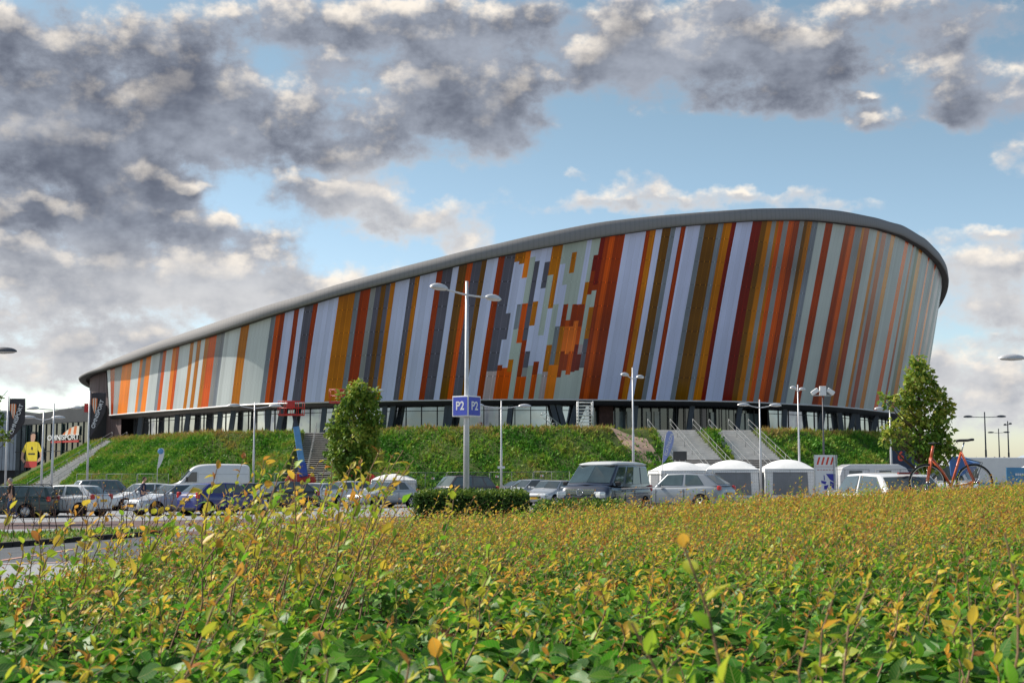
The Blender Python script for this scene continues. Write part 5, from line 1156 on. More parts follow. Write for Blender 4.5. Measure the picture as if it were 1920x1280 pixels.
van = car('dark blue grey camper van with pale pop up roof and chrome grille', 'van', vx, vy, 243, PN, CAMPER, name='camper_van', group='vans on the lot', plate=None, spokes=5, glass=mat('van_glass', (.035, .06, .07), .04, 0, .9, .3, 1.2))
L_ = 4.85
mb = MB(); n = 9; vs = []; fs = []
for i, (q, w_, h_) in enumerate([(1.50, .66, .01), (1.66, .76, .07), (2.0, .80, .11), (2.8, .80, .125), (4.0, .80, .12), (4.50, .78, .10), (4.66, .70, .02)]):
    for j in range(n):
        a = -1+2*j/(n-1); vs.append((L_/2-q, a*w_, 1.91+h_*(1-abs(a)**4*.9)))
    vs += [(L_/2-q, .8*w_, 1.86), (L_/2-q, -.8*w_, 1.86)]
n += 2
for i in range(6):
    for j in range(n): fs.append((i*n+j, i*n+(j+1) % n, (i+1)*n+(j+1) % n, (i+1)*n+j))
fs += [tuple(range(n)), tuple(6*n+k for k in range(n))[::-1]]
mb.add(vs, fs, 0, True); fixn(mb.build('pop_up_roof', mat('pale_pop_roof', (.62, .63, .64), .45, 0, .5, .06, 2, coat=.4), van))
mb = MB()
for z in (.80, .87, .94, 1.01): mb.bar((L_/2-.055+(.94-z)*.0, -.55, z), (L_/2-.055, .55, z), .02, .05)
mb.build('chrome_grille_bar', M['chrome'], van)
mb = MB(); mb.tube([(L_/2-.02, .115*math.cos(a), .93+.115*math.sin(a)) for a in np.linspace(0, 2*math.pi, 19)], .013, 6)
for a, b_ in (((-.045, 1.03), (0, .945)), ((0, .945), (.045, 1.03)), ((-.095, .975), (-.045, .83)), ((-.045, .83), (0, .92)), ((0, .92), (.045, .83)), ((.045, .83), (.095, .975))): mb.bar((L_/2-.02, a[0], a[1]), (L_/2-.02, b_[0], b_[1]), .018, .016)
mb.build('round_emblem', M['chrome'], van)
mb = MB()
for s_ in (-1, 1): mb.bar((L_/2-1.5, s_*.955, 1.05), (L_/2-4.75, s_*.945, 1.07), .02, .05)
mb.build('chrome_trim', M['chrome'], van)
# tall white cargo van
def cargo_van(x, y, heading, label):
    o = empty('cargo_van', (x, y, G(x, y)), R(heading), label, 'van', 'vans on the lot'); L_, hw = 5.95, 1.0
    sect = [(0, .95, .80, .55), (.08, 1.12, .90, .55), (.35, 1.22, .97, .42), (.95, 1.36, 1., .35), (1.15, 1.50, 1., .3), (1.75, 2.30, 1., .3), (2.05, 2.52, 1., .3), (2.5, 2.66, 1., .3), (3.2, 2.70, 1., .3), (5.3, 2.70, 1., .3), (5.82, 2.64, .985, .3), (5.95, 2.45, .95, .4)]
    vs = []; fs = []
    for q, zt, wf, zb in sect:
        w_ = hw*wf; tw = .90 if zt > 2 else .95; half = [(0, zb), (w_*.92, zb), (w_, zb+.15), (w_, zb+(zt-zb)*.45), (w_*.985, zb+(zt-zb)*.7), (w_*tw, zt-.10), (w_*tw*.86, zt-.01), (0, zt+.02)]
        vs += [(L_/2-q, a, b_) for a, b_ in half+[(-a, b_) for a, b_ in half[1:-1]][::-1]]
    for i in range(len(sect)-1):
        for k in range(14): fs.append((i*14+k, i*14+(k+1) % 14, (i+1)*14+(k+1) % 14, (i+1)*14+k))
    fs += [tuple(range(14))[::-1], tuple((len(sect)-1)*14+k for k in range(14))]
    subsurf(fixn(MB().add(vs, fs, 0, True).build('body', paint('white_van_paint', (.74, .74, .75)), o)), 1)
    mb = MB(); c4 = [Vector((L_/2-1.13, -.84, 1.50)), Vector((L_/2-1.13, .84, 1.50)), Vector((L_/2-1.74, .82, 2.26)), Vector((L_/2-1.74, -.82, 2.26))]; nr = Vector((.78, 0, .62)); mb.prism([p-nr*.03 for p in c4], nr*.075); bevel(fixn(mb.build('windscreen', M['glass'], o)), .03)
    for s_ in (-1, 1):
        mb = MB(); mb.prism([(L_/2-1.38, s_*.985, 1.42), (L_/2-2.25, s_*.985, 1.42), (L_/2-2.25, s_*.955, 2.12), (L_/2-1.88, s_*.955, 2.12)], (0, s_*.025, 0)); bevel(fixn(mb.build('side_window', M['glass'], o)), .01)
        mb = MB(); mb.box((L_/2-1.55, s_*1.14, 1.62), (.12, .2, .34)); bevel(mb.build('door_mirror', M['plastic'], o), .04)
        for xx in (1.3, 2.32, 3.6): mb = MB(); mb.bar((L_/2-xx, s_*1.0, .55), (L_/2-xx, s_*.985, 2.1), .012, .02); mb.build('door_seam', M['gal'], o)
        mb = MB(); mb.bar((L_/2-2.4, s_*.998, 1.25), (L_/2-5.7, s_*.998, 1.25), .02, .05); mb.bar((L_/2-2.4, s_*.985, 1.98), (L_/2-5.8, s_*.985, 1.98), .012, .02); mb.build('side_strip', M['gal'], o)
        mb = MB(); mb.box((L_/2-.16, s_*.74, 1.02), (.2, .3, .3)); bevel(mb.build('headlight', M['lens'], o), .06, 3)
        mb = MB(); mb.box((-L_/2+.06, s_*.88, 1.15), (.1, .16, .5)); bevel(mb.build('tail_light', M['redlens'], o), .03)
    mb = MB(); mb.box((L_/2-.03, 0, .86), (.12, 1.1, .22)); mb.box((L_/2-.05, 0, .5), (.16, 1.7, .22)); bevel(mb.build('grille', M['plastic'], o), .03)
    tm, rm = wheel_meshes(.36, .24, M['gal'], 0)
    for q in (1.0, 4.55):
        for s_ in (-1, 1):
            mb = MB(); mb.lathe([(.01, -.12), (.44, -.12), (.44, .004), (.01, .006)], 24, Matrix.Translation((L_/2-q, s_*.999, .38)) @ Matrix.Rotation(R(90)*-s_, 4, 'X')); mb.build('wheel_arch', M['arch'], o)
            w_ = bpy.data.objects.new('wheel', rm); COL.objects.link(w_); w_.parent = o; w_.location = (L_/2-q, s_*.91, .36); w_.rotation_euler = (0, 0, 0 if s_ < 0 else math.pi)
            t_ = bpy.data.objects.new('tyre', tm); COL.objects.link(t_); t_.parent = w_
    return o
cargo_van(Xof(386, 94), 95, 197, 'tall white cargo van parked before the grass embankment')
car('silver crossover seen from behind, right of the camper van', 'car', Xof(1277, 57), 57.5, 148, paint('cool_silver_paint', (.26, .285, .32), .35), dict(CROSS, tl=(.2, .26)), plate=M['yplate'], glass=M['glass_l'])
car('white hatchback seen from behind over the hedge', 'car', Xof(1652, 32.5), 33.0, 103, PW, dict(HATCH, L=4.1, H=1.50, tail=1.0, xe=3.35, xt=3.95, W=1.78), plate=M['yplate'])
mbx = [o for o in bpy.data.objects if o.get('label') == 'white hatchback seen from behind over the hedge'][0]
mb = MB(); mb.box((-1.42, 0, 1.485), (.10, .52, .05)); bevel(mb.build('brake_light', mat('dark_red_lens', (.2, .01, .012), .2, 0, .7, .1, 5), mbx), .015)
tx_, ty_ = Xof(1788, 28.4), 28.4; tg_ = G(tx_, ty_)
tr_ = empty('flat_trailer', (tx_, ty_, tg_), 0, 'low flat trailer under the orange bicycle, hidden by the hedge', 'trailer'); th_ = CAMZ+(888-904)/FPX*28.4-.375-.115-tg_
mb = MB(); mb.box((0, 0, th_-.04), (2.3, 1.15, .08)); bevel(mb.build('deck', M['wood_dark'], tr_), .01)
mb = MB(); mb.bar((-1.1, 0, th_-.14), (2.1, 0, th_-.14), .08, .1)
for s_ in (-.5, .5): mb.bar((-1.1, s_, th_-.12), (1.1, s_, th_-.12), .06, .08)
mb.build('chassis_frame', M['gal'], tr_)
for s_ in (-1, 1):
    mb = MB(); mb.lathe([(.02, -.08), (.22, -.09), (.28, -.06), (.29, 0), (.28, .06), (.22, .09), (.02, .08)], 20, Matrix.Translation((-.1, s_*.68, .29)) @ Matrix.Rotation(R(90), 4, 'X')); mb.build('wheel', M['tyre'], tr_)
    mb = MB(); mb.tube([(-.45, s_*.68, .35), (-.35, s_*.68, .58), (-.1, s_*.68, .64), (.15, s_*.68, .58), (.25, s_*.68, .35)], .03, 6); mb.build('mudguard', M['plastic'], tr_)
car('white and blue car with dark windows behind the tall tree', 'car', Xof(1735, 66), 66, 150, PW, dict(SUV, H=1.98, L=4.6), plate=M['yplate'])
mbx = [o for o in bpy.data.objects if o.get('label') == 'white and blue car with dark windows behind the tall tree'][0]
mb = MB(); mb.prism([(-1.2, -.93, 1.2), (-1.7, -.93, 1.3), (-2.3, -.9, 2.0), (-1.6, -.75, 2.32), (-1.2, -.7, 2.3)], (0, 1.7, 0)); bevel(fixn(mb.build('raised_tailgate', mat('mid_blue_paint', (.06, .16, .42), .35, 0, .5, .1, 2), mbx)), .05)
# ---------------------------------------------------------------- bicycle on the trailer
by0 = 28.4; bz = CAMZ+(888-904)/FPX*by0; wr = .375
bk = empty('orange_bicycle', (Xof(1788, by0), by0, bz-wr), 0, 'orange bicycle carried upright above the hedge, black saddle', 'bicycle')
m_or = mat('orange_frame_paint', (.62, .11, .035), .35, 0, .5, .1, 5, coat=.5)
xr_, xf_ = Xof(1820, by0)-bk.location.x, Xof(1732, by0)-bk.location.x
def pt(px, py): return Vector((Xof(px, by0)-bk.location.x, 0, CAMZ+(888-py)/FPX*by0-(bz-wr)))
for xx in (xr_, xf_):
    mb = MB(); mb.tube([(xx+wr*math.cos(a), 0, wr+wr*math.sin(a)) for a in np.linspace(0, 2*math.pi, 41)], .022, 8); w_ = mb.build('wheel', M['tyre'], bk)
    mb = MB(); mb.tube([(xx+wr*.935*math.cos(a), 0, wr+wr*.935*math.sin(a)) for a in np.linspace(0, 2*math.pi, 41)], .012, 6)
    for k in range(20):
        a = 2*math.pi*k/20; mb.tube([(xx, (-1)**k*.03, wr), (xx+wr*.93*math.cos(a), 0, wr+wr*.93*math.sin(a))], .0022, 4)
    mb.tube([(xx, -.05, wr), (xx, .05, wr)], .025, 8); mb.build('rim', M['chrome'], w_)
ST, BB, HT, HB = pt(1797, 848), pt(1776, 912), pt(1745, 836), pt(1740, 852)
RW, FW = Vector((xr_, 0, wr)), Vector((xf_, 0, wr))
mb = MB()
mb.tube([BB, ST], .028, 8); mb.tube([HB+Vector((0, 0, -.06)), pt(1762, 886), BB], [.03, .034, .034], 8); mb.tube([HT, HB+Vector((0, 0, -.1))], .03, 8)
for s_ in (-.055, .055):
    mb.tube([ST+Vector((0, s_*.6, 0)), RW+Vector((0, s_, 0))], .014, 6); mb.tube([BB+Vector((0, s_*.6, 0)), RW+Vector((0, s_, 0))], .015, 6)
    mb.tube([HB+Vector((0, s_*.8, -.06)), HB+Vector((-.01, s_, -.2)), FW+Vector((0, s_, 0))], [.022, .022, .013], 6)
mb.build('bicycle_frame', m_or, bk)
mb = MB(); mb.tube([ST, pt(1803, 829)], .016, 8); mb.build('seat_post', M['chrome'], bk)
sp_ = pt(1803, 827); mb = MB(); vs = []; fs = []
for i, (u, w_, h_) in enumerate([(-.17, .025, .0), (-.1, .03, .012), (0, .045, .014), (.08, .10, .016), (.15, .12, .03), (.19, .09, .03)]):
    for j in range(8): a = 2*math.pi*j/8; vs.append(sp_+Vector((u, w_*math.cos(a), h_+.028*math.sin(a))))
for i in range(5):
    for j in range(8): fs.append((i*8+j, i*8+(j+1) % 8, (i+1)*8+(j+1) % 8, (i+1)*8+j))
fs += [tuple(range(8))[::-1], tuple(40+k for k in range(8))]
fixn(mb.add(vs, fs, 0, True).build('saddle', M['plastic'], bk))
mb = MB(); mb.tube([HT, HT+Vector((.0, 0, .05)), HT+Vector((-.05, 0, .06))], .014, 8); mb.tube([HT+Vector((.10, -.24, .03)), HT+Vector((-.03, -.22, .06)), HT+Vector((-.05, 0, .06)), HT+Vector((-.03, .22, .06)), HT+Vector((.10, .24, .03))], .012, 8); mb.build('handlebar', M['dark'], bk)
mb = MB(); mb.tube([RW+Vector((0, .07, 0)), RW+Vector((.16, .06, .42)), RW+Vector((-.18, .06, .5))], .007, 6); mb.tube([RW+Vector((0, -.07, 0)), RW+Vector((.16, -.06, .42)), RW+Vector((-.18, -.06, .5))], .007, 6); mb.build('luggage_rack', M['dark'], bk)
mb = MB(); mb.lathe([(.09, -.006), (.095, 0), (.09, .006)], 20, Matrix.Translation(BB+Vector((0, -.06, 0))) @ Matrix.Rotation(R(90), 4, 'X')); mb.tube([BB+Vector((-.14, -.09, -.09)), BB+Vector((.14, -.09, .09))], .012, 6); mb.build('crank', M['chrome'], bk)
mb = MB()
for s_ in (xr_, xf_): mb.bar((s_, 0, -.10), (s_, 0, .0), .08, .3)
mb.bar((xf_-.4, 0, -.06), (xr_+.4, 0, -.06), .07, .05); mb.bar((xf_-.2, -.5, -.09), (xf_-.2, .5, -.09), .04); mb.bar((xr_+.0, -.5, -.09), (xr_+.0, .5, -.09), .04)
mb.build('wheel_rack', M['dark'], bk)
# ---------------------------------------------------------------- caravans and awning at the far right
def caravan(px, Y, L_, H_, rz, label):
    x = Xof(px, Y); o = empty('caravan', (x, Y, G(x, Y)), rz, label, 'caravan', 'caravans at the right'); mb = MB()
    prof = [(-L_/2, .55), (-L_/2+.1, .45), (L_/2-.1, .45), (L_/2, .6), (L_/2-.12, 1.5), (L_/2-.45, H_-.25), (L_/2-.95, H_), (-L_/2+.7, H_), (-L_/2+.2, H_-.2), (-L_/2+.02, 1.6)]
    mb.prism([(a, -1.1, b_) for a, b_ in prof], (0, 2.2, 0)); bevel(fixn(mb.build('shell', paint('caravan_white', (.70, .70, .72)), o)), .08, 3)
    for a, b_ in ((-L_*.28, .9), (L_*.12, .8)):
        mb = MB(); mb.box((a, -1.105, 1.65), (b_, .03, .55)); bevel(mb.build('window', M['glass_l'], o), .02)
    mb = MB(); mb.box((0, -1.106, 1.05), (L_*.94, .012, .16)); mb.build('blue_stripe', M['sky'], o)
    for s_ in (-1, 1):
        mb = MB(); mb.lathe([(.02, -.1), (.3, -.1), (.33, 0), (.3, .1), (.02, .1)], 18, Matrix.Translation((0, s_*.98, .33)) @ Matrix.Rotation(R(90), 4, 'X')); mb.build('wheel', M['tyre'], o)
    mb = MB(); mb.bar((L_/2-.1, 0, .5), (L_/2+1.1, 0, .5), .1); mb.build('drawbar', M['gal'], o)
    return o
caravan(1855, 76, 6.3, 2.52, .05, 'long white caravan behind the rear wheel of the bicycle')
caravan(1990, 84, 6.0, 2.85, -.05, 'white caravan cut by the right edge behind the blue awning')
caravan(1630, 92, 5.0, 2.35, .0, 'white caravan roof between the hazard board and the tall tree')
x = Xof(1925, 64); aw = empty('blue_awning', (x, 64, G(x, 64)), .0, 'light blue awning wall with white lettering at the right edge', 'awning'); mb = MB(); zt = CAMZ+(888-876)/FPX*64-aw.location.z
for k in range(8):
    a = -1.15+k*.4; mb.add([(a, -.015*(k % 2), 0), (a+.4, -.015*((k+1) % 2), 0), (a+.4, -.015*((k+1) % 2), zt), (a, -.015*(k % 2), zt)], [(0, 1, 2, 3)], 0, False)
w_ = mb.build('wall', mat('awning_blue', (.11, .30, .52), .6, 0, .3, .18, 1.4), aw); sl = w_.modifiers.new('solid', 'SOLIDIFY'); sl.thickness = .03
zc = CAMZ+(888-889)/FPX*64-aw.location.z
mb = MB()
for i, l in enumerate((.09, .07, .08, .07, .09, .06, .08, .09)): mb.box((-.72+i*.098, -.07, zc), (l, .012, .11))
for i in range(6): mb.box((.30+i*.098, -.07, zc), (.08, .012, .11))
mb.build('faded_lettering', M['white'], aw)
mb = MB()
for a in (-1.15, 0, 1.6): mb.bar((a, .06, 0), (a, .06, zt+.02), .04)
mb.build('pole', M['gal'], aw)
mb = MB(); mb.prism([(.05, -.15, zt), (.4, -.15, zt+.16), (1.0, -.15, zt+.25), (2.0, -.15, zt+.25), (2.0, -.15, zt)], (0, 1.5, 0)); fixn(mb.build('canopy', M['white'], aw))
# small festive flags far behind the caravans
for k, (px, py, cm) in enumerate(((1842, 863, M['red']), (1850, 864, M['yplate']), (1858, 862, M['red']), (1867, 863, M['orange']), (1876, 862, M['red']))):
    Y = 150; x = Xof(px, Y); zt = CAMZ+(888-py)/FPX*Y+.35; o = empty('pennant', (x, Y, 0), 0, ['leftmost pink pennant far behind the caravans', 'yellow pennant between two pink ones far behind', 'middle pink pennant far behind the caravans', 'orange pennant far behind the caravan roofs', 'rightmost pink pennant far behind the caravans'][k], 'flag', 'pennants above the caravans')
    mb = MB(); mb.tube([(0, 0, 0), (0, 0, zt)], .03, 6); mb.build('pole', M['gal'], o); mb = MB(); mb.prism([(.03, 0, zt-.75), (.36, .02, zt-.7), (.40, .0, zt-.1), (.03, 0, zt)], (0, .02, 0)); fixn(mb.build('pennant_cloth', mat('pink_cloth', (.72, .25, .28), .6, 0, .3, .1, 3) if cm is M['red'] else cm, o))
# ---------------------------------------------------------------- people
def skin_obj(name, verts, edges, radii, m, parent, lv=2, root=0):
    me = bpy.data.meshes.new(name); me.from_pydata(verts, edges, []); me.materials.append(m)
    o = bpy.data.objects.new(name, me); COL.objects.link(o); o.parent = parent
    sk = o.modifiers.new('skin', 'SKIN'); sk.use_smooth_shade = True
    sv = me.skin_vertices[0].data
    for i, r in enumerate(radii):
        sv[i].radius = r if hasattr(r, '__len__') else (r, r); sv[i].use_root = (i == root)
    subsurf(o, lv); return o
def hand_chain(wrist, d, side, vs, es, rs, wi):
    """palm and five unequal fingers from wrist index wi, d = pointing direction"""
    d = Vector(d).normalized(); sd = Vector(side).normalized(); palm = Vector(wrist)+d*.05
    vs.append(tuple(palm)); rs.append((.032, .018)); pi_ = len(vs)-1; es.append((wi, pi_))
    for k, (o_, l_) in enumerate(((-.030, .062), (-.010, .074), (.010, .070), (.028, .054))):
        a = palm+sd*o_+d*.035; b_ = a+d*l_*.55+Vector((0, 0, -.006)); c_ = b_+d*l_*.4+sd.cross(d)*-.015
        i0 = len(vs); vs.extend([tuple(a), tuple(b_), tuple(c_)]); rs.extend([.0095, .009, .007]); es.extend([(pi_, i0), (i0, i0+1), (i0+1, i0+2)])
    a = palm-sd*.035-d*.01; b_ = a-sd*.022+d*.03; i0 = len(vs); vs.extend([tuple(a), tuple(b_)]); rs.extend([.011, .009]); es.extend([(pi_, i0), (i0, i0+1)])
def person(x, y, face_deg, label, H=1.78, jacket=None, trousers=None, hair=None, group='people on the car park', mirror=1):
    """walking figure facing local +x"""
    o = empty('person', (x, y, G(x, y)), R(face_deg), label, 'person', group)
    k = H/1.78; V3 = lambda *a: tuple(q*k for q in a)
    # body: one continuous skin from pelvis
    vs = [V3(0, 0, .95), V3(.01, 0, 1.10), V3(.02, 0, 1.28), V3(.025, 0, 1.44), V3(.035, 0, 1.53), V3(.055, 0, 1.60)]; rs = [(.15, .11), (.145, .105), (.165, .115), (.12, .085), .055, .058]; es = [(0, 1), (1, 2), (2, 3), (3, 4), (4, 5)]
    def limb(root, pts, rr):
        i = root
        for p, r in zip(pts, rr): vs.append(V3(*p)); rs.append(r); es.append((i, len(vs)-1)); i = len(vs)-1
        return i
    legf = [(.03, -.09, .90), (.13, -.095, .50), (.10, -.10, .10), (.20, -.10, .045)]; legb = [(-.02, .09, .90), (-.06, .095, .52), (-.32, .10, .18), (-.25, .10, .07)]
    limb(0, legf, (.085, .058, .042, .04)); limb(0, legb, (.085, .058, .042, .04))
    af = [(.02, -.19, 1.42), (-.04, -.25, 1.16), (.16, -.22, 1.02)]; ab = [(.02, .19, 1.42), (.02, .25, 1.15), (.20, .17, 1.10)]
    for pts, sd in ((af, (0, -1, 0)), (ab, (0, 1, 0))):
        wi = limb(3, pts, (.055, .042, .028)); d = Vector(pts[2])-Vector(pts[1]); hand_chain(Vector(vs[wi]), d, (0, 0, 1), vs, es, rs, wi)
    bd = skin_obj('body', vs, es, rs, M['skin'], o, 2)
    # head with face
    mb = MB(); c = Vector(V3(.075, 0, 1.675)); n, m_ = 18, 14; hv = []; hf = []
    for i in range(m_+1):
        t_ = math.pi*i/m_
        for j in range(n):
            a = 2*math.pi*j/n; p = Vector((.102*math.sin(t_)*math.cos(a), .077*math.sin(t_)*math.sin(a), .122*math.cos(t_)))
            if p.z < -.02: p.x += (.02+p.z)*-.18; p.y *= 1+(p.z+.02)*2.2
            if math.cos(a) > .93 and abs(p.z+.01) < .035: p.x += .022*(1-abs(p.z+.01)/.035)       # nose
            if math.cos(a) > .8 and abs(p.z-.025) < .014: p.x -= .006
            if math.cos(a) > .8 and abs(p.z+.065) < .012: p.x -= .004                             # mouth line
            hv.append(c+p*k)
    for i in range(m_):
        for j in range(n): hf.append((i*n+j, (i+1)*n+j, (i+1)*n+(j+1) % n, i*n+(j+1) % n))
    mb.add(hv, hf, 0, True)
    for s_ in (-1, 1):
        mb.ball(c+Vector((-.005, s_*.078, -.005))*k, (.022*k, .010*k, .032*k), 0, 8, 6)
        mb.ball(c+Vector((.093, s_*.030, .018))*k, .010*k, 1, 8, 6)
    mb.ball(c+Vector((.094, 0, -.062))*k, (.006*k, .022*k, .006*k), 2, 8, 6)
    fixn(mb.build('head', [M['skin'], M['plastic'], mat('lips', (.33, .12, .10), .5, 0, .3, .1, 9)], o))
    hb = MB(); hv = []; hf = []
    for i in range(8):
        t_ = math.pi*.62*i/7
        for j in range(n):
            a = 2*math.pi*j/n; cut = 1 if (math.cos(a) > .35 and i > 3) else 0
            tt = t_ if not cut else math.pi*.62*3.2/7; f_ = 1.07-.0*cut
            hv.append(c+Vector((.102*math.sin(tt)*math.cos(a)*f_-.006, .077*math.sin(tt)*math.sin(a)*f_*1.02, .122*math.cos(tt)*1.06))*k)
    for i in range(7):
        for j in range(n): hf.append((i*n+j, (i+1)*n+j, (i+1)*n+(j+1) % n, i*n+(j+1) % n))
    hb.add(hv, hf, 0, True); hb.build('hair', hair, o)
    # jacket
    vs = [V3(0, 0, .86), V3(.0, 0, 1.0), V3(.01, 0, 1.12), V3(.02, 0, 1.30), V3(.025, 0, 1.43), V3(.035, 0, 1.50)]; rs = [(.175, .135), (.168, .13), (.165, .125), (.185, .135), (.135, .10), .07]; es = [(i, i+1) for i in range(5)]
    limb(4, [(.02, -.20, 1.415), (-.035, -.255, 1.17), (.12, -.225, 1.05)], (.07, .058, .046)); limb(4, [(.02, .20, 1.415), (.02, .255, 1.16), (.16, .19, 1.115)], (.07, .058, .046))
    skin_obj('jacket', vs, es, rs, jacket, o, 2)
    vs = [V3(0, 0, .97), V3(0, 0, .90)]; rs = [(.15, .118), (.155, .12)]; es = [(0, 1)]
    limb(1, [(.04, -.09, .80), (.13, -.095, .50), (.09, -.10, .16), (.085, -.10, .09)], (.10, .074, .06, .058)); limb(1, [(-.03, .09, .80), (-.07, .095, .52), (-.28, .10, .22), (-.325, .10, .165)], (.10, .074, .06, .056))
    skin_obj('trousers', vs, es, rs, trousers, o, 2)
    for p, tilt in (((.15, -.10, .045), 0), ((-.28, .10, .085), .55)):
        mb = MB(); rot = Matrix.Rotation(tilt, 3, 'Y'); c2 = Vector(V3(*p)); mb.ball(c2+rot @ Vector((.02, 0, 0)), (.145*k, .05*k, .045*k), 0, 12, 8, rot); mb.box(c2+rot @ Vector((.01, 0, -.035))*k, (.27*k, .09*k, .02*k), 0, 1, rot); fixn(mb.build('shoe', [M['plastic'], M['white']], o))
    return o
m_jk = mat('black_jacket', (.014, .014, .017), .75, 0, .3, .25, 12, bump=.3, bscale=18); m_jn = mat('blue_jeans', (.035, .055, .13), .8, 0, .25, .25, 14, bump=.2, bscale=30)
pm = person(Xof(30, 59.5), 59.5, 184, 'man walking left in black jacket and blue jeans', 1.80, m_jk, m_jn, mat('grey_hair', (.32, .29, .27), .8, 0, .2, .2, 30))
person(Xof(274, 69), 69, 8, 'man in dark blue top standing between parked cars', 1.80, mat('navy_top', (.02, .03, .075), .8, 0, .3, .2, 10, bump=.3, bscale=18), m_jn, mat('brown_hair', (.06, .04, .03), .8, 0, .2, .2, 30))
# ---------------------------------------------------------------- trees
m_tl = leaf_mat('tree_leaves', [(0, (.04, .10, .014)), (.4, (.13, .25, .03)), (.65, (.30, .39, .05)), (.85, (.46, .43, .07)), (1., (.5, .36, .09))], .5, .35, spec=.3)
def tree(px, Y, label, clumps, n_per, lsize, trunk_r, lean_=0., cat='tree', depth=.9, top_py=None, tintb=.45):
    x = Xof(px, Y); g_ = G(x, Y); o = empty('broadleaf_tree', (x, Y, g_), 0, label, cat); sc = Y/FPX
    cs = [(Vector((Xof(a, Y)-x, random.uniform(-1, 1)*depth*r*sc, CAMZ+(888-b_)*sc*1.004-g_)), r*sc) for a, b_, r in clumps]
    zs = [c.z for c, r in cs]; zt = max(zs)
    mb = MB(); tp = [Vector((lean_*t_+.05*math.sin(t_*5), .04*math.cos(t_*4), zt*t_)) for t_ in np.linspace(0, 1, 9)]
    mb.tube(tp, [trunk_r*(1.25-1.15*t_) for t_ in np.linspace(0, 1, 9)], 10)
    for c, r in cs:
        h = max(.5, c.z-.9*Vector((c.x, c.y, 0)).length-.2); i = min(7, int(h/zt*8)); a = tp[i].lerp(tp[i+1], min(1, h/zt*8-i)) if h < zt else tp[-1]
        mid = a.lerp(c, .55)+Vector((0, 0, -.12)); rr = trunk_r*(1.2-1.1*h/zt)*.5
        mb.tube([a, mid, c+(c-a)*.15], [max(.02, rr), max(.015, rr*.6), .008], 6)
    mb.build('trunk', M['bark'], o)
    C = []; T = []; N_ = []; A_ = []
    for c, r in cs:
        r = r*.95; n = int(n_per*.46*(r/sc/25)**2); u = norm(RNG.normal(0, 1, (n, 3))); rad = r*RNG.uniform(.25, 1.12, n)**.6
        # sprays: pull leaves onto a few twigs so that gaps stay open
        tw = norm(RNG.normal(0, 1, (10, 3))); kk = RNG.integers(0, 10, n); u = norm(u*.62+tw[kk]*.75)
        p = np.array(c)[None]+u*rad[:, None]*np.array([1, 1, .92])+RNG.normal(0, .05, (n, 3)); C.append(p); N_.append(u+np.array([0, 0, .7])+RNG.normal(0, .5, (n, 3))); A_.append(u+RNG.normal(0, .6, (n, 3))+np.array([0, 0, -.25]))
        T.append(tintb+RNG.normal(0, .13, n)+.10*RNG.normal()+.10*(tw[kk][:, 2]))
    C = np.concatenate(C); n = len(C); sz = lsize*RNG.uniform(.65, 1.35, n); tint = np.clip(np.concatenate(T), 0, 1)
    V, F, uv, idx = leaves(C, np.concatenate(A_), np.concatenate(N_), sz, sz*.62, .25, RNG.normal(-.15, .2, n), T_LITE)
    npmesh('crown', V, F, m_tl, o, attrs={'tint': tint[idx], 'shade': RNG.uniform(.8, 1.15, n)[idx]})
    return o
tree(1722, 60, 'tall loose tree in front of the right end of the hall', [(1722, 678, 13), (1716, 693, 17), (1733, 702, 17), (1712, 715, 20), (1735, 722, 20), (1752, 735, 16), (1700, 733, 16), (1718, 745, 22), (1745, 752, 22), (1766, 762, 16), (1690, 752, 15), (1668, 757, 14), (1656, 750, 9), (1708, 768, 20), (1735, 778, 24), (1763, 785, 18), (1775, 768, 10), (1700, 790, 16), (1672, 800, 13), (1658, 805, 11), (1660, 825, 12), (1680, 822, 11), (1716, 800, 20), (1742, 808, 22), (1768, 806, 14), (1720, 825, 20), (1748, 832, 20), (1772, 836, 14), (1712, 848, 17), (1738, 852, 20), (1762, 855, 16), (1784, 850, 10), (1722, 872, 14), (1742, 872, 12), (1718, 893, 9), (1779, 838, 10)], 620, .23, .15, tintb=.58)
tree(665, 98, 'round green tree hiding the second boom lift', [(672, 727, 15), (688, 735, 17), (660, 742, 17), (676, 748, 22), (697, 755, 16), (650, 762, 14), (668, 768, 22), (692, 775, 20), (706, 785, 12), (640, 780, 14), (655, 792, 20), (680, 795, 24), (700, 803, 14), (632, 793, 10), (645, 812, 18), (668, 820, 24), (692, 825, 18), (640, 832, 18), (660, 845, 22), (684, 848, 20), (700, 845, 12), (636, 852, 16), (652, 868, 20), (676, 872, 20), (696, 868, 12), (660, 888, 18), (682, 890, 14), (640, 872, 13), (625, 815, 8), (628, 840, 9), (648, 902, 12), (672, 905, 14), (622, 805, 13), (620, 842, 13), (626, 868, 14), (640, 893, 14), (704, 822, 14), (706, 858, 14), (712, 790, 10), (648, 745, 12), (702, 742, 12)], 640, .36, .12, tintb=.50)
tree(-70, 52, 'tree at the left edge with a few leafy twigs reaching in', [(-60, 690, 30), (-95, 720, 36), (-40, 735, 24), (-75, 770, 34), (-25, 760, 17), (-40, 800, 24), (4, 744, 6), (-8, 772, 14), (3, 788, 9), (-5, 806, 13), (12, 816, 9), (20, 824, 6), (2, 826, 9), (-95, 800, 34), (-60, 840, 26)], 520, .18, .0, tintb=.40)
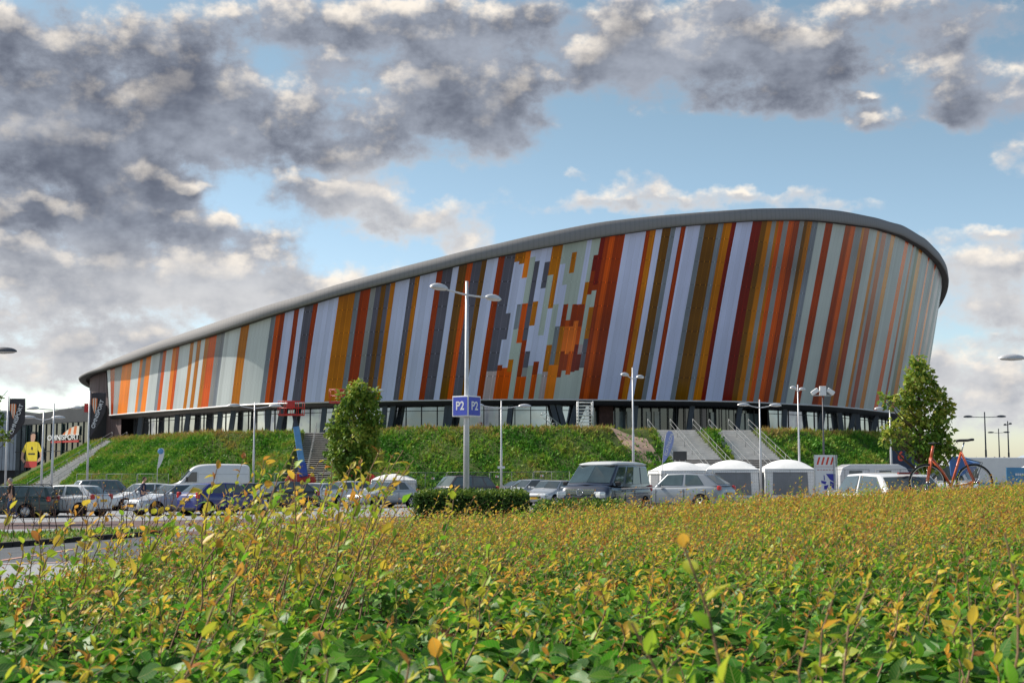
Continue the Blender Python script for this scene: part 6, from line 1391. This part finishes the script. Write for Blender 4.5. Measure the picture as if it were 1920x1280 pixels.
# ---------------------------------------------------------------- hedges
HST = [(0, (.034, .15, .014)), (.22, (.08, .29, .02)), (.42, (.18, .45, .022)), (.58, (.42, .56, .04)), (.74, (.84, .60, .065)), (.86, (.82, .40, .055)), (1., (.46, .15, .04))]
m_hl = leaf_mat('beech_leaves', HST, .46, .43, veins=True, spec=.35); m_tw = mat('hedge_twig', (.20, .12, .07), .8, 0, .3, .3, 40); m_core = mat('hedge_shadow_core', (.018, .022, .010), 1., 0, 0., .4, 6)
HP = np.array([(-4.6, .8), (-3.6, 4.2), (-3.0, 6.6), (-2.9, 8.5), (-2.85, 10.5), (-2.75, 12.5), (-2.2, 14.8), (-1.1, 16.5), (.5, 17.5), (2.4, 19), (4.6, 21.5), (6.8, 23.8), (8.3, 25.2), (10.6, 26.4), (13.5, 27.2), (16, 26), (16, 14), (7.5, .8)])
def pip(X, Y, poly):
    ins = np.zeros(X.shape, bool); d = np.full(X.shape, 1e9)
    for i in range(len(poly)):
        a, b_ = poly[i], poly[(i+1) % len(poly)]; e = b_-a; t_ = np.clip(((X-a[0])*e[0]+(Y-a[1])*e[1])/(e @ e), 0, 1); d = np.minimum(d, np.hypot(X-a[0]-t_*e[0], Y-a[1]-t_*e[1]))
        ins ^= ((a[1] > Y) != (b_[1] > Y)) & (X < (b_[0]-a[0])*(Y-a[1])/(b_[1]-a[1]+1e-12)+a[0])
    return ins, d
def htop(X, Y, d=None):
    z = 1.375+.0065*Y+.0130*X+.020*np.clip(X-6.8, 0, 4)+.035*vnoise(X, Y, 1.5, 3)+.03*vnoise(X, Y, 4.1, 8)+.02*vnoise(X, Y, 9.3, 4)-.065*np.clip((Y-9)/4, 0, 1)*np.clip((3.2-X)/3, 0, 1)*np.clip((X+2.6)/1.2, 0, 1)
    if d is not None: z = z-.16*np.clip(1-d/.45, 0, 1)**2
    return z
hedge = empty('beech_hedge', (2, 9, .3), 0, 'big beech hedge with green and copper leaves filling the foreground', 'hedge'); HO = np.array([2, 9, .3])
# core: near-black mass added inside to stop light between the leaves
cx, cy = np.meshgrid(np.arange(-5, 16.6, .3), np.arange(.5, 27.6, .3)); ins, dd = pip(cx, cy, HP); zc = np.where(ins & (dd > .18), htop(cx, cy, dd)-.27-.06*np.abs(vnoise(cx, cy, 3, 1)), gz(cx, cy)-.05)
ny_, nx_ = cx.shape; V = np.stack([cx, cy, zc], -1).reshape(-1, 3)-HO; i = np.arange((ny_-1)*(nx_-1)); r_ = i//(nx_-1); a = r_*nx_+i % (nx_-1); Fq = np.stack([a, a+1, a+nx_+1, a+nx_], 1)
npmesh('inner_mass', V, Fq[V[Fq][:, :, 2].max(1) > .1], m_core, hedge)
def spots(dens, y0, y1, mrg=2.6):
    w0 = .42*y1+mrg; n = int(dens*(y1-y0)*2*w0); X = RNG.uniform(-w0, w0, n); Y = RNG.uniform(y0, y1, n); ins, d = pip(X, Y, HP); k = ins & (np.abs(X) < .42*Y+mrg); return X[k], Y[k], d[k]
LV = []; LFc = []; LU = []; LT = []; LS = []; off = 0
def push(c, ax, nm, ln_, wd, fold, curl, tint, shade, tpl):
    global off
    V, F, uv, idx = leaves(c, ax, nm, ln_, wd, fold, curl, tpl); LV.append(V); LFc.append(F+off); LU.append(uv); LT.append(tint[idx]); LS.append(shade[idx]); off += len(V)
TWV = []; TWF = []; toff = 0
def twigs(p0, p1, r0, r1):
    global toff
    n = len(p0); d = norm(p1-p0); u = norm(np.cross(d, np.array([.31, .77, .2]))); v = np.cross(d, u); ring = []
    for P, r in ((p0, r0), (p1, r1)):
        for k in range(3): a = 2*math.pi*k/3; ring.append(P+(u*math.cos(a)+v*math.sin(a))*np.broadcast_to(r, n)[:, None])
    V = np.stack(ring, 1).reshape(-1, 3); b_ = (np.arange(n)*6)[:, None, None]; F = b_+np.array([(0, 1, 4, 3), (1, 2, 5, 4), (2, 0, 3, 5)])[None]; TWV.append(V); TWF.append(F.reshape(-1, 4)+toff); toff += len(V)
WIND = np.array([.30, .05, 0])
# lower, green layer of broad leaves
for y0, y1, dens, sz_, tpl in ((.9, 4.5, 1000, .086, T_FULL), (4.5, 10, 860, .076, T_LITE), (10, 18, 480, .074, T_LITE), (18, 27.3, 420, .085, T_LITE)):
    X, Y, d = spots(dens, y0, y1); n = len(X); dep = RNG.exponential(.10 if y0 < 4 else .085, n)-.01; gk = vnoise(X, Y, 3.4, 11)+.6*vnoise(X, Y, 7.7, 3)+RNG.normal(0, .35, n) > (-.35 if y0 < 9 else -.6); X, Y, d, dep = X[gk], Y[gk], d[gk], dep[gk]; n = len(X)
    c = np.column_stack([X, Y, htop(X, Y, d)-dep]); ax = np.column_stack([RNG.normal(.25, 1, n), RNG.normal(-.15, 1, n), RNG.normal(-.02, .5, n)]); nm = np.column_stack([RNG.normal(0, .6, n), RNG.normal(-.2, .6, n), np.ones(n)])
    L_ = sz_*RNG.uniform(.55, 1.25, n); pt_ = .5+.5*vnoise(X, Y, 1.1, 6); tint = np.clip(RNG.normal(.13, .09, n)+.12*pt_+.9*np.clip(.02-dep, 0, .02)*3+(RNG.random(n) < np.clip(.02+.026*(Y-3), .02, .6))*RNG.uniform(.2, .6, n)+.007*np.clip(Y-5, 0, 30), 0, 1)
    push(c, ax, nm, L_, L_*RNG.uniform(.60, .74, n), .22, RNG.normal(-.12, .16, n), tint, RNG.uniform(.48, 1.15, n), tpl)
# leaves down the outer side, along the border
for i in range(0, 14):
    a, b_ = HP[i], HP[i+1]; L0 = np.linalg.norm(b_-a); n = int(L0*360*(1 if a[1] < 14 else .6)); t_ = RNG.random(n); P = a+(b_-a)*t_[:, None]; nn_ = np.array([-(b_-a)[1], (b_-a)[0]])/L0
    P = P+nn_*RNG.uniform(-.16, .06, n)[:, None]; zt = htop(P[:, 0], P[:, 1])-.12; z = zt-RNG.random(n)**1.3*(zt-gz(P[:, 0], P[:, 1])-.1); s_ = .07*RNG.uniform(.7, 1.3, n)
    ax = np.column_stack([nn_[0]*.5+RNG.normal(0, .7, n), nn_[1]*.5+RNG.normal(0, .7, n), RNG.normal(-.3, .5, n)]); nm = np.column_stack([nn_[0]+RNG.normal(0, .4, n), nn_[1]+RNG.normal(0, .4, n), .6+RNG.normal(0, .3, n)])
    push(np.column_stack([P, z]), ax, nm, s_, s_*.66, .2, RNG.normal(-.1, .15, n), np.clip(RNG.normal(.3, .15, n), 0, 1), RNG.uniform(.75, 1.1, n), T_LITE)
# upper layer: young copper shoots standing out of the clipped top
def shoots(X, Y, d, hgt, per, ls, tpl, thick, tmean=.80, lean_amt=.30):
    n = len(X); base = np.column_stack([X, Y, htop(X, Y, d)-.10]); h = hgt
    dr = norm(np.column_stack([RNG.normal(.26, lean_amt, n), RNG.normal(0, lean_amt, n), np.ones(n)])); tip = base+dr*(h+.10)[:, None]
    bend = np.column_stack([RNG.normal(.05, .05, n), RNG.normal(0, .05, n), np.zeros(n)])*(h/.15)[:, None]; md = (base+tip)/2; tip = tip+bend
    twigs(base, md, np.full(n, thick), np.full(n, thick*.75)); twigs(md, tip, np.full(n, thick*.75), np.full(n, thick*.35))
    grn = (RNG.random(n)+.35*vnoise(X, Y, .9, 2)+.25*vnoise(X, Y, 2.3, 9)) > .66-.014*np.clip(12-Y, 0, 12); tb = np.where(grn, RNG.normal(.54, .09, n), RNG.normal(tmean+.06, .09, n))
    for k in range(per):
        q = (k+.6)/per; q = .34+.66*q; P = np.where(q < .5, 1, 0); pos = base+(md-base)*min(1, q*2) if q < .5 else md+(tip-md)*(q*2-1)
        ang = RNG.uniform(0, 2*math.pi, n)+k*2.6; out = np.column_stack([np.cos(ang), np.sin(ang), np.zeros(n)]); up = .55+.75*q
        ax = out+dr*up+RNG.normal(0, .25, (n, 3)); nm = dr-out*.5+RNG.normal(0, .35, (n, 3)); s_ = ls*RNG.uniform(.55, 1.15, n)*(1.1-.40*q)
        tint = np.clip(tb-.26*(1-q)+RNG.normal(0, .09, n), 0, 1)
        push(pos, ax, nm, s_, s_*RNG.uniform(.26, .52, n), .55, RNG.normal(-.28, .3, n), tint, RNG.uniform(.8, 1.15, n), tpl)
for y0, y1, dens, per, ls, tpl, hm, th in ((1.0, 4.5, 28, 8, .058, T_FULL, .11, .0024), (4.5, 7, 46, 7, .058, T_FULL, .13, .0028), (7, 10, 112, 7, .056, T_LITE, .13, .0028), (10, 18, 170, 7, .060, T_LITE, .105, .0026), (18, 27.2, 130, 6, .074, T_LITE, .10, .003)):
    X, Y, d = spots(dens, y0, y1); n = len(X); shoots(X, Y, d, np.clip(RNG.gamma(2.2, hm/2.2, n), .02, .42), per, ls, tpl, th, .70+.008*min(y0, 12))
# a few longer ones, above all along the left, outer flank
def longs(pts):
    for X, Y, h, lx in pts:
        b_ = Vector((X, Y, float(htop(np.array(X), np.array(Y)))-.1)); pl = [b_+Vector((lx*h*t_**1.4+.02*math.sin(t_*7+X*9), .03*math.sin(t_*5+Y), (h+.1)*t_)) for t_ in np.linspace(0, 1, 6)]
        P = np.array([list(p) for p in pl]); r = np.linspace(.0048, .0022, 6); twigs(P[:-1], P[1:], r[:-1], r[1:]); m_ = int(6+h*9)
        for k in range(m_):
            q = .3+.7*(k+.5)/m_; f = q*5; i = min(4, int(f)); pos = P[i]+(P[i+1]-P[i])*(f-i); dv = norm((P[i+1]-P[i])[None])[0]; a = k*2.4+X*5; out = np.array([math.cos(a), math.sin(a)*.6, .1]); one = lambda v: np.array([v])
            s_ = (.082 if X < .2 else .07)*random.uniform(.5, 1.05)*(1.15-.45*q); tint = min(1, max(0, random.gauss(.73, .13)-.25*(1-q)))
            push(pos[None], (out*.8+dv*.8)[None]+RNG.normal(0, .2, (1, 3)), (dv-out*.6)[None]+RNG.normal(0, .3, (1, 3)), one(s_), one(s_*random.uniform(.45, .7)), .35, one(random.gauss(-.25, .3)), one(tint), one(random.uniform(.85, 1.12)), T_FULL)
lp = []
for k in range(80):
    t_ = random.random(); i = random.choice([1, 2, 2, 3, 3, 4, 4, 5, 5, 6]); a, b_ = HP[i], HP[i+1]; p = a+(b_-a)*t_; lp.append((p[0]+random.uniform(.08, .8), p[1]-random.uniform(0, .5), random.uniform(.16, .52)*(.9 if i >= 4 else 1), random.uniform(.1, .6)))
for k in range(40):
    Y = random.uniform(3, 13); X = random.uniform(-.36*Y, .40*Y)
    if pip(np.array([X]), np.array([Y]), HP)[0][0]: lp.append((X, Y, random.uniform(.12, .30), random.uniform(-.1, .5)))
for k in range(70):
    Y = random.uniform(5.6, 12); X = -.22*Y-.25+random.uniform(0, .13*Y)+random.uniform(0, .2)
    if pip(np.array([X]), np.array([Y]), HP)[0][0]: lp.append((X, Y, random.uniform(.30, .78), random.uniform(.05, .65)))
lp += [(-1.32, 5.1, .62, .62), (-1.18, 5.6, .60, .35), (-.98, 5.8, .62, .10), (-1.62, 5.2, .55, .75), (-.72, 6.6, .62, .18), (-.80, 6.2, .52, .45), (-.42, 7.0, .50, .25), (-.18, 6.4, .34, .35), (-2.05, 5.6, .50, .55), (.36, 2.25, .52, -.12), (.30, 2.3, .36, -.25), (.93, 2.35, .40, -.08), (.62, 2.8, .38, .35), (.70, 3.1, .34, .10), (.52, 2.7, .30, .3), (.98, 2.7, .48, .04), (-.30, 2.5, .26, .5), (-.85, 3.2, .36, .6), (1.1, 3.4, .36, .2)]
longs(lp)
for bx_, by_, bl_, dx_, tn in ((.27, 2.20, .34, -.10, .52), (.30, 2.22, .42, -.22, .50), (.335, 2.25, .30, .10, .48), (.25, 2.30, .26, .25, .46), (.31, 2.40, .36, -.05, .55), (.80, 2.1, .26, .2, .42), (.86, 2.15, .30, -.15, .45)):
    o1 = lambda v: np.array([v]); push(np.array([[bx_, by_, float(htop(np.array(bx_), np.array(by_)))-.06]]), np.array([[dx_, -.05, 1.]]), np.array([[.2, -1., .15]]), o1(bl_), o1(.026), .25, o1(.22), o1(tn), o1(1.05), T_FULL)
V = np.concatenate(LV)-HO; F = np.concatenate(LFc); print('HEDGE leaves verts', len(V), 'tris', len(F))
npmesh('foliage', V, F, m_hl, hedge, attrs={'tint': np.concatenate(LT), 'shade': np.concatenate(LS)}, uv=np.concatenate(LU))
npmesh('twigs', np.concatenate(TWV)-HO, np.concatenate(TWF), m_tw, hedge)
# clipped hedges behind
m_cl = leaf_mat('clipped_hedge_leaves', [(0, (.022, .055, .012)), (.4, (.06, .14, .02)), (.7, (.20, .28, .03)), (1., (.34, .36, .05))], .5, .25, spec=.3)
def clipped(x0, x1, y0, y1, zt, label, dens, ls):
    cx_, cy_ = (x0+x1)/2, (y0+y1)/2; g_ = G(cx_, cy_); o = empty('clipped_hedge', (cx_, cy_, g_), 0, label, 'hedge', 'clipped hedges behind the big hedge'); h = zt-g_; w_, d_ = x1-x0, y1-y0
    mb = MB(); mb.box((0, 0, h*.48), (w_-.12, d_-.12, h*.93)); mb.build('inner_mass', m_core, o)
    C = []; N_ = []
    for nrm, area, f in (((0, 0, 1), w_*d_, lambda n: np.column_stack([RNG.uniform(-w_/2, w_/2, n), RNG.uniform(-d_/2, d_/2, n), np.full(n, h)])), ((0, -1, 0), w_*h, lambda n: np.column_stack([RNG.uniform(-w_/2, w_/2, n), np.full(n, -d_/2), RNG.uniform(.02, h, n)])), ((0, 1, 0), w_*h, lambda n: np.column_stack([RNG.uniform(-w_/2, w_/2, n), np.full(n, d_/2), RNG.uniform(.02, h, n)])), ((1, 0, 0), d_*h, lambda n: np.column_stack([np.full(n, w_/2), RNG.uniform(-d_/2, d_/2, n), RNG.uniform(.02, h, n)])), ((-1, 0, 0), d_*h, lambda n: np.column_stack([np.full(n, -w_/2), RNG.uniform(-d_/2, d_/2, n), RNG.uniform(.02, h, n)]))):
        n = int(area*dens); p = f(n); C.append(p+np.array(nrm)*RNG.normal(0, .045, n)[:, None]+RNG.normal(0, .02, (n, 3))); N_.append(np.tile(np.array(nrm, float), (n, 1)))
    C = np.concatenate(C); N_ = np.concatenate(N_); n = len(C); s_ = ls*RNG.uniform(.6, 1.3, n); top_ = np.clip((C[:, 2]-h+.12)/.12, 0, 1)
    tint = np.clip(RNG.normal(.30, .13, n)+.38*top_*RNG.random(n)+.05*top_, 0, 1)  # sunlit top is put into the colour: upper leaves tinted brighter
    V, F, uv, idx = leaves(C, N_*.5+RNG.normal(0, .7, (n, 3))+np.array([0, 0, .25]), N_+RNG.normal(0, .5, (n, 3)), s_, s_*.6, .25, RNG.normal(-.1, .2, n), T_LITE)
    npmesh('foliage', V, F, m_cl, o, attrs={'tint': tint[idx], 'shade': RNG.uniform(.75, 1.15, n)[idx]})
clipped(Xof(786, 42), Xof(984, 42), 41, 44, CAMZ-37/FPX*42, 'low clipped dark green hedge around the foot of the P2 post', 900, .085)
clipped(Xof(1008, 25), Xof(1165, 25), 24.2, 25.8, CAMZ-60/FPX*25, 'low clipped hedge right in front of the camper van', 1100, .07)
# ---------------------------------------------------------------- verge with bare saplings, kerb
va = [(-30, 1003), (330, 1000), (330, 1004), (-30, 1030)]
vp = [atZ(px, py, .16+.0*px).xy for px, py in va]
m_vg = gmat('verge_soil', (.10, .085, .05), (.12, .14, .04), 1.5)
patch('verge', [vp[3], vp[2], vp[1], vp[0]], m_vg, .10, 30, 4)
mb = MB(); k0, k1 = vp[3], vp[2]; N0 = 26
for i in range(N0):
    a = k0.lerp(k1, i/N0); b_ = k0.lerp(k1, (i+1)/N0-.004); mb.bar((a.x, a.y, G(a.x, a.y)+.03), (b_.x, b_.y, G(b_.x, b_.y)+.03), .16, .22)
o = bevel(mb.build('kerb', mat('dark_kerb', (.035, .03, .028), .85, 0, .3, .35, 2), None, kind='structure'), .02)
n = 5200; u = RNG.random(n); v = RNG.random(n)**.7; P = np.array([list(p) for p in vp]); q = (P[3]*(1-u[:, None])+P[2]*u[:, None])*(1-v[:, None])+(P[0]*(1-u[:, None])+P[1]*u[:, None])*v[:, None]
keepv = vnoise(q[:, 0], q[:, 1], 1.7, 2)+RNG.normal(0, .3, n) > .05; q = q[keepv]; n = len(q); c = np.column_stack([q, gz(q[:, 0], q[:, 1])+.09]); s_ = RNG.uniform(.06, .19, n)*(1+.6*vnoise(q[:, 0], q[:, 1], 2.1, 5))
V, F, uv, idx = leaves(c, np.column_stack([RNG.normal(0, .4, n), RNG.normal(0, .4, n), np.ones(n)]), RNG.normal(0, 1, (n, 3)), s_, s_*RNG.uniform(.1, .35, n), .2, RNG.normal(.1, .2, n), T_LITE)
npmesh('verge_grass', V, F, m_gc, attrs={'tint': np.clip(RNG.normal(.50, .16, n), 0, 1)[idx], 'shade': RNG.uniform(.8, 1.15, n)[idx]}, kind='stuff')
m_sap = mat('sapling_stem', (.11, .055, .045), .8, 0, .3, .3, 20)
protos = []
for v_ in range(4):
    random.seed(40+v_); o = empty('bare_sapling', (0, 0, -50)); mb = MB(); h = random.uniform(1.05, 1.5); st = [Vector((.05*math.sin(i*1.3+v_), .04*math.cos(i+v_), h*i/6)) for i in range(7)]; mb.tube(st, [.016-.0019*i for i in range(7)], 5)
    for j in range(9):
        i = random.randint(2, 5); a = st[i]; d = Vector((random.uniform(-1, 1), random.uniform(-1, 1), random.uniform(.7, 1.4))).normalized(); l_ = random.uniform(.14, .42); mb.tube([a, a+d*l_*.5+Vector((0, 0, .03)), a+d*l_+Vector((0, 0, .1))], [.008, .006, .003], 4)
    mb.build('stem', m_sap, o); n = 16; C = np.array([list(st[random.randint(2, 6)]+Vector((random.gauss(0, .08), random.gauss(0, .08), random.gauss(0, .1)))) for _ in range(n)]); s_ = RNG.uniform(.03, .06, n)
    V, F, uv, idx = leaves(C, RNG.normal(0, 1, (n, 3)), RNG.normal(0, 1, (n, 3)), s_, s_*.5, .2, np.zeros(n), T_LITE); npmesh('leaves', V, F, m_hl, o, attrs={'tint': RNG.uniform(.7, 1, n)[idx], 'shade': np.ones(n)[idx]}, uv=uv); protos.append(o)
SLAB = ['thin bare sapling in the verge, nearest to the left edge', None]
for k in range(24):
    t_ = (k+.5)/24+random.uniform(-.012, .012); f = random.uniform(.35, .75); p = vp[3].lerp(vp[2], t_).lerp(vp[0].lerp(vp[1], t_), f); pr = protos[k % 4]
    o = pr if k < 4 else copy_tree(pr); o.location = (p.x, p.y, G(p.x, p.y)+.08); o.rotation_euler = (0, 0, random.uniform(0, 6)); s_ = random.uniform(.85, 1.15); o.scale = (s_, s_, s_)
    tag(o, 'thin bare reddish sapling standing in the grass verge', 'sapling', 'bare saplings in the grass verge')
# far trees on the horizon
m_ft = leaf_mat('far_leaves', [(0, (.03, .06, .02)), (1., (.10, .15, .05))], .7, .1, spec=.2)
n = 9000; X = np.concatenate([RNG.uniform(60, 210, n), RNG.uniform(-210, -85, n//2)]); n = len(X); Y = RNG.uniform(330, 360, n); hh = 4.2+1.8*vnoise(X, Y*0, .12, 3)+1.0*vnoise(X, Y*0, .5, 1); z = RNG.random(n)**.7*hh; s_ = RNG.uniform(.8, 1.7, n)
V, F, uv, idx = leaves(np.column_stack([X, Y, z]), RNG.normal(0, 1, (n, 3)), RNG.normal(0, 1, (n, 3))+np.array([0, -1, .6]), s_, s_*.7, .2, np.zeros(n), T_LITE)
npmesh('far_woods', V, F, m_ft, attrs={'tint': RNG.random(n)[idx], 'shade': np.ones(n)[idx]}, kind='stuff')
